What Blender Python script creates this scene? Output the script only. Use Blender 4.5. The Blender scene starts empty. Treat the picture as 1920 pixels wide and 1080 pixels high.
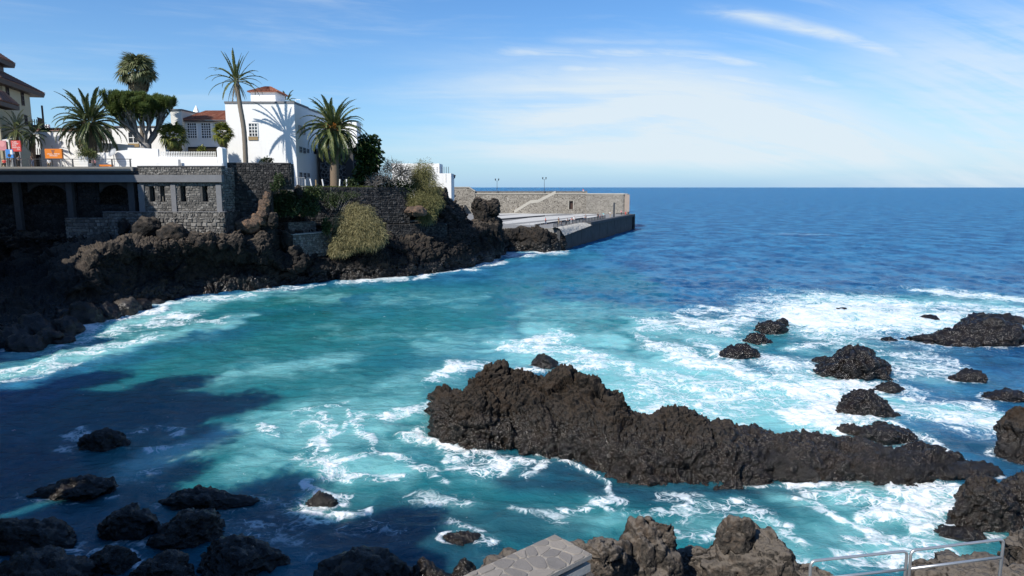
import bpy, bmesh, math, random
import numpy as np
from mathutils import Vector, Matrix, Euler

# ------------------------------------------------------------------ camera, sky, sun, exposure
S = bpy.context.scene
COL = S.collection
PI = math.pi
H = 15.0                       # camera height above the water
F = 1280.0                     # focal length in photo pixels
TILT = math.atan(189.0 / F)
CT, ST = math.cos(TILT), math.sin(TILT)

cam_d = bpy.data.cameras.new('camera')
cam_d.lens = 24.0
cam_d.sensor_width = 36.0
cam_d.clip_start = 0.1
cam_d.clip_end = 60000.0
cam = bpy.data.objects.new('camera', cam_d)
COL.objects.link(cam)
cam.location = (0, 0, H)
cam.rotation_euler = (PI / 2 - TILT, 0, 0)
S.camera = cam

SUN_AZ = math.radians(40.0)    # the sun stands behind the camera, to the left by this angle
SUN_EL = math.radians(42.0)
TO_SUN = Vector((-math.sin(SUN_AZ) * math.cos(SUN_EL), -math.cos(SUN_AZ) * math.cos(SUN_EL), math.sin(SUN_EL)))
sun_d = bpy.data.lights.new('sun', 'SUN')
sun_d.energy = 5.0
sun_d.angle = math.radians(0.5)
sun_d.color = (1.0, 0.955, 0.88)
sun = bpy.data.objects.new('sun', sun_d)
COL.objects.link(sun)
sun.location = (0, 0, 60)
sun.rotation_euler = TO_SUN.to_track_quat('Z', 'Y').to_euler()

S.view_settings.view_transform = 'Standard'
S.view_settings.look = 'None'
S.view_settings.exposure = 0.25
S.view_settings.gamma = 1.0
S.view_settings.use_curve_mapping = False
S.render.engine = 'CYCLES'
S.cycles.use_denoising = True
S.cycles.max_bounces = 6
S.cycles.diffuse_bounces = 3
S.cycles.glossy_bounces = 3
S.cycles.caustics_reflective = False
S.cycles.caustics_refractive = False


class NT:
    """Tiny expression builder on a node tree."""
    def __init__(self, tree):
        self.t = tree

    def node(self, kind, **kw):
        n = self.t.nodes.new(kind)
        for k, v in kw.items():
            setattr(n, k, v)
        return n

    def put(self, sock, v):
        if isinstance(v, X):
            v = v.s
        if isinstance(v, bpy.types.NodeSocket):
            self.t.links.new(v, sock)
        elif isinstance(v, (tuple, list)) and sock.type == 'RGBA' and len(v) == 3:
            sock.default_value = (*v, 1)
        else:
            sock.default_value = v

    def math(self, op, a, b=None, c=None, clamp=False):
        n = self.node('ShaderNodeMath', operation=op, use_clamp=clamp)
        self.put(n.inputs[0], a)
        if b is not None:
            self.put(n.inputs[1], b)
        if c is not None:
            self.put(n.inputs[2], c)
        return X(self, n.outputs[0])

    def vmath(self, op, a, b=None):
        n = self.node('ShaderNodeVectorMath', operation=op)
        self.put(n.inputs[0], a)
        if b is not None:
            self.put(n.inputs[3 if op == 'SCALE' else 1], b)
        return X(self, n.outputs['Value' if op in ('LENGTH', 'DOT_PRODUCT') else 'Vector'])

    def ss(self, v, lo, hi, a=0.0, b=1.0):
        n = self.node('ShaderNodeMapRange', interpolation_type='SMOOTHSTEP')
        for i, q in enumerate((v, lo, hi, a, b)):
            self.put(n.inputs[i], q)
        return X(self, n.outputs[0])

    def noise(self, vec, scale=1.0, detail=4.0, rough=0.55, dist=0.0, out='Fac', kind='FBM'):
        n = self.node('ShaderNodeTexNoise')
        n.noise_type = kind
        self.put(n.inputs['Vector'], vec)
        n.inputs['Scale'].default_value = scale
        n.inputs['Detail'].default_value = detail
        n.inputs['Roughness'].default_value = rough
        n.inputs['Distortion'].default_value = dist
        return X(self, n.outputs[out])

    def voro(self, vec, scale, feature='F1', out='Distance', rnd=1.0):
        n = self.node('ShaderNodeTexVoronoi', feature=feature)
        self.put(n.inputs['Vector'], vec)
        n.inputs['Scale'].default_value = scale
        n.inputs['Randomness'].default_value = rnd
        return X(self, n.outputs[out])

    def mix(self, f, a, b):
        n = self.node('ShaderNodeMix', data_type='RGBA')
        self.put(n.inputs[0], f)
        self.put(n.inputs[6], a)
        self.put(n.inputs[7], b)
        return X(self, n.outputs[2])

    def mixf(self, f, a, b):
        n = self.node('ShaderNodeMix', data_type='FLOAT')
        self.put(n.inputs[0], f)
        self.put(n.inputs[2], a)
        self.put(n.inputs[3], b)
        return X(self, n.outputs[0])

    def attr(self, name, out='Fac'):
        n = self.node('ShaderNodeAttribute', attribute_name=name)
        return X(self, n.outputs[out])

    def pos(self):
        return X(self, self.node('ShaderNodeNewGeometry').outputs['Position'])

    def sep(self, v):
        n = self.node('ShaderNodeSeparateXYZ')
        self.put(n.inputs[0], v)
        return [X(self, o) for o in n.outputs]

    def comb(self, x, y, z):
        n = self.node('ShaderNodeCombineXYZ')
        for i, q in enumerate((x, y, z)):
            self.put(n.inputs[i], q)
        return X(self, n.outputs[0])

    def bump(self, h, strength=0.5, dist=0.1):
        n = self.node('ShaderNodeBump')
        n.inputs['Strength'].default_value = strength
        n.inputs['Distance'].default_value = dist
        self.put(n.inputs['Height'], h)
        return X(self, n.outputs[0])


class X:
    def __init__(self, nt, s):
        self.n, self.s = nt, s
    def __add__(self, o): return self.n.math('ADD', self, o)
    __radd__ = __add__
    def __sub__(self, o): return self.n.math('SUBTRACT', self, o)
    def __rsub__(self, o): return self.n.math('SUBTRACT', o, self)
    def __mul__(self, o): return self.n.math('MULTIPLY', self, o)
    __rmul__ = __mul__
    def __truediv__(self, o): return self.n.math('DIVIDE', self, o)
    def __pow__(self, o): return self.n.math('POWER', self, o)
    def abs(self): return self.n.math('ABSOLUTE', self)
    def max(self, o): return self.n.math('MAXIMUM', self, o)
    def min(self, o): return self.n.math('MINIMUM', self, o)
    def clamp(self): return self.n.math('ADD', self, 0.0, clamp=True)
    def exp(self): return self.n.math('EXPONENT', self)


def make_world():
    w = bpy.data.worlds.new('World')
    S.world = w
    w.use_nodes = True
    t = w.node_tree
    t.nodes.clear()
    g = NT(t)
    out = g.node('ShaderNodeOutputWorld')
    bg = g.node('ShaderNodeBackground')
    sky = g.node('ShaderNodeTexSky', sky_type='NISHITA')
    sky.sun_disc = False
    sky.sun_elevation = SUN_EL
    sky.sun_rotation = math.atan2(TO_SUN.x, TO_SUN.y)
    sky.altitude = 0.0
    sky.air_density = 1.0
    sky.dust_density = 0.25
    sky.ozone_density = 3.0
    d = X(g, g.node('ShaderNodeTexCoord').outputs['Generated'])
    x, y, z = g.sep(d)
    az = g.math('ARCTAN2', x, y)
    el = g.math('ARCSINE', z)
    # high cirrus: long wisps that fan out and bend down towards the right, over the sea
    wob = g.noise(g.comb(az * 3.0, el * 6.0, 0.3), 1.0, 3, 0.5) - 0.5
    fine = g.noise(g.comb(az * 9.0, el * 60.0 + az * 6.0, 2.0), 1.0, 6, 0.62, 0.6)
    u = az - 0.12
    bend = el + u.max(0.0) * u.max(0.0) * 0.60 + wob * 0.020     # wisps lie along constant bend
    streak = g.noise(g.comb(az * 2.6, bend * 30.0, 5.1), 1.0, 6, 0.6, 0.35)

    def band(c, wd, a0, a1, a2, a3, amp):
        q = (bend - c) / wd
        prof = (q * q * -1.0).exp()
        win = g.ss(az, a0, a1) * g.ss(az, a2, a3, 1.0, 0.0)
        return prof * win * amp * g.ss(fine * 0.6 + streak * 0.4, 0.30, 0.62)
    # the broad white veil above the horizon
    body = g.ss(az + (streak - 0.5) * 0.3, -0.26, 0.22) * g.ss(az, 0.55, 1.2, 1.0, 0.45)
    veil = body * g.ss(el + wob * 0.03, 0.006, 0.050) * g.ss(bend + (fine - 0.5) * 0.07 + (streak - 0.5) * 0.06, 0.120, 0.225, 1.0, 0.0)
    veil = veil * (0.64 + 0.76 * g.ss(streak * 0.7 + fine * 0.3, 0.34, 0.62))
    cl = veil
    cl = cl.max(band(0.187, 0.0075, -0.05, 0.02, 0.36, 0.52, 0.80))
    cl = cl.max(band(0.202, 0.007, 0.02, 0.10, 0.20, 0.34, 0.35))
    cl = cl.max(band(0.245, 0.0085, 0.22, 0.34, 0.46, 0.56, 0.95))
    cl = cl.max(band(0.166, 0.008, 0.02, 0.10, 0.30, 0.50, 0.9))
    cl = cl.max(band(0.140, 0.008, -0.06, 0.03, 0.30, 0.50, 0.85))
    far_r = g.ss(az, 0.30, 0.62) * g.ss(el + wob * 0.05, 0.27, 0.13) * 0.80 * g.ss(streak * 0.6 + fine * 0.4, 0.24, 0.62)
    cl = cl.max(far_r)
    top = g.ss(az, -0.42, -0.28) * g.ss(az, -0.22, -0.12, 1.0, 0.0) * g.ss(el, 0.225, 0.27) * 0.62 * g.ss(fine, 0.33, 0.62)
    cl = cl.max(top)
    elsewhere = g.ss(streak, 0.48, 0.75) * 0.24 * g.ss(el, 0.02, 0.10)
    cl = cl.max(elsewhere).clamp()
    # the air itself: the deep zenith pales to a light blue near the sea
    hsv = g.node('ShaderNodeHueSaturation')
    g.put(hsv.inputs['Color'], sky.outputs[0])
    hsv.inputs['Hue'].default_value = 0.5
    hsv.inputs['Saturation'].default_value = 1.15
    hsv.inputs['Value'].default_value = 1.12
    deepen = g.node('ShaderNodeMix', data_type='RGBA', blend_type='MULTIPLY')
    deepen.inputs[0].default_value = 1.0
    g.put(deepen.inputs[6], X(g, hsv.outputs[0]))
    g.put(deepen.inputs[7], (0.53, 0.75, 0.95))       # clear trade-wind air: deeper blue than the model's
    low = (g.math('MAXIMUM', el, 0.0) * -1.0 / 0.12).exp()
    base = g.mix(low * 0.80, X(g, deepen.outputs[2]), (3.2, 4.7, 6.2))
    lowb = (g.math('MAXIMUM', el, 0.0) * -1.0 / 0.016).exp()
    base = g.mix(lowb * 0.55, base, (2.3, 3.8, 5.7))
    colr = g.mix(cl * 0.92, base, (5.3, 6.0, 6.5))
    g.put(bg.inputs['Color'], colr)
    bg.inputs['Strength'].default_value = 0.12
    t.links.new(bg.outputs[0], out.inputs[0])


make_world()

# ------------------------------------------------------------------ placing helpers


def ray(px, py):
    x, v = (px - 960.0) / F, (540.0 - py) / F
    return Vector((x, CT + v * ST, -ST + v * CT))


def P(px, py, Y):
    """World point seen at a photo pixel, on the vertical plane at distance Y."""
    d = ray(px, py)
    s = Y / d.y
    return Vector((d.x * s, Y, H + d.z * s))


def W(px, py, z=0.0):
    """World point seen at a photo pixel, on the horizontal plane at height z."""
    d = ray(px, py)
    s = (z - H) / d.z
    return Vector((d.x * s, d.y * s, z))


def tag(o, label=None, cat=None, group=None, kind=None):
    if label: o['label'] = label
    if cat: o['category'] = cat
    if group: o['group'] = group
    if kind or cat: o['kind'] = kind or 'thing'
    return o


def empty(name, loc, label=None, cat=None, group=None, rz=0.0):
    o = bpy.data.objects.new(name, None)
    COL.objects.link(o)
    o.location = loc
    o.rotation_euler = (0, 0, rz)
    o.empty_display_size = 0.3
    return tag(o, label, cat, group)


def wloc(o):
    p = Vector((0, 0, 0))
    while o is not None:
        p += o.location
        o = o.parent
    return p


def link(name, mesh, parent=None, loc=(0, 0, 0), rot=None):
    o = bpy.data.objects.new(name, mesh)
    COL.objects.link(o)
    o.parent = parent
    o.location = loc
    if rot is not None:
        o.rotation_euler = rot
    return o


def copy_tree(o, parent=None):
    c = o.copy()
    COL.objects.link(c)
    if parent is not None:
        c.parent = parent
    for ch in list(o.children):
        copy_tree(ch, c)
    return c


class MB:
    """Collects polygons; build() links them as one mesh object."""
    def __init__(self):
        self.v, self.f, self.m, self.t = [], [], [], []
        self.mi, self.tint = 0, 0.5

    def add(self, vs, fs):
        b = len(self.v)
        self.v.extend([tuple(p) for p in vs])
        for f in fs:
            self.f.append(tuple(i + b for i in f))
            self.m.append(self.mi)
            self.t.append(self.tint)

    def hexa(self, c):
        """Eight corners: bottom ring 0-3, top ring 4-7 (counter-clockwise from above)."""
        self.add(c, [(0, 3, 2, 1), (4, 5, 6, 7), (0, 1, 5, 4), (1, 2, 6, 5), (2, 3, 7, 6), (3, 0, 4, 7)])

    def box(self, lo, hi):
        x0, y0, z0 = lo
        x1, y1, z1 = hi
        self.hexa([(x0, y0, z0), (x1, y0, z0), (x1, y1, z0), (x0, y1, z0), (x0, y0, z1), (x1, y0, z1), (x1, y1, z1), (x0, y1, z1)])

    def slab(self, a, b, depth, z0, z1, off=0.0):
        """Upright slab along the ground line a-b; its front is off metres before that line, depth is behind it."""
        a, b = Vector((a[0], a[1])), Vector((b[0], b[1]))
        d = (b - a).normalized()
        n = Vector((-d.y, d.x))
        f0, f1, k0, k1 = a - n * off, b - n * off, a + n * depth, b + n * depth
        self.hexa([(f0.x, f0.y, z0), (f1.x, f1.y, z0), (k1.x, k1.y, z0), (k0.x, k0.y, z0),
                   (f0.x, f0.y, z1), (f1.x, f1.y, z1), (k1.x, k1.y, z1), (k0.x, k0.y, z1)])

    def prism(self, poly, z0, z1):
        n = len(poly)
        vs = [(p[0], p[1], z0) for p in poly] + [(p[0], p[1], z1) for p in poly]
        self.add(vs, [tuple(reversed(range(n))), tuple(range(n, 2 * n))] + [(i, (i + 1) % n, n + (i + 1) % n, n + i) for i in range(n)])

    def tube(self, pts, rad, n=6, cap=True):
        pts = [Vector(p) for p in pts]
        if not isinstance(rad, (list, tuple)):
            rad = [rad] * len(pts)
        vs, fs = [], []
        ref = None
        for i, p in enumerate(pts):
            t = (pts[min(i + 1, len(pts) - 1)] - pts[max(i - 1, 0)])
            t = t.normalized() if t.length > 1e-9 else Vector((0, 0, 1))
            if ref is None:
                ref = t.orthogonal().normalized()
            else:
                ref = (ref - t * ref.dot(t))
                ref = ref.normalized() if ref.length > 1e-6 else t.orthogonal().normalized()
            bn = t.cross(ref)
            for k in range(n):
                a = 2 * PI * k / n
                vs.append(p + (ref * math.cos(a) + bn * math.sin(a)) * rad[i])
        for i in range(len(pts) - 1):
            for k in range(n):
                k2 = (k + 1) % n
                fs.append((i * n + k, i * n + k2, (i + 1) * n + k2, (i + 1) * n + k))
        if cap:
            fs.append(tuple(reversed(range(n))))
            fs.append(tuple(range((len(pts) - 1) * n, len(pts) * n)))
        self.add(vs, fs)

    def mesh(self, name, mats, origin=(0, 0, 0), smooth=False):
        me = bpy.data.meshes.new(name)
        o = Vector(origin)
        me.from_pydata([(p[0] - o.x, p[1] - o.y, p[2] - o.z) for p in self.v], [], self.f)
        if not isinstance(mats, (list, tuple)):
            mats = [mats]
        for m in mats:
            me.materials.append(m)
        if any(self.m):
            me.polygons.foreach_set('material_index', self.m)
        at = me.attributes.new('tint', 'FLOAT', 'FACE')
        at.data.foreach_set('value', self.t)
        if smooth:
            me.polygons.foreach_set('use_smooth', [True] * len(me.polygons))
        me.update()
        return me

    def build(self, name, mats, parent=None, smooth=False, base=None, local=False):
        """World coordinates in; the object's origin is base (a thing of its own) or the parent's place."""
        if local:
            return link(name, self.mesh(name, mats, smooth=smooth), parent)
        org = wloc(parent) if parent is not None else Vector(base if base is not None else (0, 0, 0))
        return link(name, self.mesh(name, mats, org, smooth), parent, (0, 0, 0) if parent is not None else org)


def np_mesh(name, V, Fq, mat, smooth=True, attrs=None):
    """Fast mesh from numpy arrays; Fq is (n, 3) or (n, 4)."""
    me = bpy.data.meshes.new(name)
    nv, nf, k = len(V), len(Fq), Fq.shape[1]
    me.vertices.add(nv)
    me.vertices.foreach_set('co', np.ascontiguousarray(V, dtype=np.float32).ravel())
    me.loops.add(nf * k)
    me.loops.foreach_set('vertex_index', np.ascontiguousarray(Fq, dtype=np.int32).ravel())
    me.polygons.add(nf)
    me.polygons.foreach_set('loop_start', np.arange(0, nf * k, k, dtype=np.int32))
    me.polygons.foreach_set('loop_total', np.full(nf, k, dtype=np.int32))
    me.polygons.foreach_set('use_smooth', np.full(nf, smooth, dtype=bool))
    me.materials.append(mat)
    for nm, arr in (attrs or {}).items():
        a = me.attributes.new(nm, 'FLOAT', 'POINT' if len(arr) == nv else 'FACE')
        a.data.foreach_set('value', np.ascontiguousarray(arr, dtype=np.float32))
    me.update(calc_edges=True)
    return me


def grid_faces(nu, nv):
    i = np.arange(nu * nv).reshape(nu, nv)
    return np.stack([i[:-1, :-1], i[1:, :-1], i[1:, 1:], i[:-1, 1:]], -1).reshape(-1, 4)


# ------------------------------------------------------------------ numpy noise
def _hash(i, j, k, seed):
    h = (i.astype(np.uint32) * np.uint32(374761393) + j.astype(np.uint32) * np.uint32(668265263)
         + k.astype(np.uint32) * np.uint32(2147483647 & 1274126177) + np.uint32(seed * 7919 + 13))
    h = (h ^ (h >> np.uint32(13))) * np.uint32(1274126177)
    h = (h ^ (h >> np.uint32(16))) * np.uint32(2246822519)
    return h ^ (h >> np.uint32(13))


def pnoise(Q, seed=0):
    """Gradient noise in about -1..1 for points Q (n, 3)."""
    Q = np.asarray(Q, dtype=np.float32)
    fl = np.floor(Q)
    i = fl.astype(np.int64)
    f = Q - fl
    w = f * f * f * (f * (f * 6 - 15) + 10)
    res = np.zeros(len(Q), dtype=np.float32)
    for a in (0, 1):
        wx = w[:, 0] if a else 1 - w[:, 0]
        for b in (0, 1):
            wy = w[:, 1] if b else 1 - w[:, 1]
            for c in (0, 1):
                wz = w[:, 2] if c else 1 - w[:, 2]
                h = _hash(i[:, 0] + a, i[:, 1] + b, i[:, 2] + c, seed)
                gx = ((h & np.uint32(1023)).astype(np.float32) - 511.5) / 511.5
                gy = (((h >> np.uint32(10)) & np.uint32(1023)).astype(np.float32) - 511.5) / 511.5
                gz = (((h >> np.uint32(20)) & np.uint32(1023)).astype(np.float32) - 511.5) / 511.5
                res += wx * wy * wz * (gx * (f[:, 0] - a) + gy * (f[:, 1] - b) + gz * (f[:, 2] - c))
    return res * 1.25


def fbm(Q, octs=4, seed=0, gain=0.5, lac=2.03, ridged=False):
    r = np.zeros(len(Q), dtype=np.float32)
    a, s = 1.0, 1.0
    for o in range(octs):
        n = pnoise(Q * s + 17.3 * o, seed + o)
        if ridged:
            n = 1 - 2 * np.abs(n) * 1.6
        r += a * n
        a *= gain
        s *= lac
    return r


def worley(Q, seed=0):
    """Distance to the nearest and second nearest feature point."""
    Q = np.asarray(Q, dtype=np.float32)
    fl = np.floor(Q)
    i = fl.astype(np.int64)
    f = Q - fl
    d1 = np.full(len(Q), 9.0, dtype=np.float32)
    d2 = d1.copy()
    for a in (-1, 0, 1):
        for b in (-1, 0, 1):
            for c in (-1, 0, 1):
                h = _hash(i[:, 0] + a, i[:, 1] + b, i[:, 2] + c, seed)
                px = a + (h & np.uint32(1023)).astype(np.float32) / 1023 - f[:, 0]
                py = b + ((h >> np.uint32(10)) & np.uint32(1023)).astype(np.float32) / 1023 - f[:, 1]
                pz = c + ((h >> np.uint32(20)) & np.uint32(1023)).astype(np.float32) / 1023 - f[:, 2]
                d = px * px + py * py + pz * pz
                m = d < d1
                d2 = np.where(m, d1, np.minimum(d2, d))
                d1 = np.where(m, d, d1)
    return np.sqrt(d1), np.sqrt(d2)


def facets(Q, seed=0):
    """Broken-block relief: every cell is a randomly tilted plane; also the crevice measure between cells."""
    Q = np.asarray(Q, dtype=np.float32)
    fl = np.floor(Q)
    i = fl.astype(np.int64)
    f = Q - fl
    d1 = np.full(len(Q), 9.0, dtype=np.float32)
    d2 = d1.copy()
    hb = np.zeros(len(Q), dtype=np.uint32)
    dx, dy, dz = (np.zeros(len(Q), dtype=np.float32) for _ in range(3))
    for a in (-1, 0, 1):
        for b in (-1, 0, 1):
            for c in (-1, 0, 1):
                h = _hash(i[:, 0] + a, i[:, 1] + b, i[:, 2] + c, seed)
                px = a + (h & np.uint32(1023)).astype(np.float32) / 1023 - f[:, 0]
                py = b + ((h >> np.uint32(10)) & np.uint32(1023)).astype(np.float32) / 1023 - f[:, 1]
                pz = c + ((h >> np.uint32(20)) & np.uint32(1023)).astype(np.float32) / 1023 - f[:, 2]
                d = px * px + py * py + pz * pz
                m = d < d1
                d2 = np.where(m, d1, np.minimum(d2, d))
                d1 = np.where(m, d, d1)
                hb = np.where(m, h, hb)
                dx, dy, dz = np.where(m, px, dx), np.where(m, py, dy), np.where(m, pz, dz)
    h = (hb ^ (hb >> np.uint32(15))) * np.uint32(2246822519)
    h = h ^ (h >> np.uint32(13))
    g = [((h >> np.uint32(s)) & np.uint32(255)).astype(np.float32) / 127.5 - 1 for s in (0, 8, 16)]
    off = ((h >> np.uint32(24)) & np.uint32(255)).astype(np.float32) / 255 - 0.5
    return dx * g[0] + dy * g[1] + dz * g[2] + off * 0.55, np.sqrt(d2) - np.sqrt(d1)


def lava(Q, size, seed=0, fine=True):
    """Broken, creviced relief of basalt; unit amplitude, blocks of about size metres."""
    q = Q / size
    warp = np.stack([pnoise(q * 0.9 + 3.1, seed + 31), pnoise(q * 0.9 + 9.7, seed + 32), pnoise(q * 0.9 + 5.5, seed + 33)], -1)
    v, e = facets(q + warp * 0.35, seed)
    r = 0.66 * v + 1.1 * np.minimum(e, 0.22) - 0.18
    v2, e2 = facets(q * 2.6 + warp * 0.8, seed + 5)
    r += 0.33 * v2 + 0.42 * np.minimum(e2, 0.2) - 0.06
    r += 0.55 * fbm(q * 0.55, 2, seed + 9)
    if fine:
        v3, e3 = facets(q * 6.5 + warp * 1.5, seed + 8)
        r += 0.12 * v3 + 0.14 * np.minimum(e3, 0.2) + 0.07 * fbm(q * 5.0, 3, seed + 20, 0.6, ridged=True) - 0.05
    return r


random.seed(7)
RNG = np.random.default_rng(11)

# ------------------------------------------------------------------ materials
def new_mat(name):
    m = bpy.data.materials.new(name)
    m.use_nodes = True
    g = NT(m.node_tree)
    b = m.node_tree.nodes['Principled BSDF']
    return m, g, b


def plain(name, c, rough=0.7, var=0.12, scale=1.5, bump=0.0, bscale=20.0, metal=0.0, spec=0.4, tint=None, c2=None):
    """Colour with soft mottling; c2 mixes in by the per-face tint of the mesh."""
    m, g, b = new_mat(name)
    p = g.pos()
    n = g.noise(p, scale, 5, 0.6)
    k = 1.0 - var + n * (2 * var)
    col = X(g, g.node('ShaderNodeRGB').outputs[0])
    col.s.default_value = (*c, 1)
    if c2 is not None:
        col = g.mix(g.attr('tint'), c, c2)
    mul = g.node('ShaderNodeMix', data_type='RGBA', blend_type='MULTIPLY')
    mul.inputs[0].default_value = 1.0
    g.put(mul.inputs[6], col)
    g.put(mul.inputs[7], g.comb(k, k, k))
    g.put(b.inputs['Base Color'], X(g, mul.outputs[2]))
    b.inputs['Roughness'].default_value = rough
    b.inputs['Metallic'].default_value = metal
    b.inputs['Specular IOR Level'].default_value = spec
    if bump:
        g.put(b.inputs['Normal'], g.bump(g.noise(p, bscale, 5, 0.6), bump, 0.03))
    return m


def rock_mat(name, dark, light, brown, wet_top=1.4, bs=1.0, brown_amt=0.6, bstr=0.9, lit_top=None, dz=(4.5, 8.0)):
    """Basalt: dark grey with brown crusts, wet and glossy near the water."""
    m, g, b = new_mat(name)
    p = g.pos()
    x, y, z = g.sep(p)
    n1 = g.noise(p, 0.55 * bs, 6, 0.62)
    n2 = g.noise(p, 2.6 * bs, 6, 0.65)
    n3 = g.noise(p, 11.0 * bs, 5, 0.65)
    pit = g.voro(p, 4.5 * bs)
    c = g.mix(g.ss(n1 * 0.55 + n2 * 0.45, 0.40, 0.62), dark, light)
    c = g.mix(g.ss(n2 + (n1 - 0.5) * 0.8, 0.46, 0.66) * brown_amt, c, brown)
    c = g.mix(g.ss(n3, 0.42, 0.70) * 0.45, c, tuple(min(1, v * 1.7 + 0.006) for v in light))
    if lit_top is not None:                    # sunlit ledge tops, painted into the colour of upward faces
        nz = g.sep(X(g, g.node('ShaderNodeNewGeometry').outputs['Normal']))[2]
        c = g.mix(g.ss(nz + (n2 - 0.5) * 0.7, 0.45, 0.85) * g.ss(z + n1 * 1.5, dz[0], dz[1]) * 0.75, c, lit_top)
    wet = g.ss(z + (n1 - 0.5) * 1.6, wet_top * 0.45, wet_top * 1.25, 1.0, 0.0)
    c = g.mix(wet * 0.42, c, (0.008, 0.007, 0.006))
    g.put(b.inputs['Base Color'], c)
    g.put(b.inputs['Roughness'], g.mixf(wet, 0.84, 0.20) + (n3 - 0.5) * 0.30)
    g.put(b.inputs['Specular IOR Level'], g.mixf(wet, 0.24, 0.44))
    hgt = n2 * 0.9 + n3 * 0.35 + pit * 0.5 + g.noise(p, 34.0 * bs, 3, 0.6) * 0.10
    g.put(b.inputs['Normal'], g.bump(hgt, bstr, 0.16 / bs))
    return m


def masonry(name, stone1, stone2, mortar, scale=2.0, bstr=0.8, joint=0.06, squash=1.0):
    """Rubble masonry too far off to tell its stones apart."""
    m, g, b = new_mat(name)
    p = g.pos()
    q = g.comb(*[a * k for a, k in zip(g.sep(p), (1.0, 1.0, squash))])
    wv = X(g, g.node('ShaderNodeTexNoise').outputs['Color'])
    e = g.voro(q, scale, 'DISTANCE_TO_EDGE', 'Distance')
    cell = g.voro(q, scale, 'F1', 'Color')
    r, gg, bb = g.sep(cell)
    n = g.noise(p, scale * 4, 4, 0.6)
    big = g.noise(p, 0.25, 4, 0.6)
    c = g.mix(r, stone1, stone2)
    c = g.mix(g.ss(e + (n - 0.5) * 0.05, joint * 0.4, joint, 1.0, 0.0), c, mortar)
    k = 0.72 + n * 0.35 + (big - 0.5) * 0.5
    mul = g.node('ShaderNodeMix', data_type='RGBA', blend_type='MULTIPLY')
    mul.inputs[0].default_value = 1.0
    g.put(mul.inputs[6], c)
    g.put(mul.inputs[7], g.comb(k, k, k))
    g.put(b.inputs['Base Color'], X(g, mul.outputs[2]))
    b.inputs['Roughness'].default_value = 0.9
    b.inputs['Specular IOR Level'].default_value = 0.2
    g.put(b.inputs['Normal'], g.bump(e.min(0.2) * 3.0 + n * 0.3, bstr, 0.12))
    return m


def leaf_mat(name, c1, c2, c3, rough=0.5, trans=0.25):
    m, g, b = new_mat(name)
    p = g.pos()
    t = g.attr('tint')
    n = g.noise(p, 0.9, 3, 0.6)
    c = g.mix(g.ss(t, 0.0, 0.55), c1, c2)
    c = g.mix(g.ss(t + (n - 0.5) * 0.5, 0.62, 1.0), c, c3)
    g.put(b.inputs['Base Color'], c)
    b.inputs['Roughness'].default_value = rough
    b.inputs['Specular IOR Level'].default_value = 0.35
    tr = g.node('ShaderNodeBsdfTranslucent')
    g.put(tr.inputs['Color'], c)
    mx = g.node('ShaderNodeMixShader')
    mx.inputs[0].default_value = trans
    out = m.node_tree.nodes['Material Output']
    m.node_tree.links.new(b.outputs[0], mx.inputs[1])
    m.node_tree.links.new(tr.outputs[0], mx.inputs[2])
    m.node_tree.links.new(mx.outputs[0], out.inputs[0])
    return m


def glass_mat(name, c=(0.02, 0.025, 0.03)):
    m, g, b = new_mat(name)
    n = g.noise(g.pos(), 0.7, 3, 0.5)
    g.put(b.inputs['Base Color'], g.mix(n, c, tuple(v * 2.2 for v in c)))
    b.inputs['Roughness'].default_value = 0.06
    b.inputs['Specular IOR Level'].default_value = 0.6
    g.put(b.inputs['Normal'], g.bump(g.noise(g.pos(), 1.3, 2), 0.05, 0.05))
    return m


def white_mat(name, c=(0.80, 0.79, 0.76)):
    """Lime-washed render with rain streaks and patched spots."""
    m, g, b = new_mat(name)
    p = g.pos()
    x, y, z = g.sep(p)
    st = g.noise(g.comb(x * 1.6, y * 1.6, z * 0.10), 1.0, 5, 0.65)
    n = g.noise(p, 0.6, 5, 0.6)
    f = g.noise(p, 9.0, 4, 0.6)
    col = g.mix(g.ss(st, 0.54, 0.80) * 0.30, c, (0.52, 0.50, 0.45))
    col = g.mix(g.ss(n, 0.55, 0.78) * 0.16, col, (0.62, 0.60, 0.56))
    g.put(b.inputs['Base Color'], col)
    b.inputs['Roughness'].default_value = 0.85
    b.inputs['Specular IOR Level'].default_value = 0.2
    g.put(b.inputs['Normal'], g.bump(f + n * 2, 0.25, 0.02))
    return m


M = {}
M['lava_near'] = rock_mat('wet_basalt', (0.0034, 0.003, 0.0027), (0.019, 0.0145, 0.0105), (0.031, 0.0165, 0.008), 2.3, 1.3, 0.55, 1.0, lit_top=(0.046, 0.035, 0.025), dz=(0.8, 2.4))
M['lava_sea'] = rock_mat('sea_washed_basalt', (0.0032, 0.0025, 0.0022), (0.013, 0.010, 0.008), (0.022, 0.0115, 0.0065), 3.2, 1.5, 0.7, 1.0)
M['lava_cliff'] = rock_mat('cliff_basalt', (0.0042, 0.004, 0.004), (0.024, 0.0215, 0.019), (0.036, 0.024, 0.016), 2.4, 0.55, 0.55, lit_top=(0.092, 0.073, 0.055))
M['lava_dry'] = rock_mat('dry_brown_basalt', (0.014, 0.012, 0.010), (0.070, 0.060, 0.050), (0.080, 0.052, 0.034), 3.0, 1.8, 0.5, 1.0, lit_top=(0.15, 0.128, 0.105), dz=(1.0, 3.0))
M['lava_red'] = rock_mat('rusty_cliff_rock', (0.050, 0.035, 0.027), (0.15, 0.105, 0.075), (0.24, 0.125, 0.065), 0.5, 0.9, 0.7)
M['dark_stone'] = masonry('dark_rubble_masonry', (0.030, 0.030, 0.031), (0.105, 0.100, 0.095), (0.020, 0.019, 0.018), 1.9, 0.9, 0.07)
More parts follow.
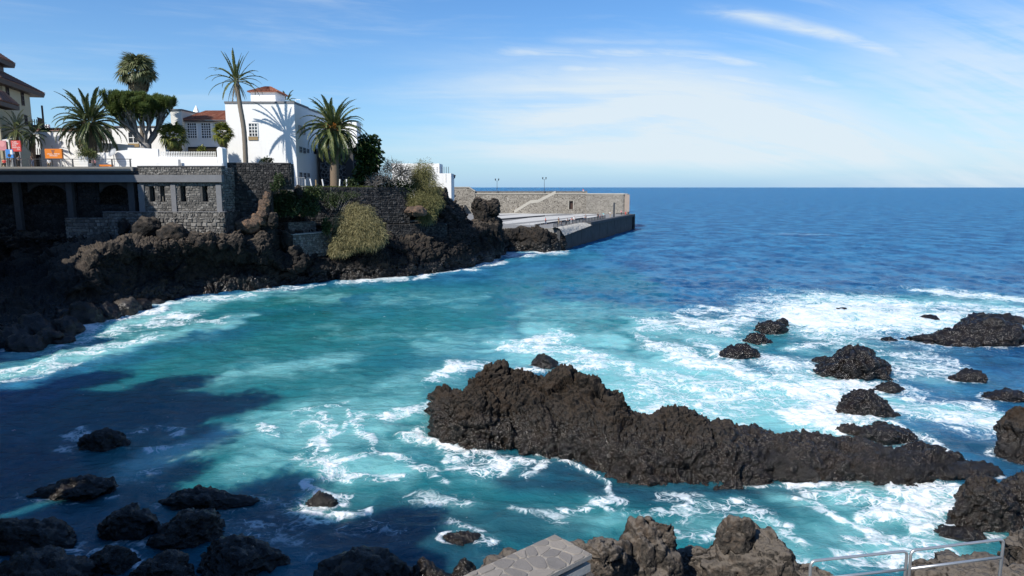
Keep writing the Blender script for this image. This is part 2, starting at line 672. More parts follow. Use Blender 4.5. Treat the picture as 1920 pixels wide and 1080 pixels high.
M['gallery_stone'] = masonry('shade_darkened_masonry', (0.012, 0.012, 0.013), (0.042, 0.040, 0.039), (0.010, 0.010, 0.009), 1.9, 0.9, 0.07)  # rubble masonry darkened further: the gallery's shade put into its colour
M['mid_stone'] = masonry('grey_rubble_masonry', (0.085, 0.080, 0.074), (0.215, 0.200, 0.182), (0.060, 0.056, 0.050), 2.0, 0.9, 0.07)
M['fort_stone'] = masonry('pale_jointed_masonry', (0.10, 0.088, 0.072), (0.29, 0.26, 0.215), (0.40, 0.365, 0.31), 2.0, 0.5, 0.09)
M['fort_block'] = masonry('coursed_grey_masonry', (0.17, 0.155, 0.13), (0.29, 0.265, 0.23), (0.36, 0.335, 0.29), 1.5, 0.5, 0.06, 1.7)
M['annex_stone'] = masonry('black_stone_pale_mortar', (0.030, 0.030, 0.032), (0.055, 0.055, 0.058), (0.24, 0.24, 0.24), 1.3, 0.4, 0.12)
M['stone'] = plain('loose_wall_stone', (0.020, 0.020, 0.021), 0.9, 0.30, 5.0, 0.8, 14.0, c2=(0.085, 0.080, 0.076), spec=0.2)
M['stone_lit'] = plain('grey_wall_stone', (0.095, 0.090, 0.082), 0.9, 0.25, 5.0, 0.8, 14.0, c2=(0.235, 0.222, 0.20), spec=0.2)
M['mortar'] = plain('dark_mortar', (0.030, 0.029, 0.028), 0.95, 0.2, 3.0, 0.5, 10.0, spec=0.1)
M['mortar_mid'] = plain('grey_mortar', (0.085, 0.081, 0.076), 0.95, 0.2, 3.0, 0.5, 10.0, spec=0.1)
M['white'] = white_mat('white_render')
M['offwhite'] = white_mat('cream_render', (0.66, 0.64, 0.58))
M['beige'] = white_mat('beige_render', (0.47, 0.42, 0.29))
M['concrete'] = plain('grey_concrete', (0.16, 0.16, 0.165), 0.85, 0.22, 1.2, 0.4, 12.0)
M['concrete_dark'] = plain('dark_concrete', (0.055, 0.055, 0.058), 0.85, 0.3, 1.2, 0.4, 12.0)
M['quay'] = plain('quay_concrete', (0.055, 0.056, 0.058), 0.8, 0.75, 0.5, 1.0, 1.6)
M['deck'] = plain('pier_asphalt', (0.205, 0.200, 0.190), 0.9, 0.18, 0.5, 0.3, 8.0)
M['deck_pale'] = plain('pale_paving', (0.47, 0.455, 0.42), 0.9, 0.15, 0.7, 0.3, 8.0)
M['cap'] = plain('pale_coping', (0.42, 0.39, 0.33), 0.9, 0.18, 1.0, 0.3, 8.0)
M['pale_cement'] = plain('weathered_cement', (0.38, 0.36, 0.32), 0.9, 0.35, 1.5, 0.8, 5.0)
M['tile_red'] = plain('terracotta_tile', (0.25, 0.080, 0.045), 0.85, 0.35, 2.5, 0.3, 9.0, c2=(0.36, 0.16, 0.10))
M['tile_brown'] = plain('weathered_tile', (0.21, 0.105, 0.075), 0.85, 0.35, 2.0, 0.3, 9.0, c2=(0.30, 0.17, 0.125))
M['brown_wood'] = plain('dark_brown_wood', (0.055, 0.030, 0.022), 0.6, 0.3, 3.0)
M['tan_wood'] = plain('tan_wood', (0.30, 0.21, 0.10), 0.7, 0.2, 3.0)
M['paint_white'] = plain('white_paint', (0.78, 0.77, 0.74), 0.5, 0.05)
M['rail_dark'] = plain('dark_painted_steel', (0.045, 0.050, 0.056), 0.5, 0.1)
M['steel'] = plain('brushed_steel', (0.52, 0.52, 0.51), 0.36, 0.10, 6.0, metal=0.75)
M['rail_grey'] = plain('grey_steel', (0.28, 0.29, 0.30), 0.5, 0.1)
M['glass'] = glass_mat('window_glass')
M['trunk'] = plain('palm_trunk', (0.17, 0.125, 0.085), 0.9, 0.35, 6.0, 0.9, 18.0)
M['trunk_grey'] = plain('grey_palm_trunk', (0.19, 0.160, 0.125), 0.9, 0.3, 6.0, 0.9, 18.0)
M['bark_grey'] = plain('silver_grey_bark', (0.20, 0.19, 0.18), 0.9, 0.3, 4.0, 0.8, 12.0)
M['twig'] = plain('dead_twig', (0.125, 0.115, 0.105), 0.9, 0.3, 4.0)
M['bark_dark'] = plain('dark_bark', (0.075, 0.055, 0.040), 0.9, 0.3, 4.0, 0.8, 12.0)
M['frond'] = leaf_mat('palm_frond_green', (0.060, 0.085, 0.028), (0.135, 0.160, 0.055), (0.32, 0.27, 0.12), 0.4)
M['frond_dark'] = leaf_mat('palm_frond_deep', (0.042, 0.062, 0.026), (0.095, 0.122, 0.046), (0.24, 0.20, 0.11), 0.4)
M['frond_dry'] = leaf_mat('dry_frond', (0.14, 0.105, 0.060), (0.23, 0.18, 0.10), (0.32, 0.26, 0.16), 0.8, 0.12)
M['fan'] = leaf_mat('fan_leaf', (0.080, 0.100, 0.045), (0.17, 0.185, 0.085), (0.34, 0.30, 0.17), 0.4)
M['fan_yellow'] = leaf_mat('yellow_fan_leaf', (0.060, 0.085, 0.016), (0.16, 0.17, 0.028), (0.34, 0.28, 0.07), 0.45)
M['dragon'] = leaf_mat('dragon_tree_leaf', (0.075, 0.110, 0.034), (0.155, 0.20, 0.06), (0.26, 0.28, 0.11), 0.45, 0.35)
M['tamarisk'] = leaf_mat('olive_feathery_leaf', (0.15, 0.135, 0.060), (0.27, 0.24, 0.115), (0.38, 0.325, 0.18), 0.8, 0.25)
M['tamarisk_green'] = leaf_mat('green_olive_feathery_leaf', (0.105, 0.105, 0.040), (0.20, 0.19, 0.075), (0.29, 0.26, 0.12), 0.8, 0.25)
M['shrub'] = leaf_mat('dark_shrub_leaf', (0.016, 0.028, 0.010), (0.040, 0.064, 0.020), (0.085, 0.110, 0.034), 0.5)
M['broad'] = leaf_mat('broad_glossy_leaf', (0.014, 0.028, 0.010), (0.038, 0.066, 0.018), (0.095, 0.150, 0.035), 0.35, 0.3)
M['grass'] = leaf_mat('wall_top_weeds', (0.050, 0.075, 0.018), (0.10, 0.14, 0.03), (0.20, 0.19, 0.07), 0.7)
M['fruit'] = plain('orange_date_cluster', (0.55, 0.20, 0.025), 0.6, 0.3, 12.0, 0.5, 30.0)
M['orange'] = plain('orange_panel', (0.68, 0.20, 0.020), 0.5, 0.06)
M['red'] = plain('red_panel', (0.60, 0.070, 0.060), 0.5, 0.06)
M['pink'] = plain('pink_panel', (0.55, 0.22, 0.24), 0.5, 0.15, 4.0)
M['blue'] = plain('blue_panel', (0.06, 0.24, 0.60), 0.5, 0.06)
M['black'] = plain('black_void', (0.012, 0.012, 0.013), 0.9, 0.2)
M['ground'] = plain('terrace_paving', (0.22, 0.21, 0.19), 0.9, 0.2, 0.6, 0.3, 6.0)
M['earth'] = plain('brown_earth', (0.10, 0.075, 0.050), 0.95, 0.35, 0.8, 0.8, 4.0)
M['flag'] = plain('slate_flagstone', (0.165, 0.150, 0.135), 0.75, 0.25, 5.0, 0.5, 30.0, c2=(0.245, 0.215, 0.182))
M['joint'] = plain('pale_joint_mortar', (0.30, 0.272, 0.235), 0.9, 0.18, 8.0, 0.6, 40.0)
M['dish'] = plain('grey_dish', (0.33, 0.34, 0.35), 0.5, 0.05)
for nm, c in dict(skin=(0.48, 0.27, 0.18), hair=(0.035, 0.024, 0.018), cloth_white=(0.72, 0.72, 0.70), cloth_red=(0.62, 0.045, 0.040),
                  cloth_blue=(0.07, 0.17, 0.42), cloth_dark=(0.030, 0.032, 0.040), cloth_teal=(0.18, 0.55, 0.55), cloth_grey=(0.25, 0.25, 0.26),
                  cloth_pink=(0.66, 0.30, 0.30), cloth_denim=(0.085, 0.115, 0.19), cloth_khaki=(0.33, 0.27, 0.18)).items():
    M[nm] = plain(nm, c, 0.8 if nm != 'skin' else 0.55, 0.1, 9.0)

# ------------------------------------------------------------------ rock builders
ROCK_PRINTS = []      # (x, y, rx, ry, foam) water-line prints of rocks, for the foam round them
_ICO = {}


def ico(sub):
    if sub not in _ICO:
        bm = bmesh.new()
        bmesh.ops.create_icosphere(bm, subdivisions=sub, radius=1.0)
        bm.verts.ensure_lookup_table()
        V = np.array([v.co[:] for v in bm.verts], dtype=np.float32)
        Fq = np.array([[v.index for v in f.verts] for f in bm.faces], dtype=np.int32)
        bm.free()
        _ICO[sub] = (V, Fq)
    return _ICO[sub]


def vnormals(V, Fq):
    a = V[Fq[:, 1]] - V[Fq[:, 0]]
    b = V[Fq[:, 2]] - V[Fq[:, 0]]
    n = np.cross(a, b)
    N = np.zeros_like(V)
    for k in range(Fq.shape[1]):
        for d in range(3):
            N[:, d] += np.bincount(Fq[:, k], n[:, d], len(V))
    return N / np.maximum(np.linalg.norm(N, axis=1, keepdims=True), 1e-9)


def lump(c, r, seed, sub=5, rough=0.30, size=None, prof=None, blocky=0.0):
    """One lump of lava: an ellipsoid at c with radii r, roughened; prof scales the height from its left to its right."""
    V0, Fq = ico(sub)
    V = V0.copy()
    rr = np.array(r, dtype=np.float32)
    q = V * rr + np.array(c, dtype=np.float32) + seed * 3.7
    big = fbm(V * 1.3 + seed * 5.1, 3, seed)
    V = V * (1 + 0.26 * big)[:, None]
    if blocky:                            # broken along a few flat planes
        rg = np.random.default_rng(seed)
        for _ in range(9):
            n_ = rg.normal(size=3)
            n_ /= np.linalg.norm(n_)
            dd = V @ n_.astype(np.float32)
            lim = rg.uniform(0.58, 0.85)
            V = V - np.where(dd > lim, (dd - lim) * blocky, 0)[:, None] * n_.astype(np.float32)
    if prof is not None:
        s = np.interp(V[:, 0], np.linspace(-1, 1, len(prof)), prof)
        V[:, 2] = np.where(V[:, 2] > 0, V[:, 2] * s, V[:, 2])
    Wd = V * rr
    N = vnormals(Wd, Fq)
    m = float(min(rr[0], rr[1], max(rr[2], 0.5 * rr[0])))
    sz = size or max(0.30, m * 0.50)
    Wd = Wd + N * (lava(q, sz, seed) * rough * sz)[:, None]
    return Wd + np.array(c, dtype=np.float32), Fq


def rock(px0, px1, ybase, ytop, label, mat='lava_sea', seed=None, sub=5, depth=0.8, prof=None, rough=0.34, size=None, z0=0.0, name='sea_rock',
         cat='rock', group='lava rocks in the water', foam=0.6, sink=0.45, Y=None):
    """A rock standing in the water; photo pixels give its width, waterline and height."""
    seed = seed if seed is not None else int(px0 * 7 + ybase)
    pxc = (px0 + px1) / 2
    a = W(pxc, ybase, z0)
    w = (px1 - px0) / F * (a - Vector((0, 0, H))).length * 0.5
    d = w * depth
    Yc = a.y + d * 0.85
    top = P(pxc, ytop, Yc).z
    c = P(pxc, ybase, Yc)
    hz = max(top - z0, 0.12)
    base = Vector((c.x, Yc, z0))
    kk = 0.94 if (ybase > 860 and px1 < 600) else 1.03
    V, Fq = lump(base, (w * kk, d * kk, hz * (kk * 0.9)), seed, sub, rough, size, prof, 0.55)
    low = V[:, 2] < z0
    V[low, 2] = z0 + (V[low, 2] - z0) * max(sink / hz, 1.0) * 1.2
    V -= np.array(base, dtype=np.float32)
    me = np_mesh(name, V, Fq, M[mat])
    o = link(name, me, None, base)
    tag(o, label, cat, group)
    if foam:
        ROCK_PRINTS.append((base.x, base.y, w, d, foam))
    return o


def catmull(A, n):
    """Resample control rows A (k, ..) to n rows along a Catmull-Rom curve."""
    k = len(A)
    t = np.linspace(0, k - 1, n)
    i = np.clip(np.floor(t).astype(int), 0, k - 2)
    f = (t - i).reshape((-1,) + (1,) * (A.ndim - 1))
    p0, p1, p2, p3 = A[np.maximum(i - 1, 0)], A[i], A[i + 1], A[np.minimum(i + 2, k - 1)]
    return 0.5 * ((2 * p1) + (-p0 + p2) * f + (2 * p0 - 5 * p1 + 4 * p2 - p3) * f ** 2 + (-p0 + 3 * p1 - 3 * p2 + p3) * f ** 3)


def loft(ctrl, nu, nv, disp):
    """Surface through control points ctrl (columns, levels, 3); disp(points) gives the relief along the normal."""
    A = np.array(ctrl, dtype=np.float64)
    A = catmull(A, nu)
    A = np.swapaxes(catmull(np.swapaxes(A, 0, 1), nv), 0, 1)
    V = A.reshape(-1, 3).astype(np.float32)
    Fq = grid_faces(nu, nv)
    N = vnormals(V, Fq)
    if N[:, 1].mean() > 0 and N[:, 2].mean() < 0:
        N = -N
        Fq = Fq[:, ::-1]
    return V + N * disp(V)[:, None], Fq


# ------------------------------------------------------------------ land: promenade, off-frame buildings, terraces, cliff
def lerp_tab(tab, x):
    return float(np.interp(x, [t[0] for t in tab], [t[1] for t in tab]))


mb = MB()   # the promenade that the photographer stands on, below and behind the frame
mb.prism([(-18, -60), (60, -60), (60, 6.5), (20, 6.8), (0, 6.4), (-6, 5.5), (-18, 4)], -2, 8.6)
tag(mb.build('promenade', M['ground'], base=(0, 0, 8.6)), kind='structure')
mb = MB()
mb.prism([(-100, -60), (-18, -60), (-18, 4), (-16.5, 13.5), (-24, 18.5), (-29.5, 20), (-30, 33.5), (-36, 38.5), (-50, 39.5), (-56, 44), (-58.5, 48), (-66, 68), (-78, 90), (-80, 100), (-140, 100), (-140, -60)], -2, 6.5)
tag(mb.build('shore_ground', M['ground'], base=(-60, 0, 6.5)), kind='structure')


def block(name, poly, z0, z1, label, mat):
    root = empty(name, (poly[0][0], poly[0][1], z0), label, 'building')
    mb = MB()
    mb.prism(poly, z0, z1)
    mb.build('wall', M[mat], root)
    mb = MB()
    cx, cy = sum(p[0] for p in poly) / len(poly), sum(p[1] for p in poly) / len(poly)
    mb.prism([(cx + (p[0] - cx) * 0.96, cy + (p[1] - cy) * 0.96) for p in poly], z1 + 0.002, z1 + 0.25)
    mb.build('roof', M['concrete'], root)
    rr = random.Random(int(z1 * 10 + cx))
    for i in range(5 if cx < -65 else 0):   # roof boxes added to break up the straight shadow edge
        k = rr.uniform(0, len(poly))
        p, q = Vector(poly[int(k)]), Vector(poly[(int(k) + 1) % len(poly)])
        e = p.lerp(q, k % 1)
        e = Vector((cx, cy)) + (e - Vector((cx, cy))) * 0.94
        s, h = rr.uniform(0.5, 1.8), rr.uniform(0.6, 1.7)
        mb = MB()
        mb.box((e.x - s, e.y - s, z1 + 0.252), (e.x + s, e.y + s, z1 + h))
        mb.build('shadow_edge_box' if s > 1.1 else 'chimney', M[mat], root)  # both names stand for boxes added to roughen the shadow


block('apartment_building', [(-62, 17), (-34.3, 17), (-34.3, 30), (-37, 32), (-62, 33)], 6.5, 20.0, 'apartment block beside the bay that shades the near water', 'offwhite')
block('apartment_building', [(-34.0, -15), (-17, -15), (-16.9, 9.2), (-22.5, 12.4), (-34.0, 16.6)], 6.5, 20.0, 'apartment block next to the viewpoint that shades the near boulders', 'beige')
block('apartment_building', [(-90, 40), (-58.5, 40), (-57, 45), (-63.5, 66), (-71, 74), (-90, 74)], 6.5, 22.5, 'long building on the shore that shades the inner cliff', 'offwhite')
block('apartment_tower', [(-90, 74.01), (-71, 74.01), (-66, 85.8), (-90, 85.8)], 6.5, 33.5, 'tall block on the shore that shades the terrace gallery', 'offwhite')

mb = MB()   # paved terrace behind the sea wall, and its slab over the gallery
mb.prism([(-160, 106.5), (-54.0, 106.5), (-53.6, 101.2), (-43.2, 101.2), (-43.2, 117.0), (-50, 119), (-52, 240), (-260, 240), (-260, 106.5)], 6.0, 17.9)
mb.prism([(-160, 99.3), (-54.4, 99.3), (-54.4, 106.49), (-160, 106.49)], 17.3, 17.9)
tag(mb.build('terrace_ground', M['ground'], base=(-100, 110, 17.9)), kind='structure')
mb = MB()   # garden below the white house, stepping down to the pier
mb.prism([(-43.1, 105.2), (-38.6, 105.2), (-38.4, 114), (-24, 121.6), (-22, 135), (-26, 150), (-34, 250), (-51.9, 250), (-49.8, 119.2), (-43.1, 117.2)], 3.0, 14.75)
tag(mb.build('garden_ground', M['earth'], base=(-30, 130, 14.75)), kind='structure')

# the cliff, traced as five level lines from the water up; columns run from left to right
CLIFF_PX = [-260, -120, -40, 0, 50, 100, 150, 190, 230, 265, 300, 340, 380, 430, 465, 500, 530, 560, 590, 620, 650, 680, 710, 740, 770, 800, 822, 845, 862, 880, 900, 915, 930, 942, 952]
T0 = [(-260, 735), (-120, 690), (0, 662), (50, 640), (100, 618), (150, 604), (230, 580), (300, 564), (380, 551), (430, 547), (500, 542), (560, 534), (620, 527), (680, 523), (740, 519), (800, 514), (850, 507), (880, 500), (915, 491), (935, 481), (952, 476)]
T1 = [(-260, 600), (0, 585), (100, 555), (150, 505), (190, 470), (230, 462), (265, 470), (300, 462), (340, 452), (380, 455), (430, 462), (465, 462), (500, 470), (530, 505), (560, 492), (590, 482), (620, 484), (650, 478), (680, 470), (740, 458), (800, 447), (845, 440), (880, 437), (915, 432), (935, 440), (952, 462)]
T2 = [(-260, 520), (0, 505), (100, 470), (150, 448), (230, 441), (300, 440), (380, 437), (430, 436), (465, 432), (500, 430), (530, 446), (560, 452), (590, 462), (620, 462), (680, 450), (740, 440), (800, 428), (845, 420), (880, 424), (915, 420), (935, 430), (952, 458)]
T3 = [(-260, 440), (0, 440), (150, 440), (230, 440), (380, 437), (430, 432), (465, 405), (500, 398), (530, 405), (560, 404), (620, 400), (680, 398), (740, 386), (780, 372), (800, 366), (822, 366), (845, 379), (862, 402), (875, 424), (915, 420), (935, 430), (952, 458)]
Y2T = [(-260, 92), (0, 96), (150, 97), (300, 98.2), (400, 98.8), (430, 101), (500, 106), (560, 110), (620, 114.5), (680, 118), (740, 122), (800, 127), (850, 131), (880, 138), (915, 146), (935, 153), (952, 158)]
REC = [(-260, 0), (100, 0.5), (150, 2.4), (200, 3.4), (270, 3.4), (305, 0.6), (335, 0.4), (360, 3.2), (430, 3.0), (475, 1.4), (500, 1.6), (530, 3.2), (565, 3.0), (595, 0.2), (620, -0.8), (952, -0.9)]
ctrl = []
for px in CLIFF_PX:
    w0 = W(px, lerp_tab(T0, px))
    Y2 = lerp_tab(Y2T, px)
    dy1 = min(4.6, (Y2 - w0.y) * 0.45)
    if px < 300:
        dy1 = (Y2 - w0.y) * lerp_tab([(-260, .3), (100, .3), (200, .42), (300, .45)], px)
    p1 = P(px, lerp_tab(T1, px), w0.y + dy1)
    p2 = P(px, lerp_tab(T2, px), Y2)
    p3 = P(px, lerp_tab(T3, px), Y2 + 3.2)
    rec = lerp_tab(REC, px)               # sea caves: the face steps back under the lip of the ledge
    if rec > 0:
        p1 = p1 + (P(px, lerp_tab(T1, px), p1.y - min(2.2, rec * 0.8)) - p1)
    mid = (w0 + p1) * 0.5 + Vector((0, rec, 0.2))
    out = (Vector((w0.x, w0.y, 0)) - Vector((0, 0, 0))).normalized()
    below = w0 - out * 0.3 + Vector((0, 0, -3.0))
    b4 = p3 + Vector((0, 7.0, 0.1))
    ctrl.append([below[:], w0[:], mid[:], p1[:], p2[:], p3[:], b4[:]])


def cliff_disp(V):
    z = V[:, 2]
    big = fbm(V / np.array([6.5, 6.5, 5.0], dtype=np.float32), 3, 40) * 1.9
    lav = lava(V, 2.6, 41, True) * 1.35
    sm = lava(V + 31.7, 0.9, 43, False) * 0.34
    d = big + lav + sm + 0.08 * fbm(V * 3.2, 2, 44)
    return d * np.clip((z + 3.5) / 3.0, 0.35, 1.0) * 0.80


CLIFF_COLS = [(px, [(lerp_tab(T0, px), c[1][1]), (lerp_tab(T1, px), c[3][1]), (lerp_tab(T2, px), c[4][1]), (lerp_tab(T3, px), c[5][1])]) for px, c in zip(CLIFF_PX, ctrl)]


def cliffY(px, py):
    """Distance of the cliff face under a photo pixel (before its relief)."""
    ys = []
    for _, lv in CLIFF_COLS:
        lv = sorted(lv)
        ys.append(np.interp(py, [p for p, _ in lv], [y for _, y in lv]))
    return float(np.interp(px, [p for p, _ in CLIFF_COLS], ys))


V, Fq = loft(ctrl, 1150, 250, cliff_disp)
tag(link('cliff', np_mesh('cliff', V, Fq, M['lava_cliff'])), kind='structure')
CLIFF_V = V

# the rock pillar with two humps at the end of the cliff
def lumps_rock(name, specs, mat, label, cat='rock', group=None, rough=0.4, size=1.2, sub=5):
    Vs, Fs, n = [], [], 0
    for i, (px, py, rx, ry, Y, dp) in enumerate(specs):
        c = P(px, py, Y)
        k = (c - Vector((0, 0, H))).length / F
        v, f = lump(c, (rx * k, rx * k * dp, ry * k), 60 + i * 3 + int(px), sub, rough, size)
        Vs.append(v)
        Fs.append(f + n)
        n += len(v)
    V = np.concatenate(Vs)
    base = V.mean(0)
    base[2] = V[:, 2].min()
    o = link(name, np_mesh(name, V - base, np.concatenate(Fs), M[mat]), None, base.tolist())
    return tag(o, label, cat, group)


lumps_rock('rock_pillar', [(905, 402, 17, 28, 146, 1.0), (898, 384, 13, 13, 146, 1.0), (923, 391, 15, 15, 146, 1.0), (912, 425, 26, 26, 147, 0.9), (893, 448, 26, 38, 142, 0.8), (922, 455, 22, 42, 145, 0.8)],
           'lava_cliff', 'tall two-humped lava pillar at the end of the cliff in front of the pier', rough=0.42, size=1.3)

# ------------------------------------------------------------------ the big rock and its companions
BR = [  # px, waterline y, crest y, setback of the crest
    (806, 800, 762, 1.4), (830, 826, 738, 2.2), (862, 842, 728, 3.0), (885, 847, 706, 3.6), (915, 850, 684, 4.4), (960, 852, 692, 5.0), (1000, 860, 698, 5.4), (1050, 868, 700, 5.6), (1100, 884, 710, 5.6), (1150, 899, 736, 5.2), (1190, 906, 772, 4.4),
    (1235, 911, 776, 4.2), (1290, 914, 768, 4.4), (1330, 915, 800, 4.0), (1400, 914, 812, 3.7), (1480, 908, 819, 3.4), (1560, 905, 828, 3.2), (1620, 908, 836, 3.0), (1680, 916, 850, 2.7), (1730, 918, 866, 2.2), (1775, 908, 882, 1.6), (1800, 900, 888, 1.2)]
ctrl = []
for px, yw, yc, sb in BR:
    w0 = W(px, yw)
    c = P(px, yc, w0.y + sb)
    f1 = w0 * 0.62 + c * 0.38 + Vector((0, -0.42, 0.32))
    f2 = w0 * 0.25 + c * 0.75 + Vector((0, -0.35, 0.30))
    back = Vector((c.x * 1.03, c.y + max(sb * 0.55, 1.0), -0.4))
    bmid = c * 0.45 + back * 0.55 + Vector((0, 0.7, 0.45))
    ctrl.append([(w0 + Vector((0, -0.5, -1.6)))[:], (w0 + Vector((0, 0, -0.15)))[:], f1[:], f2[:], c[:], bmid[:], (back + Vector((0, 1.0, -1.0)))[:]])


def big_disp(V):
    d = fbm(V / 2.6, 3, 50) * 0.55 + lava(V, 1.6, 51, True) * 0.84 + lava(V + 9.3, 0.6, 52, True) * 0.22
    ease = 1 - 0.22 * np.clip((V[:, 0] - 5.0) / 8.0, 0, 1)     # worn smoother towards its low right end
    return d * np.clip((V[:, 2] + 1.1) / 1.3, 0.12, 1.0) * 0.82 * ease


V, Fq = loft(ctrl, 860, 250, big_disp)
base = np.array([4.5, 36.0, 0.0])
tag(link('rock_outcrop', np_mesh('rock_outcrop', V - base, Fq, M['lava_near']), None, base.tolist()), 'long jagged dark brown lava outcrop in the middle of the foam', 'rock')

RK = [
    # px0, px1, waterline, top, label, depth, profile, sub
    (993, 1050, 692, 660, 'small round black rock in the foam just behind the long outcrop', 0.8, [.8, 1, 1, .9], 5),
    (1348, 1426, 674, 644, 'flat black rock nearest the churning foam, lowest of the line of three', 0.6, [.6, 1, .95, .5], 5),
    (1393, 1444, 646, 622, 'pointed black rock in the middle of the line of three', 0.7, [.4, 1, .8, .4], 5),
    (1412, 1476, 627, 597, 'black rock with a spur beside the whitest breaking wave', 0.7, [.7, 1, .9, .5], 5),
    (1455, 1478, 612, 594, 'thin dark rock at the left end of the breaking wave', 0.8, None, 4),
    (1532, 1668, 713, 646, 'large rounded black rock with wet glints among the right-hand rocks', 0.75, [.55, .95, 1, .9, .7], 6),
    (1526, 1562, 681, 664, 'low black rock touching the left of the large rounded one', 0.7, None, 4),
    (1712, 1930, 648, 600, 'broad flat black reef at the right edge of the picture', 0.42, [.25, .35, .7, 1, .95, .9], 6),
    (1818, 1915, 612, 586, 'jagged black rock capping the broad reef', 0.6, [.9, 1, .8, .5], 5),
    (1786, 1841, 718, 690, 'small black rock alone in the streaked water below the reef', 0.7, [.6, 1, .7], 5),
    (1563, 1672, 784, 724, 'ragged black rock stepping down to the white wave behind the outcrop', 0.6, [.4, .8, 1, .9, .6], 6),
    (1640, 1692, 737, 712, 'low black rock between the large rounded one and the ragged one', 0.6, [.6, 1, .7], 5),
    (1574, 1618, 816, 795, 'small dark dome at the crest of the outcrop beside the white wave', 0.7, None, 5),
    (1612, 1720, 832, 790, 'wet black hump joining the outcrop to the ragged rock', 0.6, [.7, 1, .8, .6], 5),
    (1690, 1760, 850, 828, 'low wet black rock in the dark blue runnel', 0.5, None, 5),
    (1850, 1918, 754, 724, 'black rock with a sloping left side at the right edge', 0.7, [.3, .7, 1, 1], 5),
    (1880, 1990, 872, 738, 'tall dark brown rock face cut off by the right edge', 0.7, [.85, 1, 1, .8], 6),
    (1726, 1757, 600, 590, 'tiny black rock tip in the foam left of the reef', 0.7, None, 4),
    (1568, 1588, 583, 575, 'tiny black rock tip inside the breaking wave', 0.7, None, 4),
    (1656, 1682, 641, 631, 'tiny black rock tip above the large rounded rock', 0.7, None, 4),
    (1786, 1900, 1000, 880, 'tall dark wet rock at the right end of the channel', 0.75, [.6, .95, 1, .9], 6),
    (1880, 2000, 990, 870, 'dark rock wall behind the railing at the right edge', 0.8, [.8, .9, 1, 1], 6),
    (1740, 1800, 870, 848, 'low black rock at the tip of the long outcrop', 0.6, None, 5),
    (1770, 1860, 900, 862, 'black rock bridging the outcrop and the right-hand wall', 0.6, [.5, 1, .8], 5),
    (1762, 1840, 1016, 988, 'flat wet black rock under the foam just behind the railing', 0.6, [.6, 1, .9], 5),
    # in the shade of the near houses
    (158, 240, 845, 803, 'black boulder alone in the dark blue shade with foam at both sides', 0.7, [.5, 1, .9, .5], 5),
    (60, 214, 940, 888, 'long black boulder rising to the right in the shade', 0.5, [.15, .45, .9, .85, .7], 5),
    (314, 478, 958, 906, 'long flat black boulder with a hump to the left at the edge of the shade', 0.45, [.7, 1, .75, .5, .4], 5),
    (188, 304, 1018, 938, 'rounded black boulder left of centre in the shaded group', 0.7, [.6, .95, 1, .8], 5),
    (284, 424, 1030, 946, 'sloping black boulder behind the largest one in the shaded group', 0.7, [.5, .8, 1, .9], 5),
    (-20, 136, 1045, 968, 'wide black boulder at the left edge of the shaded group', 0.6, [.8, 1, .9, .7], 5),
    (164, 254, 1080, 1014, 'black boulder with foam on its left shoulder', 0.7, [.5, .9, 1, .8], 5),
    (374, 544, 1092, 1004, 'large black boulder at the bottom of the shaded group', 0.7, [.7, 1, .85, .8, .5], 5),
    (240, 376, 1120, 1034, 'black boulder cut by the bottom edge, between two larger ones', 0.7, [.7, 1, .9], 5),
    (-30, 172, 1130, 1028, 'black boulder in the bottom left corner', 0.7, [.9, 1, .9, .6], 5),
    (598, 776, 1130, 1014, 'broad black boulder at the bottom edge left of the paved wall', 0.7, [.4, .8, 1, .95, .5], 5),
    (760, 840, 1125, 1052, 'low black boulder beside the broad one at the bottom edge', 0.7, None, 5),
    (842, 900, 1110, 1038, 'pointed black boulder by the paved wall', 0.7, [.5, 1, .7], 5),
    (576, 634, 955, 924, 'small brown rock half in the sun with foam round it', 0.7, [.7, 1, .9], 5),
    (826, 900, 1022, 1000, 'sunken dark rock just breaking the surface left of the paved wall', 0.6, None, 5),
]
for i, (a, b, yw, yt, lab, dp, pf, sub) in enumerate(RK):
    near = yw > 800
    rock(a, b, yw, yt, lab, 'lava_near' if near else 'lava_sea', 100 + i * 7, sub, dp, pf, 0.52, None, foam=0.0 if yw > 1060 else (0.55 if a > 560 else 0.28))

SH = [  # boulders along the foot of the inner cliff
    (60, 118, 648, 612), (96, 150, 632, 588), (128, 192, 614, 562), (150, 190, 611, 580), (176, 222, 604, 566), (206, 262, 592, 556), (240, 282, 582, 556), (20, 78, 662, 622), (90, 136, 646, 626),
    (30, 100, 640, 590), (96, 140, 610, 574), (136, 176, 586, 552), (190, 232, 574, 540), (232, 280, 566, 536), (0, 60, 648, 600), (270, 304, 572, 556), (186, 214, 600, 588), (206, 232, 598, 588)]
SHL = ['wet black boulder under the dark inner cliff, {}']
SHW = ['third from the left', 'sixth from the left', 'with the tallest face', 'low, against the foam', 'just left of the tan stones', 'beside the tan stone slope', 'rightmost but one', 'second from the left', 'lowest and flat', 'set back behind the second',
       'set back behind the tallest', 'up against the cliff base', 'highest above the tan stones', 'up at the right under the overhang', 'at the picture edge', 'rightmost of the row', 'tiny, washed by foam', 'tiny, tan and washed by foam']
for i, (a, b, yw, yt) in enumerate(SH):
    rock(a, b, yw, yt, SHL[0].format(SHW[i]), 'lava_sea' if i not in (5, 16, 17) else 'lava_dry', 400 + i, 4, 0.9, None, 0.45, group='boulders under the inner cliff', name='shore_boulder', cat='boulder', foam=0.35)

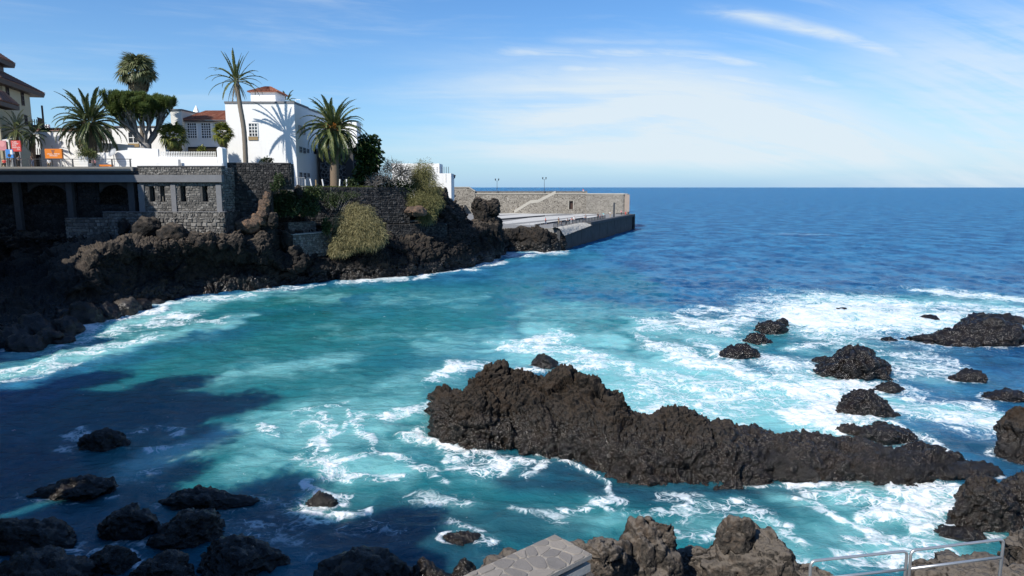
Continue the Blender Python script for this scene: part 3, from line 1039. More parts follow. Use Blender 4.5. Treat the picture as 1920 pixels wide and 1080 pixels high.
# dry brown rocks below the viewpoint, at the bottom of the frame
def near_rock(specs, label, seed):
    Vs, Fs, n = [], [], 0
    for i, (px, py, rx, ry, Y, dp) in enumerate(specs):
        c = P(px, py, Y)
        k = (c - Vector((0, 0, H))).length / F
        v, f = lump(c, (rx * k, rx * k * dp, ry * k), seed + i, 6 if i == 0 else 5, 0.30, 0.62, None, 0.9)
        Vs.append(v); Fs.append(f + n); n += len(v)
    V = np.concatenate(Vs)
    base = V.mean(0); base[2] = V[:, 2].min()
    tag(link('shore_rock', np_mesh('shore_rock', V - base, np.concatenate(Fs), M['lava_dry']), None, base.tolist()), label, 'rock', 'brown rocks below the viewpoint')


near_rock([(1205, 1085, 62, 100, 17.0, .9), (1150, 1100, 55, 92, 16.6, .9), (1214, 1002, 26, 30, 17.2, .8), (1240, 1010, 22, 32, 17.0, .8)], 'blocky brown rock with a squared top right of the paved wall', 210)
near_rock([(1410, 1120, 84, 150, 17.4, .9), (1380, 1010, 34, 44, 17.4, .8), (1450, 1075, 40, 60, 17.0, .9)], 'tall brown rock with a peak on its left and a sloping right side', 230)
near_rock([(1310, 1110, 50, 92, 17.8, .9), (1290, 1060, 30, 42, 18, .9)], 'low brown rock between the squared one and the peaked one', 250)
near_rock([(1120, 1045, 40, 36, 16.0, .9), (1080, 1040, 26, 26, 16.4, .9)], 'small dark rock tucked beside the end of the paved wall', 260)
near_rock([(1530, 1100, 36, 30, 16.5, .9)], 'low dark rock at the foot of the railing', 270)
near_rock([(1850, 1135, 110, 62, 12.2, .8), (1770, 1112, 50, 40, 12.6, .8)], 'brown rock behind the railing in the bottom right corner', 280)
near_rock([(1950, 1060, 56, 56, 13.0, .9)], 'reddish brown rock at the right edge beside the railing', 290)
near_rock([(1000, 1110, 120, 40, 13.2, .9)], 'rock ledge carrying the paved wall', 300)

for lab, specs in (('sunlit lava block at the cliff foot, left of the shaded hollow', [(430, 524, 50, 30, 104.0, .7), (402, 528, 24, 26, 102.5, .7), (468, 522, 28, 26, 104.5, .7)]),
                   ('knobbly lava block at the cliff foot below the small grey wall', [(520, 520, 34, 26, 107.0, .7), (552, 505, 28, 24, 109.5, .7), (585, 512, 28, 26, 110.0, .7)]),
                   ('lit lava buttress standing in the dark inner cliff', [(322, 500, 16, 40, 95.5, .8), (318, 480, 22, 20, 96, .8)])):
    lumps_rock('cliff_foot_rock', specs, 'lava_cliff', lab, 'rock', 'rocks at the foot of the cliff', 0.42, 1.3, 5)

# ------------------------------------------------------------------ walls and buildings on the left shore
def PX(px, py, Xw):
    """World point seen at a photo pixel on the plane x = Xw."""
    d = ray(px, py)
    s = Xw / d.x
    return Vector((Xw, d.y * s, H + d.z * s))


def zat(py, Y, px=300):
    return P(px, py, Y).z


def stones(mb, a, b, z0, z1, size, out=0.07, holes=(), rng=RNG):
    """Irregular stones laid in rough courses on the face of the line a-b between z0 and z1."""
    a, b = Vector((a[0], a[1])), Vector((b[0], b[1]))
    L = (b - a).length
    d = (b - a) / L
    n = Vector((d.y, -d.x))
    z = z0
    while z < z1 - size * 0.25:
        h = min(size * rng.uniform(0.65, 1.15), z1 - z)
        if z1 - z - h < size * 0.3:
            h = z1 - z
        u = -rng.uniform(0, size * 0.6)
        while u < L:
            w = size * rng.uniform(0.7, 1.9)
            u0, u1 = max(u, 0.0), min(u + w, L)
            u += w
            if u1 - u0 < size * 0.25:
                continue
            um, zm = (u0 + u1) / 2, z + h / 2
            if any(u1 > h0 + 0.08 and u0 < h1 - 0.08 and z + h > k0 + 0.08 and z < k1 - 0.08 for h0, h1, k0, k1 in holes):
                continue
            j = size * 0.19
            r = lambda: rng.uniform(-j, j)
            g = size * 0.05
            q = [(u0 + g + r(), z + g + r()), (u1 - g + r(), z + g + r()), (u1 - g + r(), z + h - g + r()), (u0 + g + r(), z + h - g + r())]
            cx, cz = sum(p[0] for p in q) / 4, sum(p[1] for p in q) / 4
            vs = []
            for p in q:
                t = a + d * p[0]
                vs.append((t.x, t.y, p[1]))
            o = out * rng.uniform(0.5, 1.6)
            for p in q:
                f = rng.uniform(0.62, 0.82)
                oo = o * rng.uniform(0.7, 1.25)
                t = a + d * (cx + (p[0] - cx) * f) + n * oo
                vs.append((t.x, t.y, cz + (p[1] - cz) * f))
            mb.tint = float(rng.uniform(0, 1) ** 1.3)
            mb.add(vs, [(4, 5, 6, 7), (0, 1, 5, 4), (1, 2, 6, 5), (2, 3, 7, 6), (3, 0, 4, 7)])
        z += h


def stone_wall(label, a, b, z0, z1, size=0.42, depth=0.7, mats=('mortar', 'stone'), cap=None, name='stone_wall', batter=None, out=0.08):
    root = empty(name, (a[0], a[1], z0), label, 'wall')
    mb = MB()
    mb.slab(a, b, depth, z0, z1)
    mb.build('wall_core', M[mats[0]], root)
    mb = MB()
    stones(mb, a, b, z0, z1 - 0.02, size, out)
    tag(mb.build('stones', M[mats[1]], root), kind='stuff')
    if cap:
        mb = MB()
        mb.slab(a, b, depth + 0.06, z1 + 0.003, z1 + cap[1], 0.10)
        mb.build('coping', M[cap[0]], root)
    return root


def xy(v):
    return (v.x, v.y)


# ---- the sea wall with slit windows under the terrace
YW = 100.0
zt, zb0, zb1, zf, zl, zbot = zat(313, YW), zat(328, YW), zat(341.5, YW), zat(398, YW), zat(408, YW - 0.5), zat(446, YW - 1.2)
xa, xb = P(262, 360, YW).x, P(418, 360, YW).x
X_at = lambda px, Y=YW: P(px, 370, Y).x
sea_wall = empty('sea_wall', (xa, YW, zf), 'dark rubble wall with four slit windows below the white courtyard wall', 'wall')
mb = MB()
mb.slab((xa, YW), (xb, YW), 1.2, zb1, zt)
slits = [(281, 291), (301, 309.5), (339, 349), (380, 390)]
zs0, zs1 = zat(378, YW), zat(348.5, YW)
xs = [xa] + [X_at(p) for s in slits for p in s] + [xb]
for i in range(0, len(xs), 2):
    mb.slab((xs[i], YW), (xs[i + 1], YW), 0.55, zs0, zs1)
mb.slab((xa, YW), (xb, YW), 0.55, zf, zs0 - 0.001)
mb.slab((xa, YW), (xb, YW), 0.55, zs1 + 0.001, zb1 - 0.001)
mb.build('wall_core', M['mortar_mid'], sea_wall)
holes = [(X_at(s0) - xa, X_at(s1) - xa, zs0, zs1) for s0, s1 in slits]
mb = MB()
stones(mb, (xa, YW), (xb, YW), zf, zb1 - 0.05, 0.36, 0.06, holes)
stones(mb, (xa, YW), (xb, YW), zb0 + 0.02, zt - 0.03, 0.30, 0.07)
stones(mb, (xb, YW), (xb, YW + 4.4), zf, zt, 0.4, 0.06)
tag(mb.build('stones', M['stone_lit'], sea_wall), kind='stuff')
mb = MB()
mb.slab((xa, YW - 0.01), (xb + 0.15, YW - 0.01), 0.3, zb0, zb1, 0.55)
mb.build('concrete_beam', M['concrete'], sea_wall)
mb = MB()
mb.slab((xa - 0.05, YW), (xb + 0.1, YW), 1.3, zt + 0.003, zt + 0.16, 0.12)
mb.build('coping', M['concrete_dark'], sea_wall)
for p0, p1 in ((261, 272), (322, 331), (406.5, 416.5)):
    mb = MB()
    mb.slab((X_at(p0), YW), (X_at(p1), YW), 0.1, zf, zb1 - 0.3, 0.20)
    mb.build('pilaster', M['concrete'], sea_wall)
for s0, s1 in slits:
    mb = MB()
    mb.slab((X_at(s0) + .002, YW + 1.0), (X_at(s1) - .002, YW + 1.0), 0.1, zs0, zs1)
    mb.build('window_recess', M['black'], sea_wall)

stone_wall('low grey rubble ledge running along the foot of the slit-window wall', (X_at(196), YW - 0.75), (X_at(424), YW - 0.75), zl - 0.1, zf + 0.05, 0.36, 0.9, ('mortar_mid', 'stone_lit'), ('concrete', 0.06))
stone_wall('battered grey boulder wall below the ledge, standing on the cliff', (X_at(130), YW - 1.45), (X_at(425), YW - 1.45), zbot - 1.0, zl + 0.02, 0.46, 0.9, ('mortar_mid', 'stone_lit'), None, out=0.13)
mb = MB()
mb.slab((X_at(425) + 0.01, YW - 1.4), (X_at(427), YW - 1.4), 5.6, zbot - 1, zf)
tag(mb.build('wall_return', M['dark_stone'], base=(X_at(425), YW, zbot)), 'dark return of the boulder wall at its right end', 'wall')

# ---- the gallery under the terrace, left of the slit windows
gal = empty('terrace_gallery', (X_at(200), YW, zf), 'dark gallery with wide openings under the terrace railing', 'gallery')
xl = X_at(-140)
zg0 = zat(384, YW)
mb = MB()
mb.slab((xl, YW - 0.01), (xa - 0.004, YW - 0.01), 0.3, zb0, zb1, 0.55)
mb.build('concrete_beam', M['concrete'], gal)
mb = MB()
mb.slab((xl, YW), (xa - 0.004, YW), 0.5, zb0 + 0.002, 17.28)
mb.slab((xl, YW - 0.35), (xa - 0.3, YW - 0.35), 0.3, 17.0, zat(315.5, YW))
mb.build('fascia', M['concrete_dark'], gal)
mb = MB()
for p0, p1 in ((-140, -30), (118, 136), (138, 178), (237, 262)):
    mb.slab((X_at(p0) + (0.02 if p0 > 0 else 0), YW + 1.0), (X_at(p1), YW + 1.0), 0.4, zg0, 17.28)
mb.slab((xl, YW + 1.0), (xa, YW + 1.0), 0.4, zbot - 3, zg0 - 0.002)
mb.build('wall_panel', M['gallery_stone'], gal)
mb = MB()
mb.slab((xl, YW + 5.9), (xa, YW + 5.9), 0.5, zg0 - 1.5, 17.28)
mb.slab((xl, YW + 1.5), (xa, YW + 1.5), 4.35, zg0 - 1.6, zg0 - 0.5)
mb.build('back_wall', M['dark_stone'], gal)
for p0, p1, q in ((122, 133, 0.0), (238, 250, 0.0), (22, 33, 0)):
    mb = MB()
    mb.slab((X_at(p0), YW + 0.3), (X_at(p1), YW + 0.3), 0.65, zat(432, YW), zb1 + 0.2)
    mb.build('column', M['concrete_dark'], gal)
for p0, p1 in ((44, 118), (180, 237)):                     # arched heads of the openings
    x0, x1 = X_at(p0), X_at(p1)
    n = 10
    mb = MB()
    top, hr = 16.2, zat(347, YW)
    for k in range(n):
        u0, u1 = k / n, (k + 1) / n
        h0, h1 = (hr - 1.1 * abs(2 * u - 1) ** 3.0 for u in (u0, u1))
        ya, yb = YW + 1.02, YW + 1.38
        xx0, xx1 = x0 + (x1 - x0) * u0, x0 + (x1 - x0) * u1
        mb.hexa([(xx0, ya, h0), (xx1, ya, h1), (xx1, yb, h1), (xx0, yb, h0), (xx0, ya, top), (xx1, ya, top), (xx1, yb, top), (xx0, yb, top)])
    mb.build('arch', M['concrete_dark'], gal)

# ---- terrace railing
rail = empty('terrace_railing', (X_at(100), YW - 0.2, zat(316, YW)), 'dark steel railing along the terrace edge above the gallery', 'railing')
yr = YW - 0.2
zr0, zr1 = zat(316.5, yr), zat(298, yr)
mb = MB()
mb.box((X_at(-140), yr - 0.06, zr1 - 0.07), (X_at(254), yr + 0.06, zr1 + 0.02))
mb.build('handrail', M['rail_dark'], rail)
mb = MB()
mb.box((X_at(-140), yr - 0.03, zr0 - 0.02), (X_at(254), yr + 0.03, zr0 + 0.03))
mb.build('bottom_rail', M['rail_dark'], rail)
for p in (-50, -12, 26, 64, 105, 144, 182, 217, 251):
    mb = MB()
    mb.box((X_at(p) - 0.09, yr - 0.05, zr0 - 0.25), (X_at(p) + 0.09, yr + 0.05, zr1 - 0.071))
    mb.build('post', M['rail_dark'], rail)
mb = MB()
pts = [(X_at(-140 + i * 8), yr, zr0) for i in range(50)]
for k in range(4):
    z = zr0 + (zr1 - zr0) * (0.22 + 0.18 * k)
    mb.box((X_at(-140), yr - 0.012, z - 0.012), (X_at(254), yr + 0.012, z + 0.012))
tag(mb.build('wires', M['rail_dark'], rail), kind='stuff')

# ---- dark retaining walls right of the sea wall
YR = 104.4
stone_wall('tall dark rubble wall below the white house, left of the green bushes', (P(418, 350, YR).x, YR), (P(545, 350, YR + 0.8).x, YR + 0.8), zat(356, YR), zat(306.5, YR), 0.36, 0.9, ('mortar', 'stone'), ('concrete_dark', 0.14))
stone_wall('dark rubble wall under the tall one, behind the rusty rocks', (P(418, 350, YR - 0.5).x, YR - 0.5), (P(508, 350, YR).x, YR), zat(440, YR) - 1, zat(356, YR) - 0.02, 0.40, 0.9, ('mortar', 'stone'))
mb = MB()
mb.box((P(545, 350, 105.2).x - 0.02, 105.25, zat(356, 105)), (P(547, 350, 105.2).x, 106.6, zat(307, 105)))
tag(mb.build('wall_return', M['dark_stone'], base=(P(545, 350, 105).x, 110, 14)), 'side of the tall dark wall facing the palm garden', 'wall')


# ---- windows
def window(parent, c, right, w, h, nx=2, ny=3, frame='brown_wood', bar=None, fr=0.12, blind=0.0):
    """A framed window on a wall; c its centre, right the unit vector along the wall (outward normal is right x up)."""
    r = Vector(right).normalized()
    up = Vector((0, 0, 1))
    n = r.cross(up)
    c = Vector(c)

    def bx(mb, u0, u1, v0, v1, d0, d1):
        q = lambda u, v, d: c + r * u + up * v + n * d
        mb.hexa([q(u0, v0, d1), q(u1, v0, d1), q(u1, v0, d0), q(u0, v0, d0), q(u0, v1, d1), q(u1, v1, d1), q(u1, v1, d0), q(u0, v1, d0)])
    m = MB()
    W2, H2 = w / 2, h / 2
    bx(m, -W2, W2, -H2, -H2 + fr, -0.02, 0.13)
    bx(m, -W2, W2, H2 - fr, H2, -0.02, 0.13)
    bx(m, -W2, -W2 + fr, -H2 + fr + .002, H2 - fr - .002, -0.02, 0.12)
    bx(m, W2 - fr, W2, -H2 + fr + .002, H2 - fr - .002, -0.02, 0.12)
    wnd = m.build('window', M[frame], parent)
    m = MB()
    bx(m, -W2 + fr, W2 - fr, -H2 + fr, H2 - fr, -0.02, 0.03)
    m.build('pane', M['glass'], wnd)
    m = MB()
    b = 0.035 if w < 1.0 else 0.055
    iw, ih = w - 2 * fr, h - 2 * fr
    for k in range(1, nx):
        u = -iw / 2 + iw * k / nx
        bx(m, u - b, u + b, -H2 + fr, H2 - fr, 0.032, 0.075)
    for k in range(1, ny):
        v = -ih / 2 + ih * k / ny
        bx(m, -W2 + fr, W2 - fr, v - b, v + b, 0.034, 0.082)
    if m.v:
        m.build('glazing_bars', M[bar or frame], wnd)
    return wnd


def tile_roof(parent, p00, p10, p11, p01, pitch=0.32, mat='tile_red', name='roof', rows=0.45):
    """Curved clay tiles: half-round columns from the eave p00-p10 up to the ridge p01-p11."""
    p00, p10, p11, p01 = map(Vector, (p00, p10, p11, p01))
    L = (p10 - p00).length
    nc = max(3, int(L / pitch))
    nr = max(2, int(((p01 - p00).length) / rows))
    nrm = (p10 - p00).cross(p01 - p00).normalized()
    if nrm.z < 0:
        nrm = -nrm
    mb = MB()
    mb.add([p00, p10, p11, p01, p00 - nrm * 0.12, p10 - nrm * 0.12, p11 - nrm * 0.12, p01 - nrm * 0.12], [(0, 1, 2, 3), (4, 7, 6, 5), (0, 4, 5, 1), (1, 5, 6, 2), (2, 6, 7, 3), (3, 7, 4, 0)])
    for i in range(nc):
        mb.tint = random.random()
        for r in range(nr):
            mb.tint = min(1, max(0, mb.tint + random.uniform(-0.4, 0.4)))
            vs = []
            for rr, lift in ((r, 0.05), (r + 1.08, 0.0)):
                t = min(rr / nr, 1.0)
                for k in range(5):
                    u = (i + 0.08 + 0.84 * k / 4) / nc
                    a = p00.lerp(p10, u)
                    b = p01.lerp(p11, u)
                    vs.append(a.lerp(b, t) + nrm * (0.012 + lift + 0.10 * math.sin(PI * k / 4)))
            mb.add(vs, [(k, k + 1, k + 6, k + 5) for k in range(4)])
    return mb.build(name, M[mat], parent)


# ---- the white house
YH = 118.0
hx0, hx1 = P(428, 300, YH).x, P(556, 300, YH).x
hz0, hz1 = 14.0, zat(191, YH)
house = empty('white_house', ((hx0 + hx1) / 2, YH, hz0), 'tall plain white house with a small red-roofed turret behind the thin palm', 'house')
HD = 45.0
mb = MB()
mb.box((hx0, YH, hz0), (hx1, YH + 8.2, hz1))
mb.box((hx0, YH + 8.202, hz0), (hx1 - 0.35, YH + HD, hz1 - 0.002))
mb.build('wall', M['white'], house)
mb = MB()
for lo, hi in (((hx0 - .08, YH - .10, hz1 - .28), (hx1 + .08, YH + .15, hz1 + .08)), ((hx1 - .2, YH + .152, hz1 - .28), (hx1 + .08, YH + 8.2, hz1 + .08)), ((hx1 - .5, YH + 8.21, hz1 - .28), (hx1 - .27, YH + HD, hz1 + .08)), ((hx0 - .08, YH + .152, hz1 - .28), (hx0 + .2, YH + HD, hz1 + .08))):
    mb.box(lo, hi)
mb.build('cornice', M['concrete'], house)
c = P(475, 243.5, YH)
window(house, (c.x, YH, c.z), (1, 0, 0), 1.62, 2.35, 3, 4, 'paint_white', fr=0.13)
c = P(475, 258.5, YH)
mb = MB()
mb.box((c.x - 0.80, YH - 0.13, c.z - 0.38), (c.x + 0.80, YH - 0.003, c.z + 0.22))
mb.build('apron_panel', M['tan_wood'], house)
for px0, px1, y0, y1 in ((559.5, 564.5, 235, 249.5), (567, 571.5, 237.5, 252.5), (561, 565.5, 275, 286), (568, 572.5, 277, 287.5), (575, 579, 279, 287), (561.5, 566, 323, 333.5), (569, 573.5, 324, 334), (576, 580, 324.5, 332)):
    c = PX((px0 + px1) / 2, (y0 + y1) / 2, hx1)
    w = PX(px1, y0, hx1).y - PX(px0, y0, hx1).y
    h = PX(px0, y0, hx1).z - PX(px0, y1, hx1).z
    window(house, c, (0, 1, 0), min(w, 1.5), h, 2, 2 if h < 1.3 else 3, 'rail_grey', fr=0.09)
c = PX(590, 284, hx1 - 0.35)
window(house, c, (0, 1, 0), 1.4, 0.9, 1, 1, 'rail_dark', fr=0.1)
# turret
ty = YH + 5
tx0, tx1 = P(470, 180, ty).x, P(516, 180, ty).x
tz1 = zat(172, ty)
tur = MB()
tur.box((tx0, ty, hz1), (tx1, ty + 5.4, tz1))
turret = tur.build('turret', M['white'], house)
ez, rz = tz1, zat(162.5, ty + 2.5)
e = 0.45
cn = [(tx0 - e, ty - e, ez), (tx1 + e, ty - e, ez), (tx1 + e, ty + 5.4 + e, ez), (tx0 - e, ty + 5.4 + e, ez)]
r0, r1 = ((tx0 + tx1) / 2 - 0.4, ty + 2.7, rz), ((tx0 + tx1) / 2 + 0.4, ty + 2.7, rz)
tile_roof(turret, cn[0], cn[1], r1, r0, 0.34)
tile_roof(turret, cn[1], cn[2], r1, r1, 0.34)
tile_roof(turret, cn[2], cn[3], r0, r1, 0.34)
tile_roof(turret, cn[3], cn[0], r0, r0, 0.34)
mb = MB()
for px in (554, 563):
    b0 = P(px, 190, YH + 6)
    mb.tube([(b0.x, YH + 6, hz1), (b0.x, YH + 6, hz1 + 1.1)], 0.03, 5)
a0, a1 = P(554, 190, YH + 6), P(563, 190, YH + 6)
mb.tube([(a0.x, YH + 6, hz1 + 1.1), (a1.x, YH + 6, hz1 + 1.1)], 0.03, 5)
b0 = P(441, 190, YH + 3)
mb.tube([(b0.x, YH + 3, hz1), (b0.x, YH + 3, hz1 + 1.0)], 0.03, 5)
mb.build('roof_rail', M['paint_white'], house)
# white volume seen over the palm at the rear right, and the black stone annex below it
ya = 131.0
ax0, ax1 = P(600, 300, ya).x, P(667, 300, ya).x
annex = empty('stone_annex', ((ax0 + ax1) / 2, ya, 14.5), 'black stone annex with a white slab roof behind the big palm trunk', 'house')
mb = MB()
mb.box((ax0, ya, 14.3), (ax1, ya + 10, zat(279, ya)))
mb.build('wall', M['annex_stone'], annex)
mb = MB()
mb.box((ax0 - 0.3, ya - 1.2, zat(279, ya) + .003), (ax1 + 0.5, ya + 10.2, zat(270, ya)))
mb.build('roof', M['white'], annex)
mb = MB()
mb.box((P(650, 300, ya).x, ya - 0.9, 14.3), (P(664, 300, ya).x, ya - 0.003, zat(279, ya)))
mb.build('pier', M['concrete_dark'], annex)
mb = MB()
wx0, wx1 = P(630, 250, 140).x, P(669, 250, 140).x
mb.box((wx0, 140, zat(272, 140)), (wx1, 144, zat(229, 140)))
mb.build('upper_storey', M['white'], annex)

# ---- red-roofed wing left of the white house
YC = 121.0
cx0, cx1 = P(348, 250, YC).x, P(432, 250, YC).x
wing = empty('courtyard_house', (cx0, YC, 17.9), 'white wing with a red tiled roof and many-paned windows left of the white house', 'house')
mb = MB()
mb.box((cx0, YC, 17.9), (cx1, YC + 9, zat(226, YC)))
mb.build('wall', M['white'], wing)
ez = zat(224.5, YC)
tile_roof(wing, (cx0 - 0.3, YC - 0.7, ez), (cx1, YC - 0.7, ez), (cx1, YC + 4.5, zat(208, YC + 4.5)), (cx0 + 1.8, YC + 4.5, zat(208, YC + 4.5)), 0.36)
mb = MB()
mb.box((cx0 - 0.2, YC - 0.6, ez - 0.35), (cx1, YC - 0.45, ez - 0.13))
mb.build('gutter', M['brown_wood'], wing)
for a, b in ((351, 370), (377, 396.5), (402.5, 421)):
    c = P((a + b) / 2, 245, YC)
    window(wing, (c.x, YC, c.z), (1, 0, 0), (b - a) / F * 119, 2.75, 4, 6, 'paint_white', fr=0.14)
mb = MB()
mb.box((P(353, 280, YC).x, YC - 0.10, 17.92), (P(420, 280, YC).x, YC - 0.003, zat(275.5, YC)))
mb.build('doorway', M['black'], wing)
mb = MB()
for i in range(26):
    x = P(356 + i * 1.95, 285, YC - 0.5).x
    mb.box((x - 0.05, YC - 0.55, 17.92), (x + 0.05, YC - 0.48, zat(279, YC)))
mb.box((P(355, 285, YC).x, YC - 0.5, zat(280.5, YC)), (P(406, 285, YC).x, YC - 0.45, zat(279, YC)))
tag(mb.build('slats', M['tan_wood'], wing), kind='stuff')
mb = MB()
mb.box((P(322, 250, YC - 1).x, YC - 1, 17.9), (cx0 - 0.003, YC + 8, zat(207, YC - 1)))
mb.build('side_block', M['offwhite'], wing)
mb = MB()
mb.box((P(320.5, 250, YC - 1).x, YC - 1.2, zat(207, YC - 1) + .003), (cx0 + 0.2, YC + 8.2, zat(204.5, YC - 1)))
mb.build('parapet', M['concrete'], wing)
sx, sz = P(368, 208, 128).x, zat(211, 128)
mb = MB()
mb.add([(sx - .45, 127.5, sz), (sx + .45, 127.5, sz), (sx + .45, 128.4, sz), (sx - .45, 128.4, sz), (sx, 128, zat(197, 128))], [(0, 1, 4), (1, 2, 4), (2, 3, 4), (3, 0, 4)])
mb.build('finial', M['paint_white'], wing)

# ---- white house behind the dragon tree
YB = 116.0
bx0, bx1 = P(185, 250, YB).x, P(321, 250, YB).x
cot = empty('low_white_house', (bx0, YB, 17.9), 'low white house almost hidden behind the dragon tree', 'house')
mb = MB()
mb.box((bx0, YB, 17.9), (bx1, YB + 5, zat(238, YB)))
mb.build('wall', M['white'], cot)
c = P(250, 258, YB)
window(cot, (c.x, YB, c.z), (1, 0, 0), 1.7, 1.9, 2, 2, 'paint_white')
mb = MB()
mb.box((c.x - 0.9, YB - 0.15, c.z - 1.5), (c.x + 0.9, YB - 0.003, c.z - 0.97))
mb.build('apron_panel', M['tan_wood'], cot)
mb = MB()
mb.box((bx0 - 0.2, YB - 0.2, zat(238, YB) + .003), (bx1 - 0.01, YB + 5.2, zat(236, YB)))
mb.build('roof', M['concrete'], cot)
far_roof = empty('far_house', (P(95, 245, 140).x, 140, 17.9), 'pale house with a brown roof just showing over the big white wall', 'house')
mb = MB()
mb.box((P(40, 245, 140).x, 140, 17.9), (P(160, 245, 140).x, 150, zat(244, 140)))
mb.build('wall', M['offwhite'], far_roof)
tile_roof(far_roof, (P(38, 245, 139.5).x, 139.5, zat(244.5, 140)), (P(162, 245, 139.5).x, 139.5, zat(244.5, 140)), (P(150, 239, 146).x, 146, zat(240, 146)), (P(52, 239, 146).x, 146, zat(240, 146)), 0.4, 'tile_brown')
mb = MB()
for p in (81, 90):
    q = P(p, 240, 143)
    mb.box((q.x - 0.3, 142.7, q.z - 1), (q.x + 0.3, 143.3, q.z + 0.7))
mb.build('chimney', M['white'], far_roof)

# ---- white garden walls on the terrace
def flat_wall(name, label, pts, Y, thick, z0, mat='white'):
    """Wall with a shaped top, its outline given along photo pixels at distance Y."""
    q = [P(a, b, Y) for a, b in pts]
    mb = MB()
    n = len(q)
    vs = [(p.x, Y, z0) for p in q] + [(p.x, Y, p.z) for p in q] + [(p.x, Y + thick, z0) for p in q] + [(p.x, Y + thick, p.z) for p in q]
    fs = []
    for i in range(n - 1):
        fs += [(i, i + 1, n + i + 1, n + i), (2 * n + i + 1, 2 * n + i, 3 * n + i, 3 * n + i + 1), (n + i, n + i + 1, 3 * n + i + 1, 3 * n + i)]
    fs += [(0, n, 3 * n, 2 * n), (n - 1, 3 * n - 1, 4 * n - 1, 2 * n - 1)]
    mb.add(vs, fs)
    return tag(mb.build(name, M[mat], base=(q[0].x, Y, z0)), label, 'wall')


flat_wall('garden_wall', 'big white wall behind the orange sign, its top sinking in a curve to the right', [(72.5, 247.5), (130, 248.5), (150, 250), (160, 253), (168, 257), (176, 263), (186, 267), (200, 268.5), (225, 270), (249.5, 272)], 107.5, 0.4, 17.9)
flat_wall('courtyard_wall', 'white courtyard wall with a step, below the dragon tree trunk', [(170, 287), (202, 286), (215, 283.5), (239, 281), (239.5, 277), (262, 277.5), (296, 279.5), (297, 293.5), (406, 294)], 103.2, 0.35, 17.0)
flat_wall('gate_pillar', 'white pillar at the right end of the courtyard wall', [(406.2, 279), (409, 275.5), (413, 275.5), (416.5, 278.5)], 102.9, 1.6, 17.0)
flat_wall('boundary_wall', 'low white kerb wall above the slit-window wall', [(256, 305), (330, 305.5), (416, 306)], 101.6, 0.25, 17.0)
fen = empty('courtyard_fence', (P(300, 290, 103.3).x, 103.3, zat(293.5, 103.3)), 'wooden picket fence on the low part of the courtyard wall', 'fence')
z0, z1 = zat(293.6, 103.35), zat(284, 103.35)
for i in range(34):
    x = P(299.5 + i * 3.15, 290, 103.35).x
    mb = MB()
    mb.box((x - 0.055, 103.32, z0), (x + 0.055, 103.36, z1))
    mb.build('picket', M['paint_white'] if i < 12 else M['offwhite'], fen)
mb = MB()
mb.box((P(298, 290, 103.4).x, 103.365, z1 - 0.16), (P(405, 290, 103.4).x, 103.40, z1 - 0.08))
mb.box((P(298, 290, 103.4).x, 103.365, z0 + 0.08), (P(405, 290, 103.4).x, 103.40, z0 + 0.16))
mb.build('fence_rail', M['offwhite'], fen)
vent = P(336, 303, 101.2)
mb = MB()
mb.box((vent.x - 0.13, 101.1, zat(311, 101.2)), (vent.x + 0.13, 101.35, zat(299, 101.2)))
tag(mb.build('vent_post', M['rail_grey'], base=(vent.x, 101.2, 17.5)), 'short grey post in front of the white courtyard wall', 'post')


# ---- orange sign, red and pink panels, satellite dish, planter
def letters(parent, x0, x1, z0, z1, y, rows, mat, rng=random):
    """Lettering too small to read in the photograph: rows of letter-sized strokes on the face of a panel."""
    mb = MB()
    H_ = (z1 - z0) / len(rows)
    for r, (a, b) in enumerate(rows):
        zt_ = z1 - H_ * r
        u = x0 + (x1 - x0) * a
        e = x0 + (x1 - x0) * b
        lw = H_ * 0.55
        while u < e:
            w = lw * rng.uniform(0.7, 1.1)
            h = H_ * 0.62
            t = w * 0.3
            mb.box((u, y - 0.012, zt_ - h), (u + t, y, zt_))
            k = rng.random()
            if k < 0.6:
                mb.box((u + t, y - 0.012, zt_ - t), (u + w * 0.9, y, zt_))
            if k > 0.3:
                mb.box((u + t, y - 0.012, zt_ - h), (u + w * 0.9, y, zt_ - h + t))
            u += w * 1.2
    return tag(mb.build('lettering', M[mat], parent), kind='stuff')


def panel_sign(name, label, px0, px1, py0, py1, Y, mat, rows, thick=0.35, legs=True, area=(0.1, 0.9, 0.1, 0.9), lmat='paint_white'):
    a, b = P(px0, py1, Y), P(px1, py0, Y)
    root = empty(name, ((a.x + b.x) / 2, Y, 17.9), label, 'sign')
    mb = MB()
    mb.box((a.x, Y, a.z), (b.x, Y + thick, b.z))
    brd = mb.build('board', M[mat], root)
    if rows:
        w, h = b.x - a.x, b.z - a.z
        letters(root, a.x + w * area[0], a.x + w * area[1], a.z + h * area[2], a.z + h * area[3], Y - 0.002, rows, lmat)
    if legs:
        for x in (a.x + 0.25, b.x - 0.25):
            mb = MB()
            mb.box((x - 0.07, Y + 0.05, 17.9), (x + 0.07, Y + 0.2, a.z - 0.002))
            mb.build('leg', M['rail_grey'], root)
    return root


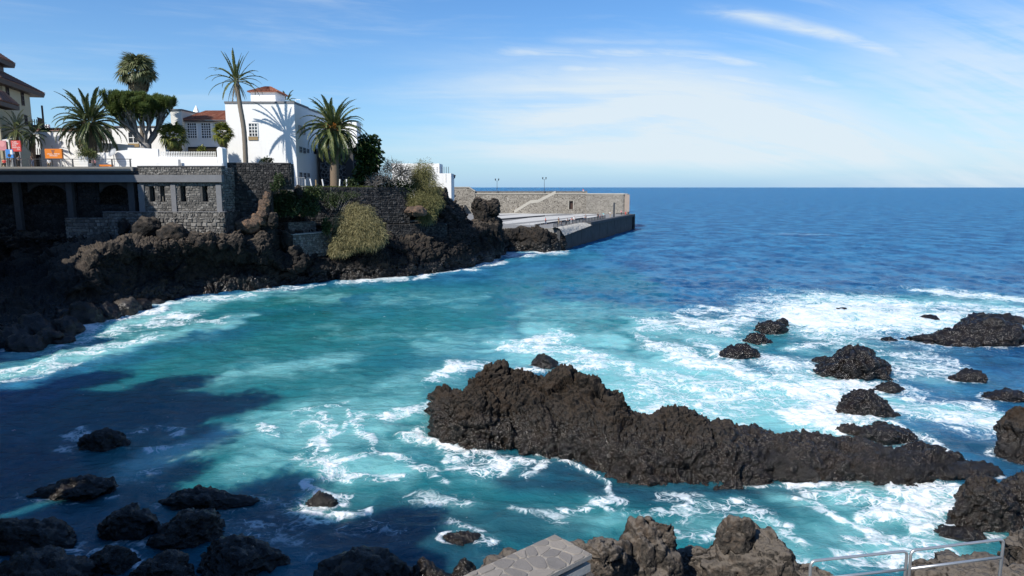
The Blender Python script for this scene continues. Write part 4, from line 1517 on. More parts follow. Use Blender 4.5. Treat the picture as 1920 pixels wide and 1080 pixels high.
sg = panel_sign('orange_sign', 'orange sign board with white lettering in front of the big white wall', 85, 115, 279, 297, 104.2, 'orange', [(0.1, 0.9), (0.25, 0.78)], area=(0.05, 0.95, 0.16, 0.52))
mb = MB()
a = P(99, 283, 104.2)
mb.add([(a.x - 0.28, 104.185, a.z + 0.15), (a.x + 0.28, 104.185, a.z + 0.15), (a.x, 104.185, a.z - 0.62), (a.x - 0.28, 104.197, a.z + 0.15), (a.x + 0.28, 104.197, a.z + 0.15), (a.x, 104.197, a.z - 0.62)], [(0, 2, 1), (0, 1, 4, 3), (1, 2, 5, 4), (2, 0, 3, 5)])
mb.build('emblem', M['tile_red'], sg)
mb = MB()
mb.tube([(a.x - 0.1, 104.4, a.z + 0.3), (a.x - 0.2, 104.3, a.z + 0.75), (a.x + 0.1, 104.25, a.z + 0.72)], 0.03, 5)
mb.build('sign_lamp', M['rail_dark'], sg)
panel_sign('red_sign', 'red sign board with four rows of white lettering by the yellow hotel', 22, 37.5, 263.5, 284, 101.5, 'red', [(0, .6), (0, .8), (0, .45), (0, .95), (.6, 1)], 0.2, True, (0.14, 0.92, 0.08, 0.92))
pk = panel_sign('pink_poster', 'pale pink poster panel at the left picture edge', -6, 10.5, 263.5, 282, 101.6, 'pink', None, 0.15, True)
mb = MB()
q = P(4, 270, 101.6)
mb.tube([(q.x, 101.597, q.z), (q.x, 101.585, q.z)], 0.42, 12)
mb.build('printed_spot', M['cloth_pink'], pk)
bl = panel_sign('blue_poster', 'small blue poster with a round picture, on a stand by the railing', 11.5, 23.5, 280, 296, 100.9, 'blue', None, 0.1, True)
mb = MB()
q = P(17.5, 291.5, 100.9)
mb.tube([(q.x, 100.897, q.z), (q.x, 100.885, q.z)], 0.24, 12)
mb.build('printed_spot', M['brown_wood'], bl)
q = P(17.5, 283, 100.9)
mb = MB()
mb.box((q.x + 0.1, 100.886, q.z - 0.5), (q.x + 0.42, 100.897, q.z + 0.15))
mb.build('printed_panel', M['cloth_white'], bl)
aw = empty('white_awning', (P(0, 262, 103).x, 103, 17.9), 'small white awning at the left picture edge', 'awning')
mb = MB()
q0, q1 = P(-20, 262, 103), P(15, 262, 103)
mb.add([(q0.x, 103, q0.z), (q1.x, 103, q1.z), (q1.x, 105, q1.z + 0.55), (q0.x, 105, q0.z + 0.55), (q0.x, 103, q0.z - 0.3), (q1.x, 103, q1.z - 0.3)], [(0, 1, 2, 3), (4, 5, 1, 0)])
mb.build('canopy', M['paint_white'], aw)
for q in (q0, q1):
    mb = MB()
    mb.box((q.x - 0.08, 103.02, 17.9), (q.x + 0.08, 103.16, q.z - 0.02))
    mb.build('post', M['paint_white'], aw)

d = P(211, 286.5, 102.4)
dish = empty('satellite_dish', (d.x, 102.6, 17.9), 'grey satellite dish in front of the white courtyard wall', 'satellite dish')
mb = MB()
ax = Vector((-0.25, -0.75, 0.55)).normalized()
u = ax.cross(Vector((0, 0, 1))).normalized()
v = u.cross(ax)
vs = [d - ax * 0.12]
for k, (rr, dd) in enumerate(((0.3, -0.09), (0.55, -0.02), (0.74, 0.08))):
    for i in range(20):
        t = 2 * PI * i / 20
        vs.append(d + (u * math.cos(t) * 0.85 + v * math.sin(t)) * rr + ax * dd)
fs = [(0, 1 + i, 1 + (i + 1) % 20) for i in range(20)]
for k in range(2):
    fs += [(1 + k * 20 + i, 21 + k * 20 + i, 21 + k * 20 + (i + 1) % 20, 1 + k * 20 + (i + 1) % 20) for i in range(20)]
mb.add(vs, fs)
mb.build('reflector', M['dish'], dish, smooth=True)
mb = MB()
mb.tube([(d.x, 102.65, 17.9), (d.x, 102.65, d.z - 0.1), d - ax * 0.12], 0.05, 6)
mb.build('mast', M['rail_grey'], dish)
mb = MB()
mb.tube([d - v * 0.7, d + ax * 0.75 - v * 0.1], 0.03, 5)
mb.build('feed_arm', M['rail_grey'], dish)
q = P(160, 303, 102.0)
mb = MB()
mb.hexa([(q.x - .55, 101.6, 17.9), (q.x + .55, 101.6, 17.9), (q.x + .55, 102.5, 17.9), (q.x - .55, 102.5, 17.9), (q.x - .75, 101.5, zat(293, 102)), (q.x + .75, 101.5, zat(293, 102)), (q.x + .75, 102.6, zat(293, 102)), (q.x - .75, 102.6, zat(293, 102))])
tag(mb.build('planter', M['white'], base=(q.x, 102, 17.9)), 'white planter box behind the terrace railing', 'planter')
q0, q1 = P(187, 309, 101.3), P(211, 309, 101.3)
bn = empty('orange_bench', ((q0.x + q1.x) / 2, 101.3, 17.9), 'orange bench top behind the right end of the terrace railing', 'bench')
mb = MB()
mb.box((q0.x, 101.1, zat(312, 101.3)), (q1.x, 101.6, zat(308.5, 101.3)))
mb.build('seat', M['orange'], bn)
for x in (q0.x + 0.15, q1.x - 0.15):
    mb = MB()
    mb.box((x - 0.08, 101.2, 17.9), (x + 0.08, 101.5, zat(312.05, 101.3)))
    mb.build('leg', M['rail_dark'], bn)

# ---- the yellow hotel at the left edge
A, B = P(8, 200, 110), P(57.5, 200, 121)
hd = Vector((B.x - A.x, B.y - A.y)).normalized()
hn = Vector((hd.y, -hd.x))                        # outward, towards the bay
L_h = Vector((B.x - A.x, B.y - A.y)).length
hotel = empty('hotel', (A.x, A.y, 17.9), 'yellow hotel with brown hipped roofs and a wooden balcony at the left edge', 'building')
ezh = 15 + (351 - 172) / F * 112
mb = MB()
back = [(A.x - hn.x * 16, A.y - hn.y * 16), (B.x - hn.x * 16, B.y - hn.y * 16)]
mb.prism([xy(A), xy(B), back[1], back[0]], 17.9, ezh)
mb.build('wall', M['beige'], hotel)


def hp(u, out, z):
    return Vector((A.x + hd.x * u + hn.x * out, A.y + hd.y * u + hn.y * out, z))


def hotel_roof(u0, u1, o0, o1, z0, z1, inset, name='roof'):
    """Hipped tile roof over a rectangle in the hotel's own directions, with a boxed wooden eave."""
    e = [hp(u0, o1, z0), hp(u1, o1, z0), hp(u1, o0, z0), hp(u0, o0, z0)]
    m0, m1 = hp(u0 + inset, (o0 + o1) / 2, z1), hp(u1 - inset, (o0 + o1) / 2, z1)
    tile_roof(hotel, e[0], e[1], m1, m0, 0.45, 'tile_brown', name)
    tile_roof(hotel, e[1], e[2], m1, m1, 0.45, 'tile_brown', name)
    tile_roof(hotel, e[2], e[3], m0, m1, 0.45, 'tile_brown', name)
    tile_roof(hotel, e[3], e[0], m0, m0, 0.45, 'tile_brown', name)
    mb = MB()
    c = sum(((Vector(q)) for q in e), Vector((0, 0, 0))) / 4
    lo = [tuple(c + (q - c) * 0.97 + Vector((0, 0, -0.75))) for q in e]
    mb.hexa(lo + [tuple(q + Vector((0, 0, -0.14))) for q in e])
    mb.build('eave', M['brown_wood'], hotel)


hotel_roof(-6, L_h + 3.6, -9, 1.3, ezh + 0.75, ezh + 3.9, 5.0)
mb = MB()
pc = [hp(-6, -2.6, 0), hp(L_h - 2.4, -2.6, 0), hp(L_h - 2.4, -9, 0), hp(-6, -9, 0)]
mb.prism([xy(p) for p in pc], ezh + 0.5, ezh + 4.6)
mb.build('attic', M['brown_wood'], hotel)
hotel_roof(-6, L_h - 0.6, -10, -1.4, ezh + 5.0, ezh + 8.6, 5.2)
for u, z0, w, h in ((1.8, 168, 1.15, 2.5), (8.0, 175, 1.15, 2.5), (8.6, 219, 1.1, 1.6), (9.6, 257, 1.2, 2.6), (2.4, 215, 1.1, 2.3)):
    Yl = A.y + hd.y * u
    c = hp(u, 0, 15 + (351 - z0) / F * Yl * 1.0 - h / 2 - 0.15)
    window(hotel, c, (hd.x, hd.y, 0), w, h, 2, 3, 'brown_wood', fr=0.13)


def balcony(zf):
    mb = MB()
    q = [hp(L_h + 0.004, 0.9, 0), hp(L_h + 3.0, 0.9, 0), hp(L_h + 3.0, -6, 0), hp(L_h + 0.004, -6, 0)]
    mb.prism([xy(p) for p in q], zf - 0.35, zf)
    bal = mb.build('balcony', M['brown_wood'], hotel)
    mb = MB()
    for i in range(13):
        p = hp(L_h + 0.1 + i * 0.235, 0.86, zf)
        mb.box((p.x - 0.05, p.y - 0.05, zf), (p.x + 0.05, p.y + 0.05, zf + 1.2))
    for z in (zf + 0.02, zf + 0.62, zf + 1.2):
        mb.slab(xy(hp(L_h + 0.05, 0.84, 0)), xy(hp(L_h + 3.0, 0.84, 0)), 0.1, z, z + 0.12)
    for i in range(20):
        p = hp(L_h + 2.95, 0.8 - i * 0.34, zf)
        mb.box((p.x - 0.05, p.y - 0.05, zf), (p.x + 0.05, p.y + 0.05, zf + 1.2))
    mb.slab(xy(hp(L_h + 0.05, 0.82, 0)), xy(hp(L_h + 2.98, 0.82, 0)), 0.05, zf + 0.1, zf + 0.62)
    mb.build('balustrade', M['brown_wood'], bal)
    for o in (0.82, -2.6, -5.8):
        p = hp(L_h + 2.9, o, 0)
        mb = MB()
        mb.box((p.x - 0.11, p.y - 0.11, zf), (p.x + 0.11, p.y + 0.11, zf + 3.6))
        mb.build('post', M['brown_wood'], bal)


balcony(15 + (351 - 239) / F * 122)
balcony(15 + (351 - 292) / F * 122)
mb = MB()
mb.prism([xy(p) for p in (hp(L_h + 0.006, 0.5, 0), hp(L_h + 2.6, 0.5, 0), hp(L_h + 2.6, -6, 0), hp(L_h + 0.006, -6, 0))], 17.9, 15 + (351 - 296) / F * 122)
mb.build('porch', M['brown_wood'], hotel)
# lower roof at the picture edge
mb = MB()
mb.prism([xy(hp(-8, 0.004, 0)), xy(hp(-2.4, 0.004, 0)), xy(hp(-2.4, 1.9, 0)), xy(hp(-8, 1.9, 0))][::-1], 17.9, 15 + (351 - 216) / F * 109)
mb.build('lower_wing', M['beige'], hotel)
hotel_roof(-9, -1.6, 0.1, 2.6, 15 + (351 - 214) / F * 109 + 0.9, 15 + (351 - 193) / F * 109 + 0.9, 2.0)

# ---- garden wall under the big palm, the small terraces on the cliff, posts
g0, g1 = P(541, 370, 112.6), P(768, 370, 123.4)
zg = 15.0
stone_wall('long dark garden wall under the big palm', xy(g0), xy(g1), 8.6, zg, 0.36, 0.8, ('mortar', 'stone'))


def small_wall(label, pxa, pxb, pyt, pyb, size=0.34, cap=None, mats=('mortar_mid', 'stone_lit'), depth=2.2, fwd=0.9):
    Ya, Yb = (cliffY(p, (pyt + pyb * 2) / 3) - fwd for p in (pxa, pxb))
    a, b = P(pxa, pyt, Ya), P(pxb, pyt, Yb)
    return stone_wall(label, xy(a), xy(b), P(pxa, pyb, Ya).z - 0.8, (a.z + b.z) / 2, size, depth, mats, cap)


small_wall('small grey terrace wall above the shaded hollow, left of the tan tamarisk', 549, 622, 438, 476, 0.34, ('pale_cement', 0.10))
small_wall('short upper terrace wall beside the little conical rock', 540, 592, 416, 436, 0.32)
small_wall('dark step of wall right of the tan tamarisk', 702, 768, 397, 420, 0.34, ('pale_cement', 0.08), ('mortar', 'stone'))
small_wall('low terrace wall with a pale ledge below the round green tamarisk', 726, 792, 420, 445, 0.34, None, ('mortar', 'stone'))
small_wall('little bench wall of dark blocks on the ledge', 755, 792, 416, 428, 0.3, ('concrete', 0.22), ('mortar', 'stone'), fwd=1.3)
small_wall('rounded dry-stone patch of wall above the sea rocks', 792, 838, 419, 446, 0.3, None, ('mortar', 'stone'))
for i, (px, y0, lean, mat) in enumerate(((573, 336, 0.0, 'paint_white'), (585, 335, -0.12, 'paint_white'), (607, 336, -0.1, 'paint_white'), (637, 336, 0.05, 'paint_white'), (650.5, 336, 0.0, 'paint_white'), (593, 337, 0.0, 'tan_wood'))):
    Y = float(np.interp(px, [541, 768], [113.3, 124.0]))
    q = P(px, 356, Y)
    mb = MB()
    t = zat(y0, Y, px)
    mb.tube([(q.x, Y, zg - 0.02), (q.x + lean, Y, (zg + t) / 2), (q.x + lean * 2, Y, t)], 0.12, 8)
    tag(mb.build('fence_post', M[mat], base=(q.x, Y, zg)), ['thick white post nearest the white house, at the left of the row', 'leaning white post second from the left, before the weathered one', 'leaning white post just left of the big palm trunk', 'white post just right of the big palm trunk', 'white post furthest right on the garden wall', 'weathered wooden post between two leaning white ones'][i], 'post', 'posts along the garden wall')
gr = empty('garden_railing', (P(556, 340, 112).x, 112, 14.6), 'thin railing beside the corner of the white house', 'railing')
q0, q1 = P(546, 332, 112.2), P(571, 333, 112.2)
mb = MB()
mb.tube([(q0.x, 112.2, q0.z), (q1.x, 112.2, q1.z)], 0.03, 5)
mb.tube([(q0.x, 112.2, 15.1), (q1.x, 112.2, 15.1)], 0.03, 5)
mb.build('rail', M['rail_grey'], gr)
for i in range(6):
    x = q0.x + (q1.x - q0.x) * i / 5
    mb = MB()
    mb.tube([(x, 112.2, 14.6), (x, 112.2, q0.z)], 0.03, 5)
    mb.build('post', M['rail_grey'], gr)
mb = MB()
mb.slab(xy(P(536, 350, 112.4)), xy(P(572, 350, 112.4)), 4, 14.3, 14.72)
tag(mb.build('garden_landing', M['concrete'], base=(P(556, 350, 112).x, 112, 14.3)), kind='structure')

# ---- white house at the end of the cliff
YE = 152.0
e0, e1 = P(800, 350, YE).x, P(846, 350, YE).x
eh = empty('end_house', ((e0 + e1) / 2, YE, 9), 'white cubic house at the end of the cliff with thin posts on its roof', 'house')
mb = MB()
mb.box((e0, YE, 3.0), (e1, YE + 8, zat(325, YE)))
mb.box((P(735, 320, 160).x, 160, 9.0), (e0 + 2, 168, zat(306.5, 160)))
mb.build('wall', M['white'], eh)
for i in range(6):
    x = P(820 + i * 4.2, 320, YE + 0.6).x
    mb = MB()
    mb.tube([(x, YE + 0.6, zat(325, YE)), (x, YE + 0.6, zat(312.5, YE))], 0.055, 6)
    mb.build('roof_post', M['rail_dark'], eh)
mb = MB()
zz = zat(322, YE)
for k in range(3):
    mb.tube([(P(806, 320, YE + 1).x, YE + 1, zz + k * 0.45), (P(822, 320, YE + 1).x, YE + 1, zz + k * 0.45)], 0.04, 5)
for i in range(5):
    x = P(806 + i * 4, 320, YE + 1).x
    mb.tube([(x, YE + 1, zat(325, YE)), (x, YE + 1, zz + 1.0)], 0.04, 5)
mb.build('roof_railing', M['rail_grey'], eh)
mb = MB()
mb.tube([(P(836, 340, YE).x, YE - 0.05, zat(342, YE)), (P(836, 340, YE).x, YE - 0.05, zat(325.5, YE))], 0.05, 5)
mb.build('drain_pipe', M['offwhite'], eh)

# ------------------------------------------------------------------ palms and other plants
RV = random.Random(5)


def frond_mesh(name, mat, length, bend, n=30, leaf=0.55, wid=0.05, vee=0.5, twist=0.0, seed=0, up0=0.0):
    """Feather frond that grows along +X and bends down by bend radians over its length."""
    r = random.Random(seed)
    mb = MB()
    pts, p, a = [], Vector((0, 0, 0)), up0
    k = 14
    for i in range(k + 1):
        pts.append(p.copy())
        t = i / k
        a -= bend / k * (0.35 + 1.3 * t)
        p = p + Vector((math.cos(a), twist * t / k * 4, math.sin(a))) * (length / k)
    mb.tint = 0.8
    mb.tube(pts, [max(0.055 * length / 4.5 * (1 - i / k), 0.008) for i in range(k + 1)], 4)
    for i in range(n):
        t = 0.10 + 0.90 * (i + 0.5) / n
        f = t * k
        j = min(int(f), k - 1)
        b = pts[j].lerp(pts[j + 1], f - j)
        tan = (pts[j + 1] - pts[j]).normalized()
        up = Vector((-tan.z, 0, tan.x))
        L = leaf * (math.sin(PI * min(1, 0.12 + t * 0.86)) ** 0.6) * r.uniform(0.85, 1.12)
        for s in (-1, 1):
            d = (Vector((0, s, 0)) * 0.80 + tan * (0.62 + 0.5 * t) + up * (vee + r.uniform(-0.18, 0.18))).normalized()
            e = b + d * L + Vector((0, 0, -L * 0.22 * r.uniform(0.4, 1.5)))
            m = b + d * L * 0.55
            w = tan * wid * 0.5
            mb.tint = r.uniform(0, 0.75) + 0.25 * (t > 0.92)
            mb.add([b - w * 0.7, b + w * 0.7, m + w, m - w, e], [(0, 1, 2, 3), (3, 2, 4)])
    return mb.mesh(name, mat)


def fan_mesh(name, mat, petiole, rad, seed=0, droop=0.3, n=18):
    """Fan leaf on a stalk along +X."""
    r = random.Random(seed)
    mb = MB()
    mb.tint = 0.7
    end = Vector((petiole, 0, -petiole * 0.06))
    mb.tube([(0, 0, 0), tuple(end)], [0.035, 0.02], 4)
    for i in range(n):
        a = -1.75 + 3.5 * i / (n - 1) + r.uniform(-0.05, 0.05)
        L = rad * (0.72 + 0.28 * math.cos(a * 0.7)) * r.uniform(0.9, 1.1)
        d = Vector((math.cos(a), math.sin(a), -0.04 - 0.18 * abs(math.sin(a))))
        s = Vector((-math.sin(a), math.cos(a), 0))
        w = rad * 0.085
        m = end + d * L * 0.6 + Vector((0, 0, 0.05 * rad))
        t = end + d * L + Vector((0, 0, -droop * rad * r.uniform(0.6, 1.4)))
        mb.tint = r.uniform(0, 0.85)
        mb.add([end, m - s * w, m + s * w + Vector((0, 0, -0.03 * rad)), t], [(0, 1, 2), (1, 3, 2)])
    return mb.mesh(name, mat)


def put_leaf(parent, name, mesh, at, az, el, roll=0.0, sc=1.0):
    """Leaf with its base at 'at' (in the parent's frame), heading az, rising by el."""
    o = link(name, mesh, parent, at)
    o.rotation_mode = 'XYZ'
    o.rotation_euler = (Matrix.Rotation(az, 4, 'Z') @ Matrix.Rotation(-el, 4, 'Y') @ Matrix.Rotation(roll, 4, 'X')).to_euler()
    o.scale = (sc, sc, sc)
    return o


def trunk_mesh(mb, pts, r0, r1, rings=18, bulge=0.0, seed=0, n=10):
    A = catmull(np.array([p[:] for p in map(Vector, pts)]), rings * 2 + 1)
    rad = []
    for i in range(len(A)):
        t = i / (len(A) - 1)
        rad.append((r0 + (r1 - r0) * t) * (1 + 0.05 * (i % 2)) + bulge * max(0, t - 0.85) / 0.15)
    mb.tube([tuple(p) for p in A], rad, n)


def feather_palm(name, label, px_base, py_base, px_top, py_top, Y, radius_px, n, mats, trunk_w, group=None, spread=(-0.9, 1.35), leaf=0.5, dead=0, fruit=False, bends=(0.9, 1.35, 1.5), tmat='trunk', bulge=0.2, base_z=None, pts=None, seed=1, nleaf=30, lw=0.055, cat='palm tree', sc=(0.85, 1.1)):
    b = P(px_base, py_base, Y)
    if base_z is not None:
        b.z = base_z
    t = P(px_top, py_top, Y)
    root = empty(name, b, label, cat, group)
    k = (t - Vector((0, 0, H))).length / F
    R = radius_px * k
    r = random.Random(seed)
    mb = MB()
    line = [b - b] + [P(x, y, Y) - b for x, y in (pts or [])] + [t - b]
    trunk_mesh(mb, line, trunk_w * k * 0.5 * 1.12, trunk_w * k * 0.5 * 0.92, 16, bulge)
    mb.build('trunk', M[tmat], root, smooth=True, local=True)
    top = t - b
    vars_ = [frond_mesh('frond', M[mats[0]], R * 1.08, bd, nleaf, leaf, lw, 0.45, tw, seed * 10 + i, 0.12) for i, (bd, tw) in enumerate(((bends[0], 0.1), (bends[1], -0.15), (bends[1], 0.2), (bends[2], 0.0)))]
    for i in range(n):
        f = (i + 0.5) / n
        s = 1 - 2 * f
        el = spread[0] + (spread[1] - spread[0]) * (1 - f) ** 1.0
        az = i * 2.39996 + r.uniform(-0.25, 0.25)
        m = vars_[0] if el > 0.85 else (vars_[1 + i % 2] if el > -0.1 else vars_[3])
        at = top + Vector((math.cos(az), math.sin(az), 0)) * trunk_w * k * 0.30 + Vector((0, 0, 0.25 * math.sin(el)))
        put_leaf(root, 'frond', m, at, az, el + r.uniform(-0.08, 0.08), r.uniform(-0.5, 0.5), r.uniform(*sc))
    if dead:
        dm = [frond_mesh('dry_frond', M['frond_dry'], R * 0.8, 0.5, max(10, nleaf // 2), leaf * 0.6, lw, 0.1, 0.1, 900 + j, 0.0) for j in range(2)]
        for i in range(dead):
            az = i * 2.39996 + 0.6
            put_leaf(root, 'dry_frond', dm[i % 2], top + Vector((math.cos(az), math.sin(az), 0)) * trunk_w * k * 0.35 + Vector((0, 0, -0.2)), az, r.uniform(-1.35, -0.95), r.uniform(-.6, .6), r.uniform(0.7, 1.0))
    if fruit:
        for i in range(4):
            az = -PI / 2 + (i - 1.5) * 0.7
            mb = MB()
            rr = random.Random(i)
            c = top + Vector((math.cos(az) * R * 0.24, math.sin(az) * R * 0.24, R * (0.10 - 0.09 * (i % 2))))
            for j in range(46):
                d = Vector((rr.gauss(0, 1), rr.gauss(0, 1), rr.gauss(0, 1))).normalized()
                q = c + Vector((d.x, d.y, d.z * 1.3)) * R * 0.075 * rr.uniform(0.4, 1)
                mb.tube([top * 0.5 + q * 0.5 if j % 9 == 0 else q - d * 0.05, q, q + d * 0.10], [0.015, 0.06, 0.02], 5)
            mb.build('date_cluster', M['fruit'], root, local=True)
    return root


feather_palm('date_palm', 'big full date palm with orange fruit standing on the garden wall before the white house', 628, 356, 626, 243, 119.2, 56, 100, ('frond',), 14.5, None, (-1.10, 1.38), 0.66, 10, True, (0.95, 1.55, 1.5), 'trunk', 0.28, 14.72, seed=3, nleaf=46, lw=0.15)
feather_palm('date_palm', 'wide dark date palm with long arching fronds left of the dragon tree', 170, 305, 168, 230, 104.8, 50, 80, ('frond_dark',), 18, None, (-0.95, 1.35), 0.60, 14, False, (0.75, 1.45, 1.5), 'trunk', 0.3, 17.9, seed=8, nleaf=44, lw=0.14)
feather_palm('date_palm', 'thin tall palm with a sparse crown in front of the white house wall', 461, 316, 443, 152, 111.5, 46, 30, ('frond',), 7.6, None, (-0.35, 1.38), 0.36, 14, False, (0.35, 1.2, 1.5), 'trunk_grey', 0.10, 17.0, [(458, 250), (450, 198)], seed=12, nleaf=36, lw=0.15)
# crowns of the two palms before the hotel
feather_palm('young_palm', 'young feather palm in front of the yellow hotel, the larger of two', 30, 312, 30, 243, 104.5, 30, 30, ('frond',), 7, 'small palms by the hotel', (-0.9, 1.3), 0.4, 0, False, (0.8, 1.3, 1.5), 'trunk', 0.1, 17.9, seed=21, nleaf=26, lw=0.10)
feather_palm('young_palm', 'young feather palm at the corner of the yellow hotel beside the white wall', 63, 312, 62, 252, 105.5, 22, 24, ('frond_dark',), 6, 'small palms by the hotel', (-1.1, 1.2), 0.35, 0, False, (0.8, 1.3, 1.5), 'trunk', 0.1, 17.9, seed=22, nleaf=26, lw=0.10)
feather_palm('roof_palm', 'palm fronds showing behind the roof edge of the white house', 537, 320, 537, 190, 133, 17, 16, ('frond_dark',), 8, None, (-0.2, 1.2), 0.35, 0, False, (0.8, 1.3, 1.5), 'trunk', 0.1, 14.8, seed=24, nleaf=22, lw=0.10)


def fan_palm(name, label, px, py_base, py_top, Y, R_px, n, mat, trunk_w, group=None, skirt=0, base_z=17.9, seed=1, spread=(-1.0, 1.4)):
    b = P(px, py_base, Y)
    t = P(px, py_top, Y)
    b = Vector((t.x, Y, base_z))
    root = empty(name, b, label, 'palm tree', group)
    k = (t - Vector((0, 0, H))).length / F
    R = R_px * k
    r = random.Random(seed)
    mb = MB()
    trunk_mesh(mb, [(0, 0, 0), ((t.z - b.z) * 0.01, 0, (t.z - b.z) * 0.5), (0, 0, t.z - b.z)], trunk_w * k * 0.55, trunk_w * k * 0.42, 14, 0.05)
    mb.build('trunk', M['trunk_grey'], root, smooth=True, local=True)
    ms = [fan_mesh('fan_leaf', M[mat], R * 0.50, R * 0.56, seed * 5 + j, 0.25 + 0.2 * j) for j in range(3)]
    top = Vector((0, 0, t.z - b.z))
    for i in range(n):
        f = (i + 0.5) / n
        el = spread[0] + (spread[1] - spread[0]) * (1 - f) ** 0.9
        put_leaf(root, 'fan_leaf', ms[i % 3], top + Vector((0, 0, 0.1 * R * math.sin(el))), i * 2.39996, el, r.uniform(-0.5, 0.5), r.uniform(0.85, 1.12))
    if skirt:
        ds = [fan_mesh('dry_leaf', M['frond_dry'], R * 0.42, R * 0.55, 300 + j, 0.5) for j in range(2)]
        for i in range(skirt):
            f = i / skirt
            az = i * 2.39996
            put_leaf(root, 'dry_leaf', ds[i % 2], top + Vector((math.cos(az) * R * 0.06, math.sin(az) * R * 0.06, -R * (0.05 + 0.95 * f))), az, -0.85 - 0.55 * min(1, f * 1.5) + r.uniform(-.12, .12), r.uniform(-.5, .5), r.uniform(0.75, 1.0) * (1 - 0.25 * f))
    return root


fan_palm('fan_palm', 'tall fan palm with a shaggy skirt rising behind the dragon tree', 257, 300, 135, 113, 29, 56, 'fan', 8, None, 60, seed=4, spread=(-0.7, 1.4))
fan_palm('small_fan_palm', 'small yellowish fan palm right of the dragon tree trunk', 325, 300, 257, 107, 24, 30, 'fan_yellow', 8, 'small fan palms in the courtyard', 14, seed=6)
fan_palm('small_fan_palm', 'small fan palm against the left edge of the white house', 418, 300, 250, 112.5, 19, 26, 'fan_yellow', 6, 'small fan palms in the courtyard', 10, seed=9)


# ---- dragon tree
def dragon_tree():
    b = P(274, 282, 106.5)
    b.z = 17.9
    root = empty('dragon_tree', b, 'old dragon tree with a grey forked trunk and a flat umbrella crown', 'tree')
    k = 106.0 / F
    r = random.Random(31)
    mb = MB()
    tips = []
    top_z = P(274, 200, 106.5).z - b.z

    def ceiling(x):                  # the crown dips towards its rims
        u = x / (70 * k)
        return top_z + 0.75 - 0.9 * min(1.4, abs(u)) ** 2.4

    def grow(p, d, L, rad, gen):
        n = 3
        pts = [p]
        q = p.copy()
        for i in range(n):
            d = (d + Vector((r.gauss(0, .07), r.gauss(0, .07), 0.10 + 0.03 * gen))).normalized()
            q = q + d * (L / n)
            pts.append(q.copy())
        mb.tube([tuple(v) for v in pts], [rad * (1 - 0.18 * i / n) for i in range(n + 1)], 7 if gen < 3 else 5, cap=gen == 0)
        if (gen >= 4 and r.random() < 0.6) or (gen >= 3 and math.hypot(q.x, q.y) > 2.6 and r.random() < 0.8):
            tips.append((q + Vector((0, 0, 0.25)), d))
        if q.z > ceiling(q.x) or gen >= 7:
            tips.append((q, d))
            return
        m = 3 if r.random() < 0.45 and gen > 0 else 2
        a0 = r.uniform(0, 2 * PI)
        for j in range(m):
            a = a0 + 2 * PI * j / m + r.uniform(-.4, .4)
            o = d.orthogonal().normalized()
            o = Matrix.Rotation(a, 3, d) @ o
            nd = (d + o * r.uniform(0.42, 0.62) + Vector((q.x * 0.02, q.y * 0.02, -0.02))).normalized()
            grow(q, nd, L * r.uniform(0.70, 0.90), rad * 0.66, gen + 1)

    fork = Vector((0.1, 0, P(274, 268, 106.5).z - b.z))
    trunk_h = fork.z
    mb.tube([(-0.1, 0, 0), (-0.05, 0, trunk_h * 0.5), tuple(fork)], [0.95, 0.80, 0.72], 12)
    for dx, dy, L, ra in ((-1.05, 0.15, 2.3, 0.48), (-0.55, -0.5, 2.0, 0.36), (0.70, 0.2, 2.1, 0.42), (0.15, 0.75, 1.9, 0.34), (0.35, -0.75, 1.8, 0.30), (-0.25, 0.5, 1.9, .3), (-0.85, -0.3, 2.6, .3)):
        grow(fork + Vector((dx * 0.15, dy * 0.15, -0.25)), Vector((dx, dy, 0.72)).normalized(), L, ra, 1)
    mb.build('trunk', M['bark_grey'], root, smooth=True, local=True)
    # rosettes of sword leaves at every tip
    mb = MB()
    tips += [(q - d * 0.55 + Vector((0, 0, -0.1)), d) for q, d in tips if r.random() < 0.75]
    for q, d in tips:
        n = 26
        for i in range(n):
            f = (i + .5) / n
            el = -0.35 + 1.8 * f
            az = i * 2.39996 + r.uniform(-.2, .2)
            v = Vector((math.cos(az) * math.cos(el), math.sin(az) * math.cos(el), math.sin(el)))
            L = r.uniform(0.55, 0.85)
            s = v.cross(Vector((0, 0, 1)))
            s = s.normalized() * 0.06 if s.length > 1e-3 else Vector((0.05, 0, 0))
            mb.tint = r.uniform(0, 0.7) + 0.3 * (r.random() < 0.1)
            mb.add([q - s, q + s, q + v * L * 0.6 + s, q + v * L * 0.6 - s, q + v * L + Vector((0, 0, -0.08))], [(0, 1, 2, 3), (3, 2, 4)])
    mb.build('crown', M['dragon'], root, local=True)
    return len(tips)


dragon_tree()


